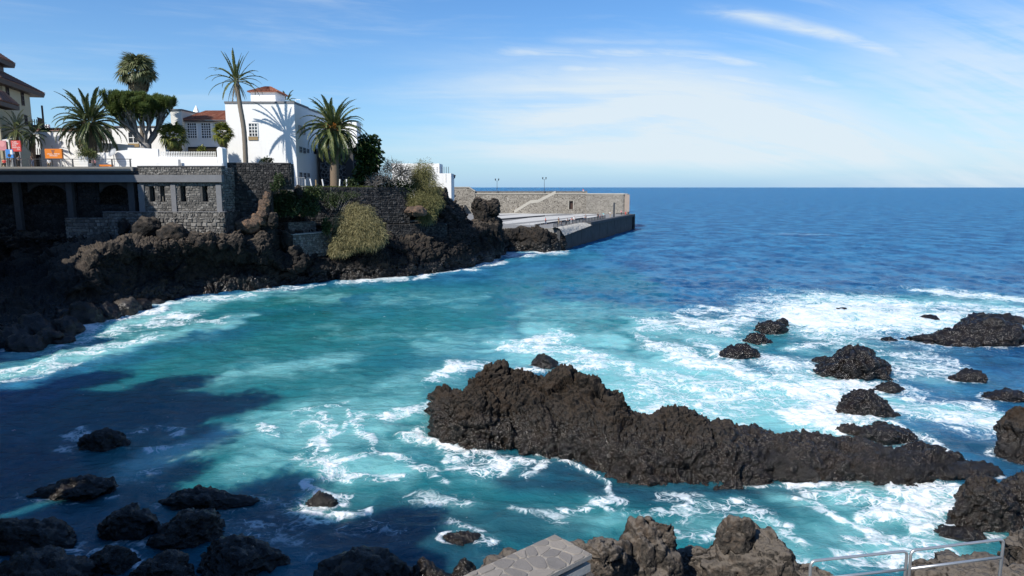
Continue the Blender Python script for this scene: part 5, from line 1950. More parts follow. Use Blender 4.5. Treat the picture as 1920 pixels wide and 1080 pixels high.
# ---- bushes: blades spread through lumpy volumes, with stems inside
def bush(name, label, lobes, Y, n, mat, blade=(0.35, 0.05), droop=0.0, cat='bush', group=None, stems=5, stem_mat='bark_dark', base_z=None, seed=1, broad=False, stem_r=0.06, shell=0.45, up=0.0):
    """lobes: (px, py, rx px, ry px, dY)."""
    r = np.random.default_rng(seed)
    cs, rs = [], []
    for px, py, rx, ry, dY in lobes:
        c = P(px, py, Y + dY)
        k = (c - Vector((0, 0, H))).length / F
        cs.append(c)
        rs.append((rx * k, min(rx, ry) * k * 0.95, ry * k))
    bx = sum(c.x for c in cs) / len(cs)
    bz = min(c.z - q[2] for c, q in zip(cs, rs)) if base_z is None else base_z
    root = empty(name, (bx, Y, bz), label, cat, group)
    vol = np.array([q[0] * q[1] * q[2] for q in rs]) ** 0.67
    vol /= vol.sum()
    idx = r.choice(len(cs), n, p=vol)
    C = np.array([c[:] for c in cs])[idx]
    Rr = np.array(rs)[idx]
    D = r.normal(size=(n, 3))
    D /= np.linalg.norm(D, axis=1, keepdims=True)
    rad = r.uniform(0, 1, n) ** shell
    tuft = 1 + 0.30 * pnoise((D * 2.2 + C * 0.7).astype(np.float32), seed) * 1.6
    pos = C + D * Rr * (rad * tuft)[:, None]
    L = blade[0] * r.uniform(0.6, 1.4, n)
    dirv = D * 0.8 + r.normal(size=(n, 3)) * 0.55 + np.array([0, 0, up - droop])
    dirv /= np.linalg.norm(dirv, axis=1, keepdims=True)
    side = np.cross(dirv, r.normal(size=(n, 3)))
    side /= np.linalg.norm(side, axis=1, keepdims=True) + 1e-9
    w = blade[1] * r.uniform(0.6, 1.3, n)
    a, e = pos, pos + dirv * L[:, None] + np.array([0, 0, -1.0]) * (droop * L * 0.5)[:, None]
    m = pos + dirv * (L * 0.5)[:, None]
    V = np.stack([a, m - side * w[:, None], e, m + side * w[:, None]], 1).reshape(-1, 3)
    Fq = np.arange(n * 4).reshape(-1, 4)
    clump = pnoise((pos * 1.1).astype(np.float32), seed + 3)
    tint = np.clip(r.uniform(0, 0.75, n) + clump * 0.35 + 0.1, 0, 1)
    V = V - np.array([bx, Y, bz])
    link('foliage', np_mesh('foliage', V, Fq, M[mat], False, dict(tint=tint)), root)
    rr = random.Random(seed)
    mb = MB()
    for i in range(stems):
        j = i % len(cs)
        c, q = cs[j], rs[j]
        f = Vector((bx + (c.x - bx) * 0.5 + rr.uniform(-.3, .3) * q[0], Y + rr.uniform(-.2, .2), bz - 0.3))
        t = c + Vector((rr.uniform(-.6, .6) * q[0], rr.uniform(-.6, .6) * q[1], q[2] * rr.uniform(0.0, 0.6)))
        mid = f.lerp(t, 0.5) + Vector((rr.uniform(-.2, .2), rr.uniform(-.2, .2), 0.1))
        mb.tube([f, mid, t], [stem_r * 1.4, stem_r, stem_r * 0.4], 5)
    if stems:
        mb.build('branches', M[stem_mat], root)
    return root


bush('tamarisk', 'big tan feathery tamarisk spilling down the middle of the cliff', [(664, 398, 22, 18, 0), (684, 404, 20, 20, 0), (650, 425, 26, 24, -1), (680, 430, 26, 24, -1.6), (704, 428, 18, 22, -1), (664, 452, 30, 18, -2.5), (634, 455, 16, 16, -2.5), (692, 452, 22, 16, -2.4), (714, 444, 12, 16, -1.8), (640, 470, 20, 9, -3), (626, 474, 8, 6, -3)], 114, 24000, 'tamarisk', (0.62, 0.030), 0.55, stems=14, seed=41, shell=0.62)
bush('tamarisk', 'tall olive-green tamarisk in two rounded masses at the end of the garden wall', [(792, 325, 26, 24, 2), (800, 352, 27, 20, 1), (782, 345, 18, 24, 1.5), (798, 385, 26, 22, -1), (780, 376, 18, 18, -1), (815, 380, 16, 18, 0), (800, 408, 16, 12, -2)], 124.5, 24000, 'tamarisk_green', (0.58, 0.030), 0.45, stems=12, seed=43, shell=0.62)
bush('leafy_bush', 'dark green leafy bush left of the leaning boulder', [(532, 372, 19, 17, 0), (548, 382, 16, 18, 0), (522, 386, 15, 14, -1), (540, 392, 20, 12, -1)], 109, 5200, 'shrub', (0.30, 0.11), 0.1, seed=45)
bush('leafy_bush', 'dark green leafy bush spilling over the garden wall right of the leaning boulder', [(578, 372, 17, 18, 0), (592, 362, 16, 13, 0.5), (568, 388, 14, 16, -0.6), (585, 392, 14, 12, -0.8)], 110.8, 4600, 'shrub', (0.30, 0.11), 0.1, seed=46)
bush('leafy_bush', 'small dark bush in the shaded gap above the small grey terrace wall', [(612, 424, 8, 16, 0)], 110.8, 900, 'shrub', (0.28, 0.10), 0.1, seed=47)
bush('climber', 'sparse grey-green creeper hanging over the garden wall below the big palm', [(610, 366, 20, 10, 0), (635, 368, 24, 9, 0.5), (622, 380, 14, 10, 0), (660, 364, 18, 6, 1.5)], 115.4, 1500, 'shrub', (0.30, 0.05), 0.7, seed=48, stem_mat='bark_grey', stems=10, stem_r=0.03)
bush('broadleaf_tree', 'dark broad-leaved tree right of the stone annex', [(692, 268, 18, 14, 0), (684, 285, 18, 18, 0), (702, 292, 14, 16, 0), (690, 308, 20, 18, 0), (680, 330, 16, 16, 0)], 122.5, 3000, 'broad', (0.62, 0.24), 0.25, 'tree', seed=49, stems=7, stem_r=0.12)
bush('dead_shrub', 'grey leafless twiggy shrub between the dark tree and the olive tamarisk', [(735, 318, 26, 20, 0), (722, 338, 22, 16, -0.5), (756, 326, 16, 18, 0.5)], 122.5, 900, 'shrub', (0.25, 0.04), 0.2, stems=0, seed=50)


def twigs(root, lobes, Y, n, mat, seed):
    rr = random.Random(seed)
    mb = MB()
    for i in range(n):
        px, py, rx, ry, dY = lobes[i % len(lobes)]
        c = P(px, py, Y + dY)
        k = (c - Vector((0, 0, H))).length / F
        d = Vector((rr.gauss(0, 1), rr.gauss(0, 1), rr.gauss(0.2, 0.8))).normalized()
        p = c + Vector((d.x * rx, d.y * rx, d.z * ry)) * k * rr.uniform(0.1, 0.6)
        pts = [p]
        for s in range(4):
            d = (d + Vector((rr.gauss(0, .45), rr.gauss(0, .45), rr.gauss(-0.05, .45)))).normalized()
            p = p + d * 0.42
            pts.append(p)
        mb.tube(pts, [0.05, 0.045, 0.035, 0.025, 0.012], 4, cap=False)
    return mb.build('branches', M[mat], root)


for o in list(COL.objects):
    if o.name.startswith('dead_shrub'):
        twigs(o, [(735, 316, 28, 22, 0), (722, 338, 22, 14, -0.8), (756, 326, 18, 18, 0.3), (700, 345, 14, 10, -1.5)], 122.5, 520, 'twig', 61)
bush('leafy_bush', 'dark bushes under the grey twiggy shrub on the garden wall', [(715, 345, 22, 12, 0), (745, 350, 22, 16, 0), (700, 330, 12, 16, 0), (760, 362, 14, 22, 0.4)], 123.6, 3600, 'shrub', (0.34, 0.12), 0.1, seed=51)
bush('leafy_bush', 'small bright bush against the white house wall above the tall dark wall', [(500, 302, 11, 6, 0)], 115, 500, 'shrub', (0.24, 0.09), 0.0, seed=52, base_z=17.0)
bush('leafy_bush', 'green bush at the top right corner of the tall dark wall', [(523, 338, 9, 14, 0), (516, 350, 8, 8, 0)], 104.2, 900, 'shrub', (0.26, 0.10), 0.1, seed=53)
bush('potted_plant', 'spiky green plant growing in the white planter box', [(161, 290, 12, 8, 0), (170, 292, 9, 8, 0.2)], 102.0, 900, 'frond', (0.5, 0.05), 0.1, 'plant', seed=54, up=0.6)
bush('courtyard_plant', 'small yellow-green plant behind the picket fence', [(378, 280, 6, 6, 0)], 105, 260, 'fan_yellow', (0.3, 0.1), 0.1, 'plant', seed=55)
bush('leafy_bush', 'small dark tree beside the yellow hotel and the white wall', [(84, 248, 7, 10, 0)], 112, 500, 'shrub', (0.3, 0.12), 0.1, seed=56, base_z=17.9)
bush('leafy_bush', 'small round bush by the right-hand white fence post', [(655, 345, 9, 11, 0), (664, 350, 8, 7, 0)], 119.0, 800, 'shrub', (0.28, 0.10), 0.1, seed=57)
# weeds along the top of the garden wall
r = np.random.default_rng(77)
n = 2600
u = r.uniform(0.02, 0.72, n)
px_, py_ = g0.x + (g1.x - g0.x) * u, g0.y + (g1.y - g0.y) * u + r.uniform(0.05, 0.8, n)
hgt = r.uniform(0.12, 0.45, n) * (0.5 + 0.9 * np.abs(pnoise(np.stack([px_, py_, px_ * 0], -1).astype(np.float32) * 0.9, 5)))
lean = r.normal(size=(n, 2)) * 0.18
a = np.stack([px_ - 0.03, py_, np.full(n, zg)], -1)
b = np.stack([px_ + 0.03, py_, np.full(n, zg)], -1)
c = np.stack([px_ + lean[:, 0], py_ + lean[:, 1] - 0.1, zg + hgt], -1)
base = np.array([g0.x, g0.y, zg])
o = link('grass', np_mesh('grass', np.stack([a, b, c], 1).reshape(-1, 3) - base, np.arange(n * 3).reshape(-1, 3), M['grass'], False, dict(tint=r.uniform(0, 1, n))), None, base.tolist())
tag(o, kind='stuff')

# single rocks that stand on the cliff
def cliff_rock(label, specs, mat='lava_cliff', seed=1, rough=0.34, size=0.9):
    lumps_rock('cliff_boulder', specs, mat, label, 'boulder', 'boulders standing on the cliff', rough, size, 4)


cliff_rock('pale grey upright boulder leaning on the boulder wall', [(233, 434, 9, 21, 97.0, .8)], seed=2)
cliff_rock('brown rounded boulder beside the pale upright one', [(276, 430, 23, 21, 96.4, .8), (262, 436, 16, 16, 96.6, .8)], 'lava_cliff')
cliff_rock('brown boulder with a pointed crest below the slit windows', [(326, 440, 24, 17, 95.6, .8)], 'lava_cliff')
cliff_rock('rusty boulder at the foot of the tall dark wall', [(462, 424, 22, 15, 103.2, .8), (485, 412, 16, 12, 104.0, .8)], 'lava_red')
cliff_rock('rusty pinnacle with knobs in front of the tall dark wall', [(494, 392, 9, 16, 104.0, .8), (501, 374, 7, 12, 103.9, .8), (492, 404, 13, 10, 104, .8)], 'lava_red', size=0.6)
cliff_rock('black rock closing the left end of the small grey terrace wall', [(541, 456, 13, 24, 107.6, .9), (552, 474, 16, 14, 107.2, .9)])
cliff_rock('small conical rock on the lit slope', [(513, 413, 9, 13, 103.5, .9)], 'lava_cliff')
cliff_rock('leaning grey boulder between the two dark bushes', [(560, 360, 7, 12, 109.5, .8)], 'lava_cliff')
cliff_rock('brown boulder under the olive tamarisk', [(780, 396, 20, 9, 121.0, .9)], 'lava_red')

# ---- unseen trees added between the off-frame houses and the water; their crowns fray the edge of the shade
def shade_tree(x, y, zc, R, seed, label):
    rn = np.random.default_rng(seed)
    root = empty('added_shade_tree', (x, y, 6.5), label, 'tree', 'added shade trees in front of the near houses')
    n = 2600
    D = rn.normal(size=(n, 3))
    D /= np.linalg.norm(D, axis=1, keepdims=True)
    rad = rn.uniform(0.25, 1, n) ** 0.6 * (1 + 0.55 * pnoise((D * 2.0 + seed).astype(np.float32), seed))
    pos = np.array([0, 0, zc - 6.5]) + D * np.array([R, R, R * 0.8]) * rad[:, None]
    dv = rn.normal(size=(n, 3))
    dv /= np.linalg.norm(dv, axis=1, keepdims=True)
    sd = np.cross(dv, rn.normal(size=(n, 3)))
    sd /= np.linalg.norm(sd, axis=1, keepdims=True)
    V = np.stack([pos, pos + dv * 0.22 - sd * 0.11, pos + dv * 0.45, pos + dv * 0.22 + sd * 0.11], 1).reshape(-1, 3)
    link('crown', np_mesh('crown', V, np.arange(n * 4).reshape(-1, 4), M['shrub'], False, dict(tint=rn.uniform(0, 1, n))), root)
    mb = MB()
    mb.tube([(0, 0, 0), (0.1, 0, (zc - 6.5) * 0.5), (0, 0, zc - 6.5)], [0.28, 0.22, 0.12], 8)
    mb.build('trunk', M['bark_dark'], root, local=True)


for i, (x, y, zc, R, lab) in enumerate(((-33.2, 30.5, 18.4, 2.6, 'added shade tree at the corner of the apartment block beside the bay'), (-32.0, 24.5, 17.0, 2.5, 'added shade tree halfway along the apartment block beside the bay'), (-31.5, 19.0, 17.5, 2.3, 'added shade tree in the gap between the two apartment blocks'),
                                        (-39.5, 35.2, 18.6, 2.4, 'added shade tree behind the apartment block beside the bay, nearest its corner'), (-46.5, 36.5, 18.2, 2.6, 'added shade tree behind the apartment block beside the bay, farther from the corner'), (-25.5, 15.8, 18.8, 2.2, 'added shade tree before the apartment block next to the viewpoint'), (-18.8, 12.2, 18.8, 2.0, 'added shade tree nearest the viewpoint'))):
    shade_tree(x, y, zc, R, 500 + i, lab)

# ------------------------------------------------------------------ the pier and its sea wall
ZD = 5.2
q_near, q_end = W(1046, 470), W(1183, 430.5)
pa, pb = Vector((q_near.x, q_near.y)), Vector((q_end.x, q_end.y))
YF = 262.0
YFZ = lambda py, Y=YF, px=1000: P(px, py, Y).z
fx = lambda px, Y=YF: P(px, 390, Y).x
pd = (pb - pa).normalized()
mb = MB()
e1, e2 = W(935, 429, ZD), W(1020, 428.6, ZD)
poly = [(-30, 176), (e1.x - 3, 167.0), (e2.x, 166.0), (pa.x + 0.4, pa.y + 1.0), (pb.x, pb.y), (pb.x - 4, YF + 12), (-60, YF + 12), (-40, 175)]
mb.prism(poly, -4, ZD)
pier = tag(mb.build('pier', M['deck'], base=(0, 200, ZD)), kind='structure')
quay = empty('quay_wall', (pa.x, pa.y, 0), 'dark concrete quay wall along the seaward side of the pier', 'wall')
mb = MB()
n_seg = 9
for i in range(n_seg):                       # cast blocks of the quay, each a little proud or recessed
    a, b = pa.lerp(pb, i / n_seg), pa.lerp(pb, (i + 1) / n_seg - 0.002)
    mb = MB()
    mb.slab((b.x, b.y), (a.x, a.y), 0.5, -3, ZD - 0.45 + 0.004, 0.30 + 0.10 * ((i * 7) % 3))
    # slab() lays its front to the right of a->b seen from above, so the line runs back to front
    mb.build('quay_block', M['quay'], quay)
mb = MB()
a3 = pa.lerp(pb, 0.30)
mb.slab((pb.x, pb.y), (a3.x, a3.y), 1.2, ZD - 0.44, ZD + 0.32, 0.62)
mb.build('quay_kerb', M['quay'], quay)
mb = MB()
mb.slab(xy(pb + Vector((-4, 10))), xy(pb + Vector((0.9, 0))), 0.6, -3, ZD + 0.30)
mb.build('quay_end', M['quay'], quay)
# broken, cement-patched slope at the near end
ctrl = []
for t, zz in ((0.0, 0), (0.08, 0.0), (0.16, -.1), (0.24, -0.25), (0.30, -0.4)):
    q = pa.lerp(pb, t)
    nn = Vector((-pd.y, pd.x)) * -1
    row = []
    for v, z in ((1.6, ZD - 1.6 + t * 4), (1.1, ZD - 0.9 + t * 2.2), (0.5, ZD - 0.1), (-0.6, ZD + 0.25), (-1.8, ZD + 0.1)):
        row.append((q.x + nn.x * v, q.y + nn.y * v, z))
    ctrl.append(row)
V, Fq = loft(ctrl, 120, 50, lambda V: lava(V, 0.8, 88) * 0.18)
base = V.mean(0)
tag(link('broken_kerb', np_mesh('broken_kerb', V - base, Fq, M['pale_cement']), None, base.tolist()), 'broken pale cement kerb along the near part of the quay', 'kerb')
# natural rock under the landward part of the pier
PRK = [(880, 470, 432), (925, 469, 431), (950, 471, 431), (975, 471, 430), (1000, 472, 430), (1015, 473, 431), (1030, 472, 437), (1042, 471, 440), (1058, 469, 446)]
ctrl = []
for px, yw, yt in PRK:
    w0 = W(px, yw)
    p1 = P(px, yt, w0.y + 1.6)
    ctrl.append([(w0 + Vector((0, -.5, -3)))[:], w0[:], (w0.lerp(p1, .5) + Vector((0, -0.8, 0)))[:], p1[:], (p1 + Vector((0, 4.0, -0.3)))[:]])
V, Fq = loft(ctrl, 320, 110, lambda V: lava(V, 1.7, 71) * 0.85 + fbm(V / 4, 2, 72) * 0.6)
base = V.mean(0)
tag(link('pier_rock', np_mesh('pier_rock', V - base, Fq, M['lava_cliff']), None, base.tolist()), 'rough rock face carrying the landward end of the pier', 'rock')

# painted and paved plots on the deck
for i, pts in enumerate(([(938, 417), (1000, 407), (1075, 403.5), (1098, 404.5), (1040, 411), (950, 420)], [(965, 421.5), (1045, 413), (1088, 406.5), (1122, 404), (1118, 406.5), (1080, 412.5), (1000, 421.8)],
                         [(905, 408), (980, 401.5), (1060, 400.6), (1010, 404.2), (935, 410)], [(905, 401.8), (960, 399.8), (1015, 399.6), (960, 402.2), (905, 404.2)], [(1070, 402.4), (1100, 401.2), (1120, 402.6), (1090, 404)])):
    g = [W(a, b, ZD + 0.004) for a, b in pts]
    mb = MB()
    mb.prism([(p.x, p.y) for p in g][::-1], ZD + 0.004, ZD + 0.03)
    tag(mb.build('pavement', M['deck_pale'], base=g[0]), kind='structure')
# low kerbs between the plots
for k, (p0, p1) in enumerate((((935, 413), (1022, 406)), ((1005, 423.2), (1096, 410)))):
    a, b = W(*p0, ZD), W(*p1, ZD)
    mb = MB()
    mb.slab(xy(a), xy(b), 0.4, ZD + 0.005, ZD + 0.38)
    tag(mb.build('kerb', M['concrete_dark'], base=a), ['low dark kerb between the paved plots of the pier, farther in', 'low dark kerb between the paved plots of the pier, nearer the quay'][k], 'kerb')

# the high sea wall on the pier
zW = YFZ(364.2)
fort = empty('pier_wall', (fx(1000), YF, ZD), 'high pale stone sea wall with a stair and a small doorway on the pier', 'wall')
xL, xS, xR, xE = fx(820), fx(1041), fx(1097), P(1177, 390, 258).x
mb = MB()
dx0, dx1 = fx(1066), fx(1073.5)
zd0, zd1 = YFZ(392), YFZ(376.8)
mb.box((xL, YF, ZD), (xS - 0.5, YF + 3, zW))
mb.box((xS - 0.498, YF - 2.2, ZD), (dx0, YF + 3, zW))
YR_ = YF - 2.2
mb.box((dx0 + .002, YR_, zd1), (dx1 - .002, YF + 3, zW - .002))
mb.box((dx0 + .002, YR_, ZD), (dx1 - .002, YF + 3, zd0))
mb.box((dx1, YR_, ZD), (xR, YF + 3, zW))
mb.build('wall', M['fort_stone'], fort)
mb = MB()
mb.box((dx0, YF - 1.5, zd0), (dx1, YF - 1.3, zd1))
mb.build('door', M['brown_wood'], fort)
for o0, o1, z0, z1 in ((-0.25, 0, zd0, zd1 + 0.25), (dx1 - dx0, dx1 - dx0 + 0.25, zd0, zd1 + 0.25)):
    mb = MB()
    mb.box((dx0 + o0, YR_ - 0.06, z0), (dx0 + o1, YR_ - 0.003, z1))
    mb.build('door_jamb', M['cap'], fort)
# round-cornered block at the seaward end
mb = MB()
pol = [(xR + .01, YF - 2.4), (xR + 6, YF - 3.6), (xE - 2.2, 256.2), (xE - 0.8, 256.6), (xE, 258), (xE + 0.2, 262), (xE, 272), (xR + .01, 272)]
mb.prism(pol, ZD, zW - 0.05)
mb.build('bastion', M['fort_block'], fort)
mb = MB()
mb.prism([(p[0] + (0.25 if p[0] > xR + 1 else 0), p[1] - (0.25 if p[1] < 270 else 0)) for p in pol], zW - 0.045, zW + 0.28)
mb.build('coping', M['cap'], fort)
mb = MB()
mb.box((xE - 1.4, 256.05, ZD), (xE + 0.28, 258.6, zW - 0.06))
mb.build('corner_pier', plain('pinkish_render', (0.36, 0.29, 0.235), 0.9, 0.2, 0.8), fort)
mb = MB()
mb.box((xL, YF - 0.22, zW + .003), (xS - 0.5, YF + 3.2, zW + 0.30))
mb.box((xS - 0.498, YF - 2.42, zW + .003), (xR, YF + 3.2, zW + 0.30))
mb.build('coping', M['cap'], fort)
# parapet of the upper walk, set back
zP = P(1000, 359.3, YF + 4).z
mb = MB()
mb.box((fx(884), YF + 4, ZD), (fx(1103), YF + 5, zP))
mb.build('parapet', M['fort_block'], fort)
mb = MB()
mb.box((fx(884), YF + 3.9, zP + .003), (fx(1103), YF + 5.1, zP + 0.22))
mb.build('coping', M['concrete'], fort)
# stepped left end, rising towards the shore
zh = YFZ(351.6)
mb = MB()
x0, x1, x2 = fx(820), fx(879), fx(891)
mb.add([(x0, YF - .3, ZD), (x2, YF - .3, ZD), (x2, YF - .3, zP), (x1, YF - .3, zh), (x0, YF - .3, zh), (x0, YF + 6, ZD), (x2, YF + 6, ZD), (x2, YF + 6, zP), (x1, YF + 6, zh), (x0, YF + 6, zh)],
       [(0, 1, 2, 3, 4), (9, 8, 7, 6, 5), (1, 6, 7, 2), (2, 7, 8, 3), (3, 8, 9, 4), (0, 4, 9, 5)])
mb.build('raised_end', M['fort_stone'], fort)
mb = MB()
for (xa_, za_), (xb_, zb_) in (((x0, zh), (x1, zh)), ((x1, zh), (x2, zP))):
    mb.add([(xa_, YF - .55, za_ + .004), (xb_, YF - .55, zb_ + .004), (xb_, YF + 6.2, zb_ + .004), (xa_, YF + 6.2, za_ + .004), (xa_, YF - .55, za_ + .3), (xb_, YF - .55, zb_ + .3), (xb_, YF + 6.2, zb_ + .3), (xa_, YF + 6.2, za_ + .3)],
           [(0, 3, 2, 1), (4, 5, 6, 7), (0, 1, 5, 4), (1, 2, 6, 5), (2, 3, 7, 6), (3, 0, 4, 7)])
mb.build('coping', M['cap'], fort)
mb = MB()
vx = fx(851)
mb.box((vx - .7, YF - .36, YFZ(369)), (vx + .7, YF - .302, YFZ(365.5)))
mb.build('opening', M['black'], fort)
mb = MB()
mb.box((fx(846), YF - 8, ZD), (fx(873), YF - 0.31, YFZ(383.5)))
mb.build('lower_terrace', M['fort_stone'], fort)
# the stair: a rising solid parapet with steps behind it
st = [(964, 398), (994, 379.5), (1009, 378.0), (1041.5, 361.4)]
sp = [(fx(a, YF - 2), P(a, b, YF - 2).z) for a, b in st]
mb = MB()
vs, n = [], len(sp)
for yy in (YF - 2.2, YF - 1.9):
    vs += [(x, yy, max(ZD, z - 0.4)) for x, z in sp] + [(x, yy, z + 0.75) for x, z in sp]
fs = []
for i in range(n - 1):
    fs += [(i, i + 1, n + i + 1, n + i), (2 * n + i + 1, 2 * n + i, 3 * n + i, 3 * n + i + 1), (n + i, n + i + 1, 3 * n + i + 1, 3 * n + i)]
fs += [(0, n, 3 * n, 2 * n), (n - 1, 3 * n - 1, 4 * n - 1, 2 * n - 1)]
mb.add(vs, fs)
stair = mb.build('stair', M['cap'], fort)
mb = MB()
vs = []
for yy in (YF - 2.15, YF - 0.003):
    vs += [(x, yy, ZD) for x, z in sp] + [(x, yy, max(ZD + .02, z - 0.42)) for x, z in sp]
fs = []
for i in range(n - 1):
    fs += [(i, i + 1, n + i + 1, n + i), (2 * n + i + 1, 2 * n + i, 3 * n + i, 3 * n + i + 1), (n + i, n + i + 1, 3 * n + i + 1, 3 * n + i)]
fs += [(0, n, 3 * n, 2 * n), (n - 1, 3 * n - 1, 4 * n - 1, 2 * n - 1)]
mb.add(vs, fs)
mb.build('stair_base', M['fort_stone'], stair)
ns = 40
for i in range(ns):
    u = i / ns
    x = sp[0][0] + (sp[-1][0] - sp[0][0]) * u
    z = float(np.interp(x, [p[0] for p in sp], [p[1] for p in sp])) - 0.36
    mb = MB()
    mb.box((x, YF - 1.88, max(ZD, z - 0.25)), (x + (sp[-1][0] - sp[0][0]) / ns * 0.98, YF - 0.05, z + 0.1))
    mb.build('step', M['cap'], stair)
# ramp by the doorway
mb = MB()
rx0, rx1 = fx(1052), fx(1100)
mb.add([(rx0, YF - 4, ZD), (rx1, YF - 4, ZD), (fx(1092), YF - 4, zd0), (fx(1066), YF - 4, zd0), (rx0, YF - 2.21, ZD), (rx1, YF - 2.21, ZD), (fx(1092), YF - 2.21, zd0), (fx(1066), YF - 2.21, zd0)], [(0, 1, 2, 3), (7, 6, 5, 4), (3, 2, 6, 7), (0, 3, 7, 4), (1, 5, 6, 2)])
mb.build('ramp', M['fort_stone'], fort)

# railing along the quay
qr = empty('quay_railing', (pa.x, pa.y, ZD), 'grey steel railing of upright bars along the quay edge', 'railing')
ra, rb = pa.lerp(pb, 0.02) + Vector((-1.6, 0.4)), pa.lerp(pb, 0.62) + Vector((-1.4, 0.4))
np_ = 16
for i in range(np_):
    a, b = ra.lerp(rb, i / np_), ra.lerp(rb, (i + 0.94) / np_)
    mb = MB()
    for z in (ZD + 0.15, ZD + 1.12):
        mb.tube([(a.x, a.y, z), (b.x, b.y, z)], 0.06, 5)
    for j in range(9):
        p = a.lerp(b, j / 8)
        mb.tube([(p.x, p.y, ZD + 0.15), (p.x, p.y, ZD + 1.12)], 0.075 if j in (0, 8) else 0.040, 4)
    mb.build('railing_panel', M['rail_dark'], qr)
lr = empty('deck_railing', (0, 161, ZD), 'thin wire railing along the landward edge of the pier deck', 'railing')
r0, r1 = W(940, 425, ZD), W(1024, 425, ZD)
for i in range(9):
    p = r0.lerp(r1, i / 8)
    mb = MB()
    mb.tube([(p.x, p.y, ZD), (p.x, p.y, ZD + 1.1)], 0.035, 5)
    mb.build('post', M['rail_grey'], lr)
for z in (0.55, 1.08):
    mb = MB()
    mb.tube([(r0.x, r0.y, ZD + z), (r1.x, r1.y, ZD + z)], 0.018, 4)
    mb.build('wire', M['rail_grey'], lr)
q = W(1151, 409, ZD)
mb = MB()
mb.box((q.x - 0.25, q.y - 0.25, ZD), (q.x + 0.25, q.y + 0.25, P(1151, 380, q.y).z))
tag(mb.build('mooring_post', M['rail_dark'], base=(q.x, q.y, ZD)), 'dark square post standing by the quay railing', 'post')
q = W(1178, 402.5, ZD)
mb = MB()
mb.tube([(q.x, q.y, ZD), (q.x, q.y, ZD + 0.7), (q.x, q.y, ZD + 0.75), (q.x, q.y, ZD + 1.0)], [0.35, 0.28, 0.5, 0.35], 10)
tag(mb.build('bollard', M['rail_dark'], base=(q.x, q.y, ZD)), 'dark bollard at the outer corner of the pier', 'bollard')


# lamps on the sea wall
def lamp(px, y_top, y_bot, Y, label, zb):
    x = P(px, y_bot, Y).x
    zt_ = P(px, y_top, Y).z
    root = empty('street_lamp', (x, Y, zb), label, 'street lamp', 'lamps along the sea wall')
    mb = MB()
    mb.tube([(x, Y, zb), (x, Y, zb + 0.6), (x, Y, zb + 0.7), (x, Y, zt_ - 0.7)], [0.16, 0.15, 0.09, 0.06], 8)
    mb.build('pole', M['rail_dark'], root)
    mb = MB()
    mb.tube([(x - 0.62, Y, zt_ - 0.75), (x, Y, zt_ - 0.95), (x + 0.62, Y, zt_ - 0.75)], 0.045, 5)
    mb.build('cross_arm', M['rail_dark'], root)
    for s in (-0.62, 0.62):
        mb = MB()
        mb.tube([(x + s, Y, zt_ - 0.76), (x + s, Y, zt_ - 0.60), (x + s, Y, zt_ - 0.12)], [0.10, 0.14, 0.26], 6)
        ln = mb.build('lantern', M['glass'], root)
        mb = MB()
        mb.tube([(x + s, Y, zt_ - 0.118), (x + s, Y, zt_ - 0.08), (x + s, Y, zt_ + 0.06)], [0.34, 0.32, 0.05], 8)
        mb.build('lantern_cap', M['rail_dark'], ln)


lamp(932, 335, 361, YF + 3.4, 'twin-headed lamp at the left of the pale sea wall', zW + 0.3)
lamp(1020.5, 332.5, 361, YF + 3.4, 'twin-headed lamp above the stair of the sea wall', zW + 0.3)
lamp(847.5, 328, 356, 156.5, 'twin-headed lamp beside the white house at the end of the cliff', 12.4)


# ------------------------------------------------------------------ people
def skin_mesh(name, joints, bones, mat, sub=1):
    """Continuous body surface grown on a skeleton: joints {name: (x, y, z, r)}, root first."""
    names = list(joints)
    me = bpy.data.meshes.new(name)
    me.from_pydata([joints[n][:3] for n in names], [(names.index(a), names.index(b)) for a, b in bones], [])
    o = bpy.data.objects.new(name, me)
    COL.objects.link(o)
    sk = o.modifiers.new('skin', 'SKIN')
    sk.use_smooth_shade = True
    for i, n in enumerate(names):
        me.skin_vertices[0].data[i].radius = (joints[n][3], joints[n][3])
    me.skin_vertices[0].data[0].use_root = True
    ss = o.modifiers.new('sub', 'SUBSURF')
    ss.levels = ss.render_levels = sub
    bpy.context.view_layer.update()
    ev = o.evaluated_get(bpy.context.evaluated_depsgraph_get())
    out = bpy.data.meshes.new_from_object(ev)
    out.name = name
    out.materials.clear()
    out.materials.append(mat)
    bpy.data.objects.remove(o)
    bpy.data.meshes.remove(me)
    return out


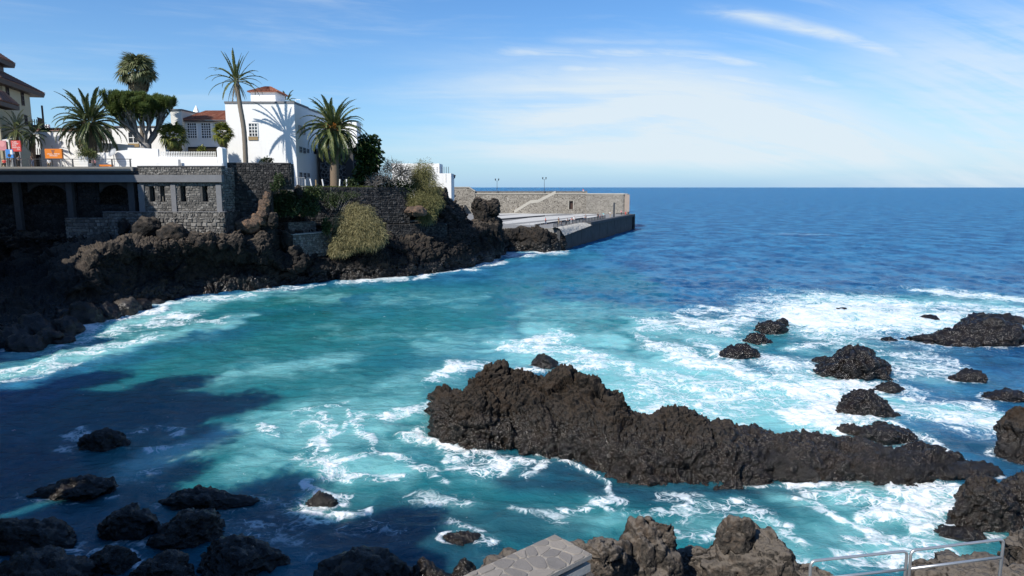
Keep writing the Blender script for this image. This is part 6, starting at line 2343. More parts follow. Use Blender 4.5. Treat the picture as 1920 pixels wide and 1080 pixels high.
def pose(kind):
    """Joint tables of a 1.72 m figure facing -Y: standing, leaning on a rail, walking, or seated."""
    J = dict(pelvis=(0, 0, .95, .12), waist=(0, .01, 1.10, .115), chest=(0, .02, 1.30, .135), neck=(0, .01, 1.47, .055), jaw=(0, -.02, 1.56, .070), head=(0, -.01, 1.63, .092), crown=(0, 0, 1.70, .06),
             hipL=(-.09, 0, .90, .095), kneeL=(-.10, -.02, .50, .062), ankL=(-.10, .02, .09, .042), toeL=(-.11, -.14, .035, .035), hipR=(.09, 0, .90, .095), kneeR=(.10, -.02, .50, .062), ankR=(.10, .02, .09, .042), toeR=(.11, -.14, .035, .035),
             shL=(-.18, .02, 1.40, .065), elL=(-.23, .03, 1.12, .045), wrL=(-.24, -.04, .88, .032), hdL=(-.24, -.08, .80, .036), shR=(.18, .02, 1.40, .065), elR=(.23, .03, 1.12, .045), wrR=(.24, -.04, .88, .032), hdR=(.24, -.08, .80, .036))
    if kind == 'lean':
        for k, d in dict(chest=(0, -.14, -.06), neck=(0, -.22, -.10), jaw=(0, -.28, -.12), head=(0, -.28, -.12), crown=(0, -.27, -.12), shL=(0, -.18, -.07), shR=(0, -.18, -.07), elL=(0, -.30, -.02), elR=(0, -.30, -.02), wrL=(.06, -.46, .16), wrR=(-.06, -.46, .16), hdL=(.08, -.50, .22), hdR=(-.08, -.50, .22), waist=(0, -.05, -.01)).items():
            J[k] = tuple(a + b for a, b in zip(J[k][:3], d)) + (J[k][3],)
    if kind == 'walk':
        for k, d in dict(kneeL=(0, -.16, .03), ankL=(0, -.20, .0), toeL=(0, -.22, 0), kneeR=(0, .06, 0), ankR=(0, .26, .08), toeR=(0, .24, .02), elL=(0, .12, 0), wrL=(0, .16, .04), hdL=(0, .16, .05), elR=(0, -.10, .02), wrR=(0, -.20, .10), hdR=(0, -.24, .12)).items():
            J[k] = tuple(a + b for a, b in zip(J[k][:3], d)) + (J[k][3],)
    if kind == 'sit':
        for k in J:
            x, y, z, r_ = J[k]
            J[k] = (x, y, z - .48, r_)
        for s, sg_ in (('L', -1), ('R', 1)):
            J['hip' + s] = (sg_ * .10, -.04, .45, .095)
            J['knee' + s] = (sg_ * .12, -.44, .48, .062)
            J['ank' + s] = (sg_ * .12, -.42, .09, .042)
            J['toe' + s] = (sg_ * .12, -.58, .035, .035)
            J['el' + s] = (sg_ * .24, -.04, .66, .045)
            J['wr' + s] = (sg_ * .14, -.26, .55, .032)
            J['hd' + s] = (sg_ * .11, -.34, .55, .036)
    B = [('pelvis', 'waist'), ('waist', 'chest'), ('chest', 'neck'), ('neck', 'jaw'), ('jaw', 'head'), ('head', 'crown')]
    for s in 'LR':
        B += [('pelvis', 'hip' + s), ('hip' + s, 'knee' + s), ('knee' + s, 'ank' + s), ('ank' + s, 'toe' + s), ('chest', 'sh' + s), ('sh' + s, 'el' + s), ('el' + s, 'wr' + s), ('wr' + s, 'hd' + s)]
    return J, B


def fat(J, names, k):
    return {n: J[n][:3] + (J[n][3] * k,) for n in names}


FIG = {}
for kind in ('stand', 'lean', 'walk', 'sit'):
    J, B = pose(kind)
    body = skin_mesh('person', J, B, M['skin'], 2)
    # fingers and nose
    bm = bmesh.new()
    bm.from_mesh(body)
    extra = MB()
    for s, sg_ in (('L', -1), ('R', 1)):
        w, h = Vector(J['wr' + s][:3]), Vector(J['hd' + s][:3])
        d = (h - w).normalized()
        side = Vector((0, 1, 0)).cross(d).normalized() if abs(d.y) < 0.9 else Vector((1, 0, 0))
        for i, L in enumerate((.070, .080, .074, .058)):
            b0 = h + side * (-.027 + .018 * i)
            extra.tube([b0, b0 + d * L * .55, b0 + d * L + Vector((0, -.015, 0))], [.0095, .0085, .006], 5)
        b0 = w.lerp(h, .5) + side * -.03
        extra.tube([b0, b0 - side * .03 + d * .02, b0 - side * .035 + d * .055], [.011, .010, .007], 5)
    hd = Vector(J['head'][:3])
    extra.tube([hd + Vector((0, -.085, .0)), hd + Vector((0, -.115, -.035)), hd + Vector((0, -.085, -.045))], [.012, .018, .01], 5)
    em = extra.mesh('extra', M['skin'], smooth=True)
    bm.from_mesh(em)
    bm.to_mesh(body)
    bm.free()
    bpy.data.meshes.remove(em)
    shirt = skin_mesh('shirt', fat(J, ['waist', 'chest', 'pelvis', 'neck', 'shL', 'elL', 'shR', 'elR'], 1.20), [('pelvis', 'waist'), ('waist', 'chest'), ('chest', 'neck'), ('chest', 'shL'), ('shL', 'elL'), ('chest', 'shR'), ('shR', 'elR')], M['cloth_white'])
    tr = skin_mesh('trousers', fat(J, ['pelvis', 'hipL', 'kneeL', 'ankL', 'hipR', 'kneeR', 'ankR'], 1.22), [('pelvis', 'hipL'), ('hipL', 'kneeL'), ('kneeL', 'ankL'), ('pelvis', 'hipR'), ('hipR', 'kneeR'), ('kneeR', 'ankR')], M['cloth_dark'])
    hm = MB()
    hm.tube([hd + Vector((0, .035, -.05)), hd + Vector((0, .030, .02)), hd + Vector((0, .015, .075)), hd + Vector((0, .01, .105))], [.085, .100, .082, .03], 10)
    FIG[kind] = (body, shirt, tr, hm.mesh('hair', M['hair'], smooth=True))


def person(kind, x, y, z, rz, shirt, trousers, label, group=None, hair='hair', sc=1.0):
    b, s, t, h = FIG[kind]
    o = link('person', b, None, (x, y, z), (0, 0, rz))
    o.scale = (sc, sc, sc)
    tag(o, label, 'person', group)
    for nm, me, mt in (('shirt', s, shirt), ('trousers', t, trousers), ('hair', h, hair)):
        c = link(nm, me, o)
        c.material_slots[0].link = 'OBJECT'
        c.material_slots[0].material = M[mt]
    return o


G = 'people on the pier'
for kind, px, py, rz, s, t, lab in (
        ('walk', 1023, 422, 1.6, 'cloth_red', 'cloth_denim', 'person in a red top walking across the pier deck'),
        ('stand', 1047.5, 421, 2.4, 'cloth_dark', 'cloth_khaki', 'person in a dark top standing left of the railing bend'),
        ('sit', 1052, 424.5, 0.4, 'cloth_grey', 'cloth_denim', 'person in grey sitting at the near end of the quay railing'),
        ('lean', 1062, 421.5, 0.6, 'cloth_white', 'cloth_dark', 'person in a white top leaning on the near part of the quay railing'),
        ('lean', 1071, 420, 0.6, 'cloth_pink', 'cloth_white', 'person in a pale pink top leaning on the quay railing'),
        ('stand', 1076.5, 418.5, 0.2, 'cloth_white', 'cloth_grey', 'person all in white and grey beside the one in pale pink'),
        ('lean', 1095, 415.5, 0.7, 'cloth_white', 'cloth_denim', 'stooping person in a white top and jeans at the middle of the railing'),
        ('stand', 1098, 414.5, 0.3, 'cloth_grey', 'cloth_dark', 'person in grey close behind the stooping one'),
        ('stand', 1121, 411, 0.4, 'cloth_dark', 'cloth_dark', 'person in dark clothes left of the one with the teal top'),
        ('sit', 1125, 411.5, 0.2, 'cloth_pink', 'cloth_denim', 'person in pink sitting at the feet of the group of anglers'),
        ('stand', 1131.5, 409, 0.5, 'cloth_teal', 'cloth_white', 'person in a pale teal top standing at the quay edge'),
        ('walk', 1144, 407, 0.8, 'cloth_white', 'cloth_khaki', 'person in a white top walking between the teal one and the dark post'),
        ('stand', 1165, 404, 0.2, 'cloth_pink', 'cloth_dark', 'person in a pink top and black trousers near the end of the pier'),
        ('stand', 1173, 403.5, 0.1, 'cloth_grey', 'cloth_red', 'person in grey and red at the outer end of the pier'),
        ('walk', 954, 398.5, 1.2, 'cloth_white', 'cloth_white', 'person in white at the foot of the pale wall left of the stair')):
    q = W(px, py, ZD)
    person(kind, q.x, q.y, ZD, rz, s, t, lab, G, sc=1.12)
q = P(1093.5, 359, YF + 4.4)
person('sit', q.x, YF + 4.4, zP + 0.22 - 0.42, 0.2, 'cloth_red', 'cloth_white', 'person with a red top sitting on the parapet of the sea wall', G, sc=1.04)
stp = P(967.5, 391, YF - 1.0)
zst = float(np.interp(stp.x, [p[0] for p in sp], [p[1] for p in sp])) - 0.26
person('walk', stp.x, YF - 1.0, zst, -1.4, 'cloth_white', 'cloth_white', 'person in white on the lowest steps of the sea wall stair', G, sc=1.04)
G = 'people on the terrace'
for kind, px, Y, rz, s, t, lab in (('sit', 9, 101.0, 0.3, 'cloth_red', 'cloth_dark', 'person in red sitting on the terrace at the left picture edge'), ('stand', 19, 101.6, 2.6, 'cloth_dark', 'cloth_dark', 'person in black standing at the railing below the blue poster'),
                                   ('lean', 36, 101.2, 0.9, 'cloth_grey', 'cloth_dark', 'person in a pale grey top bending over by the terrace railing'), ('sit', 93, 101.0, 0.4, 'cloth_white', 'cloth_khaki', 'person in a white top sitting below the orange sign'),
                                   ('sit', 97, 101.2, -0.2, 'cloth_grey', 'cloth_khaki', 'second person in a pale top sitting below the orange sign, to the right'), ('sit', 177, 100.8, 0.5, 'cloth_pink', 'cloth_dark', 'person in pink sitting on the terrace by the orange bench'),
                                   ('lean', 62, 101.6, 0.2, 'cloth_dark', 'cloth_denim', 'person in dark clothes leaning forward left of the white wall')):
    q = P(px, 312, Y)
    person(kind, q.x, Y, 17.9, rz, s, t, lab, G)

# ------------------------------------------------------------------ paved wall end and steel railing below the viewpoint
ZS = 9.3
c0, c1 = W(1040, 1001, ZS), W(1110, 1038, ZS)
wv = Vector((c1.x - c0.x, c1.y - c0.y))
wid = wv.length
wv.normalize()
lv = Vector((W(865, 1080, ZS).x - c0.x, W(865, 1080, ZS).y - c0.y)).normalized()
LS = 4.2


def sp2(u, v, z):
    return (c0.x + lv.x * u + wv.x * v, c0.y + lv.y * u + wv.y * v, z)


par = empty('paved_wall', sp2(0, 0, ZS - 1.5), 'wall end paved on top with irregular grey flagstones at the bottom of the picture', 'wall')


def ring(u0, u1, v0, v1, z0, z1):
    return [sp2(u0, v0, z0), sp2(u1, v0, z0), sp2(u1, v1, z0), sp2(u0, v1, z0), sp2(u0, v0, z1), sp2(u1, v0, z1), sp2(u1, v1, z1), sp2(u0, v1, z1)]


mb = MB()
mb.hexa(ring(-0.0, LS, 0.0, wid, ZS - 0.085, ZS - 0.012))
mb.build('mortar_bed', M['joint'], par)
mb = MB()
mb.hexa(ring(0.10, LS, 0.08, wid - 0.09, ZS - 0.17, ZS - 0.087))
mb.build('shadow_gap', M['mortar'], par)
mb = MB()
mb.hexa(ring(0.015, LS, 0.02, wid - 0.012, ZS - 0.30, ZS - 0.172))
mb.build('ledge', M['pale_cement'], par)
mb = MB()
mb.hexa(ring(0.06, LS, 0.06, wid - 0.06, ZS - 2.2, ZS - 0.302))
mb.build('wall_core', M['mid_stone'], par)
# flagstones: a Voronoi pattern clipped to the top of the wall
rs_ = random.Random(19)
pts = []
while len(pts) < 62:
    c = (rs_.uniform(-0.05, LS), rs_.uniform(-0.03, wid + 0.03))
    if all((c[0] - p[0]) ** 2 + (c[1] - p[1]) ** 2 > 0.17 ** 2 for p in pts):
        pts.append(c)
    elif rs_.random() < 0.0005:
        break


def clip(poly, nx, ny, d):
    out = []
    for i in range(len(poly)):
        a, b = poly[i], poly[(i + 1) % len(poly)]
        da, db = a[0] * nx + a[1] * ny - d, b[0] * nx + b[1] * ny - d
        if da <= 0:
            out.append(a)
        if da * db < 0:
            t = da / (da - db)
            out.append((a[0] + (b[0] - a[0]) * t, a[1] + (b[1] - a[1]) * t))
    return out


for p in pts:
    poly = [(0.004, 0.004), (LS, 0.004), (LS, wid - 0.004), (0.004, wid - 0.004)]
    for q in pts:
        if q is p or not poly:
            continue
        nx, ny = q[0] - p[0], q[1] - p[1]
        poly = clip(poly, nx, ny, (q[0] ** 2 + q[1] ** 2 - p[0] ** 2 - p[1] ** 2) / 2)
    if len(poly) < 3:
        continue
    cx, cy = sum(a for a, _ in poly) / len(poly), sum(b for _, b in poly) / len(poly)
    R_ = max(math.hypot(a - cx, b - cy) for a, b in poly)
    f = 1 - 0.014 / max(R_, 0.05)
    # round the corners a little
    rp = []
    for i in range(len(poly)):
        a, b, c = poly[i - 1], poly[i], poly[(i + 1) % len(poly)]
        for s, e in ((b, a), (b, c)):
            rp.append((s[0] + (e[0] - s[0]) * 0.20, s[1] + (e[1] - s[1]) * 0.20))
    top = ZS + rs_.uniform(-0.002, 0.006)
    n = len(rp)
    lo = [sp2(cx + (a - cx) * f, cy + (b - cy) * f, ZS - 0.03) for a, b in rp]
    hi = [sp2(cx + (a - cx) * f, cy + (b - cy) * f, top - 0.006) for a, b in rp]
    tp = [sp2(cx + (a - cx) * (f - 0.05), cy + (b - cy) * (f - 0.05), top + rs_.uniform(-.002, .002)) for a, b in rp]
    mb = MB()
    mb.tint = rs_.random()
    mb.add(lo + hi + tp, [(i, (i + 1) % n, n + (i + 1) % n, n + i) for i in range(n)] + [(n + i, n + (i + 1) % n, 2 * n + (i + 1) % n, 2 * n + i) for i in range(n)] + [tuple(range(2 * n, 3 * n))])
    ob = mb.build('flagstone', M['flag'], par)
    if ob.data.polygons[-1].normal.z < 0:
        ob.data.flip_normals()

rl = empty('steel_railing', P(1700, 1060, 9.2) - Vector((0, 0, 1.2)), 'polished steel tube railing of two rounded panels in the bottom right corner', 'railing')


def rail_panel(xa, ya, Ya, xb, yb, Yb, r=0.021):
    a, b = P(xa, ya, Ya), P(xb, yb, Yb)
    d = (b - a)
    L = d.length
    d.normalize()
    c = 0.07
    mb = MB()
    path = [a + Vector((0, 0, -1.15)), a + Vector((0, 0, -c))]
    for k in range(1, 5):
        t = k / 5 * PI / 2
        path.append(a + d * (c * (1 - math.cos(t))) + Vector((0, 0, -c * (1 - math.sin(t)))))
    path += [a + d * c, b - d * c]
    for k in range(1, 5):
        t = k / 5 * PI / 2
        path.append(b - d * (c * (1 - math.sin(t))) + Vector((0, 0, -c * (1 - math.cos(t)))))
    path += [b + Vector((0, 0, -c)), b + Vector((0, 0, -1.15))]
    mb.tube(path, r, 12)
    pnl = mb.build('railing_panel', M['steel'], rl, smooth=True)
    mb = MB()
    z = Vector((0, 0, -0.285))
    mb.tube([a + z, b + z], r * 0.95, 12)
    mb.build('middle_bar', M['steel'], pnl, smooth=True)


rail_panel(1520.5, 1052, 8.95, 1701, 1033, 9.18)
rail_panel(1708.5, 1032, 9.19, 1882, 1011, 9.42)
mb = MB()
a, b = P(1470, 1055, 8.95), P(1960, 1005, 9.45)
mb.slab(xy(a), xy(b), 0.5, 6.5, a.z - 1.12, 0.25)
tag(mb.build('railing_base', M['concrete'], base=(a.x, a.y, 6.5)), 'concrete footing that carries the steel railing', 'kerb')

# ------------------------------------------------------------------ the sea
SSS = 0.92


def water_mat():
    m, g, b = new_mat('sea_water')
    p = g.pos()
    x, y, z = g.sep(p)
    milk, foam, teal, navy, green = (g.attr(n) for n in ('milk', 'foam', 'teal', 'navy', 'green'))
    wv = g.noise(p, 0.16, 4, 0.55, 0, 'Color')
    w2 = g.noise(p, 0.75, 3, 0.55, 0, 'Color')
    half = (0.5, 0.5, 0.5)
    wp = g.vmath('ADD', p, g.vmath('SCALE', g.vmath('SUBTRACT', wv, half), 7.0))
    wp = g.vmath('ADD', wp, g.vmath('SCALE', g.vmath('SUBTRACT', w2, half), 1.5))
    cloud = g.noise(wp, 0.22, 6, 0.62)
    strk = g.noise(g.vmath('MULTIPLY', wp, (0.22, 0.75, 0.4)), 1.0, 6, 0.62)
    mk = milk + teal * 0.14
    ml = g.ss(mk + (cloud - 0.5) * 0.85 * (mk * 3.0).min(1.0) + (strk - 0.5) * 0.85 * (mk * 3.0).min(1.0), 0.06, 0.98)
    brk = g.noise(wp, 1.3, 4, 0.6)
    e1 = g.voro(g.vmath('MULTIPLY', wp, (0.8, 1.1, 1.0)), 0.75, 'DISTANCE_TO_EDGE') + (brk - 0.5) * 0.10
    e2 = g.voro(wp, 2.1, 'DISTANCE_TO_EDGE') + (brk - 0.5) * 0.16
    n2 = (1.0 - (g.noise(wp, 0.30, 4, 0.60) * 2.0 - 1.0).abs() * 7.5).max(0.0)
    lace = (g.ss(e1, 0.0, 0.085, 1.0, 0.0) * 0.95).max(g.ss(e2, 0.0, 0.12, 1.0, 0.0) * 0.62).max(n2 * 0.9) * g.ss(brk, 0.30, 0.62, 0.25, 1.15)
    patch = g.noise(wp, 0.9, 7, 0.68)
    k = (foam * 3.2).min(1.0)
    fine = g.noise(wp, 4.5, 5, 0.70)
    f = foam * 0.80 + (lace * 0.95 + (patch - 0.5) * 1.5 + (strk - 0.5) * 1.3 + (cloud - 0.5) * 0.8 + (fine - 0.5) * 1.1) * k
    f = g.ss(f, 0.30, 1.36)
    # scattered flecks of foam in the bay
    fl = g.ss(g.noise(wp, 1.9, 6, 0.70), 0.665, 0.72) * g.ss(teal + milk, 0.15, 0.8) * 0.55
    f = f.max(fl)
    rip = g.noise(g.vmath('MULTIPLY', p, (0.14, 0.11, 0.0)), 1.0, 9, 0.78)
    deep = g.mix(g.ss(rip, 0.40, 0.62), (0.005, 0.056, 0.148), (0.030, 0.162, 0.300))
    c = g.mix(teal, deep, (0.010, 0.140, 0.160))
    c = g.mix(green, c, (0.006, 0.100, 0.098))
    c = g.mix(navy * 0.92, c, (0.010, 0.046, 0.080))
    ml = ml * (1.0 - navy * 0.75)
    c = g.mix(ml, c, (0.20, 0.49, 0.50))
    c = g.mix((f * 0.5), c, (0.40, 0.68, 0.72))
    c = g.mix(f, c, (0.74, 0.77, 0.78))
    g.put(b.inputs['Base Color'], c)
    g.put(b.inputs['Subsurface Weight'], g.mixf(f, SSS, 0.08))
    b.inputs['Subsurface Radius'].default_value = (0.5, 1.0, 1.2)
    b.inputs['Subsurface Scale'].default_value = 3.2
    open_ = g.ss(y, 42.0, 170.0)                   # the open sea is choppier than the bay: rougher, with less mirror in it
    g.put(b.inputs['Roughness'], g.mixf(f, 0.13 + open_ * 0.25, 0.75))
    b.inputs['IOR'].default_value = 1.333
    g.put(b.inputs['Specular IOR Level'], g.mixf(f, 0.32 - open_ * 0.22, 0.08))
    far = g.ss(y, 70.0, 260.0)
    h = (g.noise(g.vmath('MULTIPLY', p, (0.8, 1.25, 1.0)), 0.9, 5, 0.62) * 0.55 + g.noise(g.vmath('MULTIPLY', wp, (0.9, 1.4, 1.0)), 3.2, 3, 0.55) * 0.13)
    h = h + g.noise(g.vmath('MULTIPLY', p, (0.6, 1.0, 1.0)), 0.30, 6, 0.72) * 3.2 * far + f * 0.10
    g.put(b.inputs['Normal'], g.bump(h, 0.62, 0.75))
    return m


M['water'] = water_mat()


def polar_grid():
    rs = [15.0]
    while rs[-1] < 520:
        r = rs[-1]
        rs.append(r + max(r * r / 11500.0, 0.045))
    far = np.geomspace(rs[-1] * 1.02, 45000, 60)
    r = np.concatenate([np.array(rs), far])
    a = np.concatenate([np.radians(np.linspace(-120, -45, 26)[:-1]), np.radians(np.linspace(-45, 45, 800)), np.radians(np.linspace(45, 120, 26)[1:])])
    return r, a


r_, a_ = polar_grid()
RR, AA = np.meshgrid(r_, a_, indexing='ij')
WX, WY = (RR * np.sin(AA)).ravel(), (RR * np.cos(AA)).ravel()
NW = len(WX)


Q0 = np.stack([WX, WY, WX * 0], -1).astype(np.float32)
QS = np.clip(RR.ravel() / 45.0, 0.6, 4.0).astype(np.float32)   # streaks wander more the larger they lie
WARP = []
for k in range(2):
    WARP.append((fbm(Q0 / 4.5, 3, 60 + 7 * k, 0.6) * 1.5 * np.minimum(QS, 2.0)).astype(np.float32))
    WARP[k][RR.ravel() > 700] = 0


def stroke(arr, x0, y0, x1, y1, hw, amp, mode='max', soft=1.0):
    """A streak on the water between two photo pixels, hw photo pixels to each side (as seen); laid out in world metres."""
    a, b = W(x0, y0), W(x1, y1)
    mx, my = (x0 + x1) / 2, (y0 + y1) / 2
    m = W(mx, my)
    dist = (m - Vector((0, 0, H))).length
    lat = hw * dist / F * 1.15                                  # across the view
    dep = max((W(mx, my - hw).y - W(mx, my + hw).y) * 0.5, 0.1)  # along the view
    R = 4.0
    lo_x, hi_x = min(a.x, b.x) - lat * R, max(a.x, b.x) + lat * R
    lo_y, hi_y = min(a.y, b.y) - dep * R, max(a.y, b.y) + dep * R
    s = np.nonzero((WX > lo_x) & (WX < hi_x) & (WY > lo_y) & (WY < hi_y))[0]
    wob = min(1.0, 0.35 + hw / 12.0)
    px, py = (WX[s] + WARP[0][s] * wob - a.x) / lat, (WY[s] + WARP[1][s] * wob - a.y) / dep
    bx, by = (b.x - a.x) / lat, (b.y - a.y) / dep
    L = bx * bx + by * by
    t = np.clip((px * bx + py * by) / L, 0, 1) if L > 1e-9 else 0.0
    d2 = (px - t * bx) ** 2 + (py - t * by) ** 2
    v = amp * np.exp(-(d2 ** soft) * 0.9)
    if mode == 'max':
        arr[s] = np.maximum(arr[s], v)
    elif mode == 'add':
        arr[s] += v
    else:
        arr[s] *= 1 - v


def strokes(arr, rows, mode='max'):
    for r in rows:
        pts, hw, amp = r[:-2], r[-2], r[-1]
        if len(pts) == 2:
            stroke(arr, pts[0], pts[1], pts[0], pts[1], hw, amp, mode)
        for k in range(0, len(pts) - 2, 2):
            stroke(arr, *pts[k:k + 4], hw, amp, mode)


milk, foam, teal, navy, green = (np.zeros(NW, dtype=np.float32) for _ in range(5))
# teal shallows: the bay and the water round the rocks
strokes(teal, [(520, 640, 900, 600, 90, 1), (380, 580, 620, 560, 24, 1), (560, 552, 760, 540, 16, .9), (160, 640, 400, 600, 40, 1), (300, 700, 800, 760, 120, 1), (700, 560, 1000, 545, 32, .8), (950, 520, 1200, 530, 26, .55), (1000, 600, 1250, 640, 70, 1), (1200, 620, 1600, 640, 46, .8), (1600, 600, 1900, 590, 16, .6),
               (250, 850, 900, 960, 150, 1), (900, 980, 1800, 1000, 130, 1), (1150, 720, 1560, 770, 70, .9), (950, 490, 1120, 480, 12, .4), (1500, 565, 1900, 560, 14, .7)])
strokes(green, [(430, 640, 650, 620, 22, .75), (480, 600, 600, 590, 20, .7), (300, 655, 420, 680, 14, .45), (500, 570, 640, 552, 16, .8), (560, 700, 700, 690, 20, .3), (330, 690, 420, 700, 16, .5)])
strokes(navy, [(700, 960, 1000, 990, 45, .75), (960, 900, 1300, 935, 20, .95), (1250, 925, 1480, 925, 14, .8), (870, 1000, 900, 1030, 22, .7), (1080, 915, 1130, 925, 18, .7),  # dark water; streaks in front of the outcrop paint its dark reflection
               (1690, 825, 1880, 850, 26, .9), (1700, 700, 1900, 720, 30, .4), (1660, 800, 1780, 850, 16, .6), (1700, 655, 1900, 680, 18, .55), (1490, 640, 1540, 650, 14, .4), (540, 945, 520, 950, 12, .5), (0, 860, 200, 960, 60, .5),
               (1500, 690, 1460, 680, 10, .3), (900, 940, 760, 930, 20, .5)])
strokes(navy, [(640, 985, 900, 1060, 60, .85), (480, 975, 660, 1000, 40, .75), (830, 845, 900, 858, 5, .7), (900, 862, 1050, 880, 10, .85), (1050, 885, 1180, 915, 12, .9), (1180, 920, 1500, 925, 16, .9), (330, 940, 600, 965, 16, .5), (0, 780, 330, 760, 50, .35), (940, 1000, 1060, 1000, 26, .6), (1300, 960, 1500, 955, 18, .45)])  # those along the outcrop's waterline paint its reflection and shade
strokes(milk, [(120, 640, 340, 580, 26, .85), (0, 700, 250, 645, 30, .8), (250, 645, 450, 600, 18, .6), (330, 572, 520, 548, 12, .6), (520, 548, 640, 560, 10, .35),
               (250, 880, 420, 815, 30, .75), (420, 815, 560, 770, 28, .60), (480, 860, 620, 850, 40, .45), (420, 700, 640, 680, 22, .40), (560, 800, 720, 780, 60, .55), (600, 860, 740, 890, 35, .6),
               (740, 720, 860, 700, 24, .4), (800, 640, 1000, 650, 26, .35), (950, 650, 1180, 690, 34, .8), (1000, 620, 1150, 640, 20, .7), (1180, 610, 1350, 640, 24, .55),
               (1150, 740, 1480, 770, 52, 1.0), (1250, 690, 1500, 740, 40, 1.0), (1200, 690, 1330, 720, 34, .9), (1500, 600, 1800, 600, 24, .9), (1500, 560, 1920, 575, 13, .65), (1700, 610, 1830, 605, 14, .7),
               (1350, 700, 1560, 720, 26, .8), (1690, 760, 1880, 790, 30, .75), (1690, 690, 1800, 700, 20, .5), (1480, 650, 1560, 670, 14, .35), (1640, 670, 1760, 720, 20, .4),
               (1080, 985, 1320, 985, 26, .42), (1320, 985, 1560, 1000, 34, .52), (1420, 1030, 1560, 1070, 34, .6), (1480, 940, 1780, 930, 22, .75), (1560, 980, 1800, 985, 30, .7), (1600, 1040, 1780, 1020, 26, .7),
               (700, 925, 580, 905, 20, .25), (1000, 580, 1250, 590, 22, .35), (700, 560, 900, 560, 16, .25), (620, 620, 800, 640, 16, .18)])
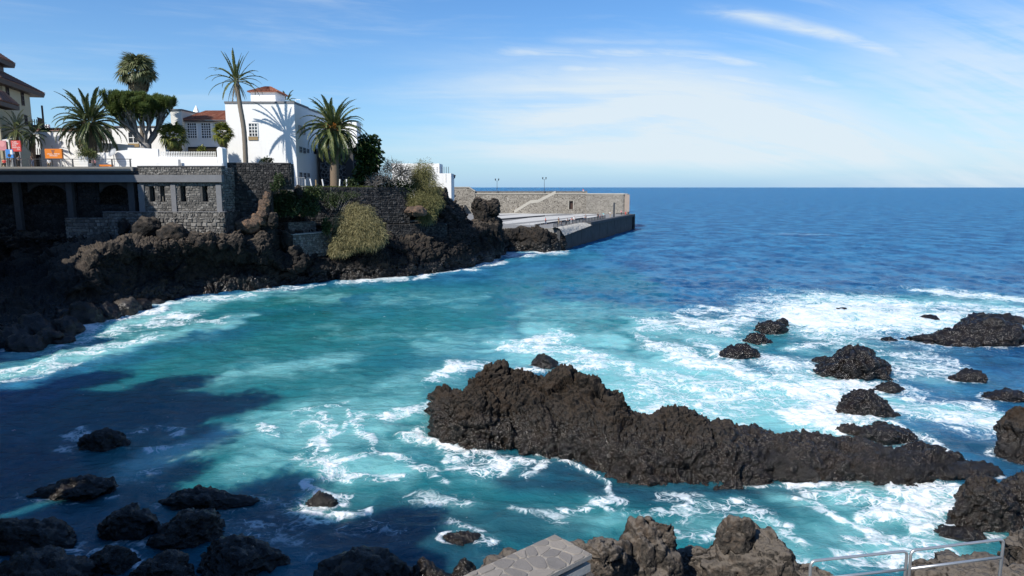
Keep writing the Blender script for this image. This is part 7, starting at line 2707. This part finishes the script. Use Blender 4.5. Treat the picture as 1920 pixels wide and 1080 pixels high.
FOAM = [
    # along the inner shore
    (110, 628, 190, 608, 11, .95), (190, 608, 270, 585, 10, .95), (270, 585, 345, 566, 7, .8), (345, 566, 480, 552, 4, .6), (150, 640, 300, 600, 14, .55), (300, 602, 345, 596, 7, .7), (0, 700, 120, 668, 10, .62), (120, 668, 270, 636, 9, .55),
    (0, 718, 60, 708, 7, .5), (60, 690, 150, 682, 7, .5), (300, 610, 430, 596, 5, .35), (250, 640, 270, 632, 8, .45),
    (490, 545, 600, 536, 2.5, .55), (640, 529, 760, 521, 2.5, .8), (780, 518, 800, 516, 3, .9), (810, 513, 880, 504, 2.2, .6), (890, 500, 935, 484, 3, .8), (920, 496, 945, 490, 2.5, .55), (945, 478, 1000, 476, 2.5, .7), (1000, 474, 1060, 471, 2.2, .9),
    # loops of lace in the near bay
    (590, 790, 580, 850, 11, .50), (580, 850, 640, 885, 11, .55), (640, 885, 740, 895, 7, .48), (640, 800, 600, 830, 8, .45), (665, 775, 670, 810, 7, .55), (670, 810, 700, 828, 6, .55), (670, 785, 800, 770, 7, .52), (800, 770, 812, 765, 6, .5),
    (700, 840, 760, 860, 5, .45), (640, 865, 700, 850, 6, .38), (565, 770, 640, 760, 9, .32), (490, 795, 540, 815, 4, .55), (290, 845, 340, 838, 8, .45), (260, 885, 315, 876, 6, .42), (300, 800, 330, 805, 6, .35),
    (780, 812, 830, 838, 8, .85), (820, 840, 900, 850, 9, .72), (850, 868, 950, 880, 7, .72), (900, 855, 935, 880, 8, .8), (930, 872, 1000, 870, 7, .45), (1010, 850, 1050, 865, 4, .6), (1050, 868, 1160, 905, 2.5, .7), (740, 860, 860, 895, 6, .4), (1000, 890, 1030, 870, 7, .35),
    (575, 950, 590, 938, 7, .8), (590, 925, 640, 935, 6, .55), (600, 957, 680, 958, 5, .7), (600, 900, 580, 925, 5, .4), (680, 960, 560, 975, 6, .35), (640, 980, 760, 1000, 14, .22), (760, 930, 900, 935, 12, .24), (880, 1030, 915, 1024, 7, .75), (845, 985, 905, 1005, 6, .3),
    # behind the big rock
    (805, 712, 840, 690, 9, .72), (840, 690, 905, 688, 8, .72), (830, 715, 800, 720, 5, .4), (945, 655, 1000, 645, 7, .62), (1000, 640, 1070, 628, 6, .66), (1050, 690, 1140, 672, 9, .72), (1130, 672, 1190, 700, 7, .55), (1000, 655, 1100, 660, 9, .4), (960, 690, 1000, 694, 3.5, .8),
    (1200, 612, 1300, 606, 6, .50), (1280, 600, 1360, 620, 8, .55), (1210, 640, 1270, 668, 8, .62), (1270, 668, 1350, 690, 9, .68), (1340, 610, 1400, 590, 6, .6), (1350, 690, 1480, 730, 10, .75), (1480, 730, 1600, 730, 10, .82), (1440, 715, 1540, 745, 12, .6), (1330, 650, 1360, 668, 9, .7), (1430, 670, 1500, 690, 10, .6), (1240, 720, 1420, 740, 26, .30), (1180, 740, 1380, 770, 24, .26), (1210, 770, 1330, 780, 8, .34),
    (1490, 600, 1560, 582, 13, 1.0), (1560, 588, 1660, 585, 14, 1.0), (1500, 608, 1640, 606, 9, .95), (1650, 605, 1760, 608, 9, .72), (1700, 598, 1820, 592, 7, .6), (1660, 580, 1700, 570, 9, .6), (1790, 616, 1830, 612, 6, .7), (1530, 565, 1650, 562, 6, .42), (1380, 585, 1480, 592, 4.5, .5), (1580, 572, 1900, 580, 8, .4), (1735, 548, 1840, 552, 3.5, .75), (1840, 552, 1920, 562, 4.5, .7), (1290, 585, 1340, 580, 4, .4), (1880, 600, 1920, 590, 5, .5),
    (1500, 790, 1570, 772, 9, .95), (1540, 800, 1610, 780, 10, 1.0), (1570, 745, 1620, 722, 8, .95), (1610, 795, 1640, 770, 7, .9), (1490, 750, 1570, 760, 12, .6), (1470, 690, 1540, 690, 8, .55), (1390, 700, 1480, 705, 10, .5),
    (1690, 795, 1800, 862, 4.5, .62), (1680, 770, 1760, 775, 11, .42), (1760, 780, 1870, 800, 14, .50), (1700, 740, 1860, 770, 14, .36), (1680, 695, 1790, 690, 10, .38), (1640, 660, 1780, 680, 8, .3), (1490, 650, 1600, 640, 6, .34), (1650, 720, 1720, 730, 7, .45), (1830, 790, 1880, 805, 9, .6),
    # the channel in front
    (1510, 925, 1600, 940, 8, .66), (1600, 935, 1700, 955, 13, .80), (1690, 925, 1790, 918, 13, 1.0), (1700, 950, 1795, 950, 13, .85), (1620, 970, 1790, 985, 12, .62), (1500, 940, 1640, 1000, 8, .45), (1740, 1000, 1810, 985, 9, .9), (1590, 1010, 1760, 1030, 12, .45), (1600, 1050, 1740, 1050, 16, .42), (1480, 905, 1530, 912, 3, .7), (1500, 1020, 1420, 960, 10, .36),
    (1040, 968, 1090, 950, 6, .45), (1090, 950, 1150, 935, 6, .52), (1100, 940, 1130, 965, 5, .4), (1150, 930, 1160, 905, 4, .45), (1160, 965, 1290, 960, 10, .32), (1290, 960, 1400, 950, 12, .36), (1230, 925, 1360, 950, 9, .26), (1300, 1000, 1440, 1010, 16, .34), (1440, 1050, 1560, 1080, 18, .34), (960, 960, 1050, 985, 9, .26), (1470, 985, 1480, 1000, 8, .4), (1400, 910, 1700, 912, 3, .45),
    # between the shaded boulders
    (160, 835, 140, 815, 7, .40), (235, 822, 265, 808, 7, .42), (165, 1035, 215, 1020, 6, .65), (245, 1010, 280, 1000, 8, .60), (40, 1045, 130, 1040, 6, .42), (240, 1040, 270, 1060, 7, .55), (430, 985, 560, 985, 16, .22), (500, 945, 560, 965, 10, .26), (450, 1000, 620, 1030, 18, .20), (160, 1070, 180, 1078, 4, .6), (60, 940, 210, 925, 4, .3), (200, 900, 300, 910, 10, .15), (1440, 438, 1560, 440, 2.0, .16)]
FOAM = [r[:-2] + ((r[-2] * 1.2, r[-1] * 1.22) if (r[0] > 1150 and r[1] < 860) else r[-2:]) for r in FOAM]
halo = np.zeros(NW, dtype=np.float32)
strokes(foam, [r[:-2] + (r[-2] * 1.35, r[-1]) for r in FOAM])
strokes(halo, [r[:-2] + (r[-2] * 2.6, r[-1]) for r in FOAM])
for (x, y, rx, ry, k) in ROCK_PRINTS:
    s = np.nonzero((np.abs(WX - x) < rx * 2.4 + 1) & (np.abs(WY - y) < ry * 2.4 + 1))[0]
    q = np.sqrt(((WX[s] - x) / rx) ** 2 + ((WY[s] - y) / ry) ** 2)
    pos3 = np.stack([WX[s], WY[s], WX[s] * 0], -1)
    ring = np.exp(-((q - 1.05) / 0.20) ** 2) * (0.55 + 0.75 * pnoise(pos3 * 0.8, 77))
    foam[s] = np.maximum(foam[s], ring * k)
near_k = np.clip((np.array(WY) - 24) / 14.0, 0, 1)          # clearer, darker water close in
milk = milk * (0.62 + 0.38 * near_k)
milk = np.clip(np.maximum(milk, np.maximum(foam * 0.45, halo * (0.30 + 0.22 * near_k))), 0, 1)
P3 = np.stack([WX, WY, WX * 0], -1).astype(np.float32)
near = RR.ravel() < 900
amp = np.zeros(NW, dtype=np.float32)
amp[near] = 1
hz = np.zeros(NW, dtype=np.float32)
Pn = P3[near]
Pw = Pn + np.stack([pnoise(Pn * 0.05, 90), pnoise(Pn * 0.05, 91), Pn[:, 0] * 0], -1) * 5
openw = np.clip((Pn[:, 1] - 45) / 120.0, 0, 1)
hz[near] = fbm(Pw * np.array([0.10, 0.17, 1], dtype=np.float32), 4, 92, 0.55) * (0.09 + 0.10 * openw)
m2 = near & (RR.ravel() < 260)
Pn = P3[m2]
hz[m2] += fbm(Pn * np.array([0.36, 0.62, 1], dtype=np.float32) + 0.35 * pnoise(Pn * 0.2, 95)[:, None], 3, 93, 0.55) * (0.15 + 0.13 * np.clip((Pn[:, 1] - 40) / 60, 0, 1))
m3 = RR.ravel() < 110
hz[m3] += foam[m3] * (0.12 + 0.22 * np.abs(pnoise(P3[m3] * 1.5, 96)))
hz[~near] = 0
foam = np.maximum(foam, halo * np.where((np.array(WX) > 3) & (np.array(WY) > 38), 0.46, 0.36).astype(np.float32))
green = np.clip(green * (0.7 + 0.9 * fbm(P3 * 0.09, 3, 97)), 0, 1)
V = np.stack([WX, WY, hz], -1)
Fq = grid_faces(len(r_), len(a_))[:, ::-1]
N = vnormals(V[:2000], Fq[:5]) if False else None
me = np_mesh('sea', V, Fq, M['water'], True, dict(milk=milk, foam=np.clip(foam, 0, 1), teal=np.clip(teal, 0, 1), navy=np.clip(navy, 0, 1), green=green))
if me.polygons[0].normal.z < 0:
    me.flip_normals()
tag(link('sea', me), kind='structure')
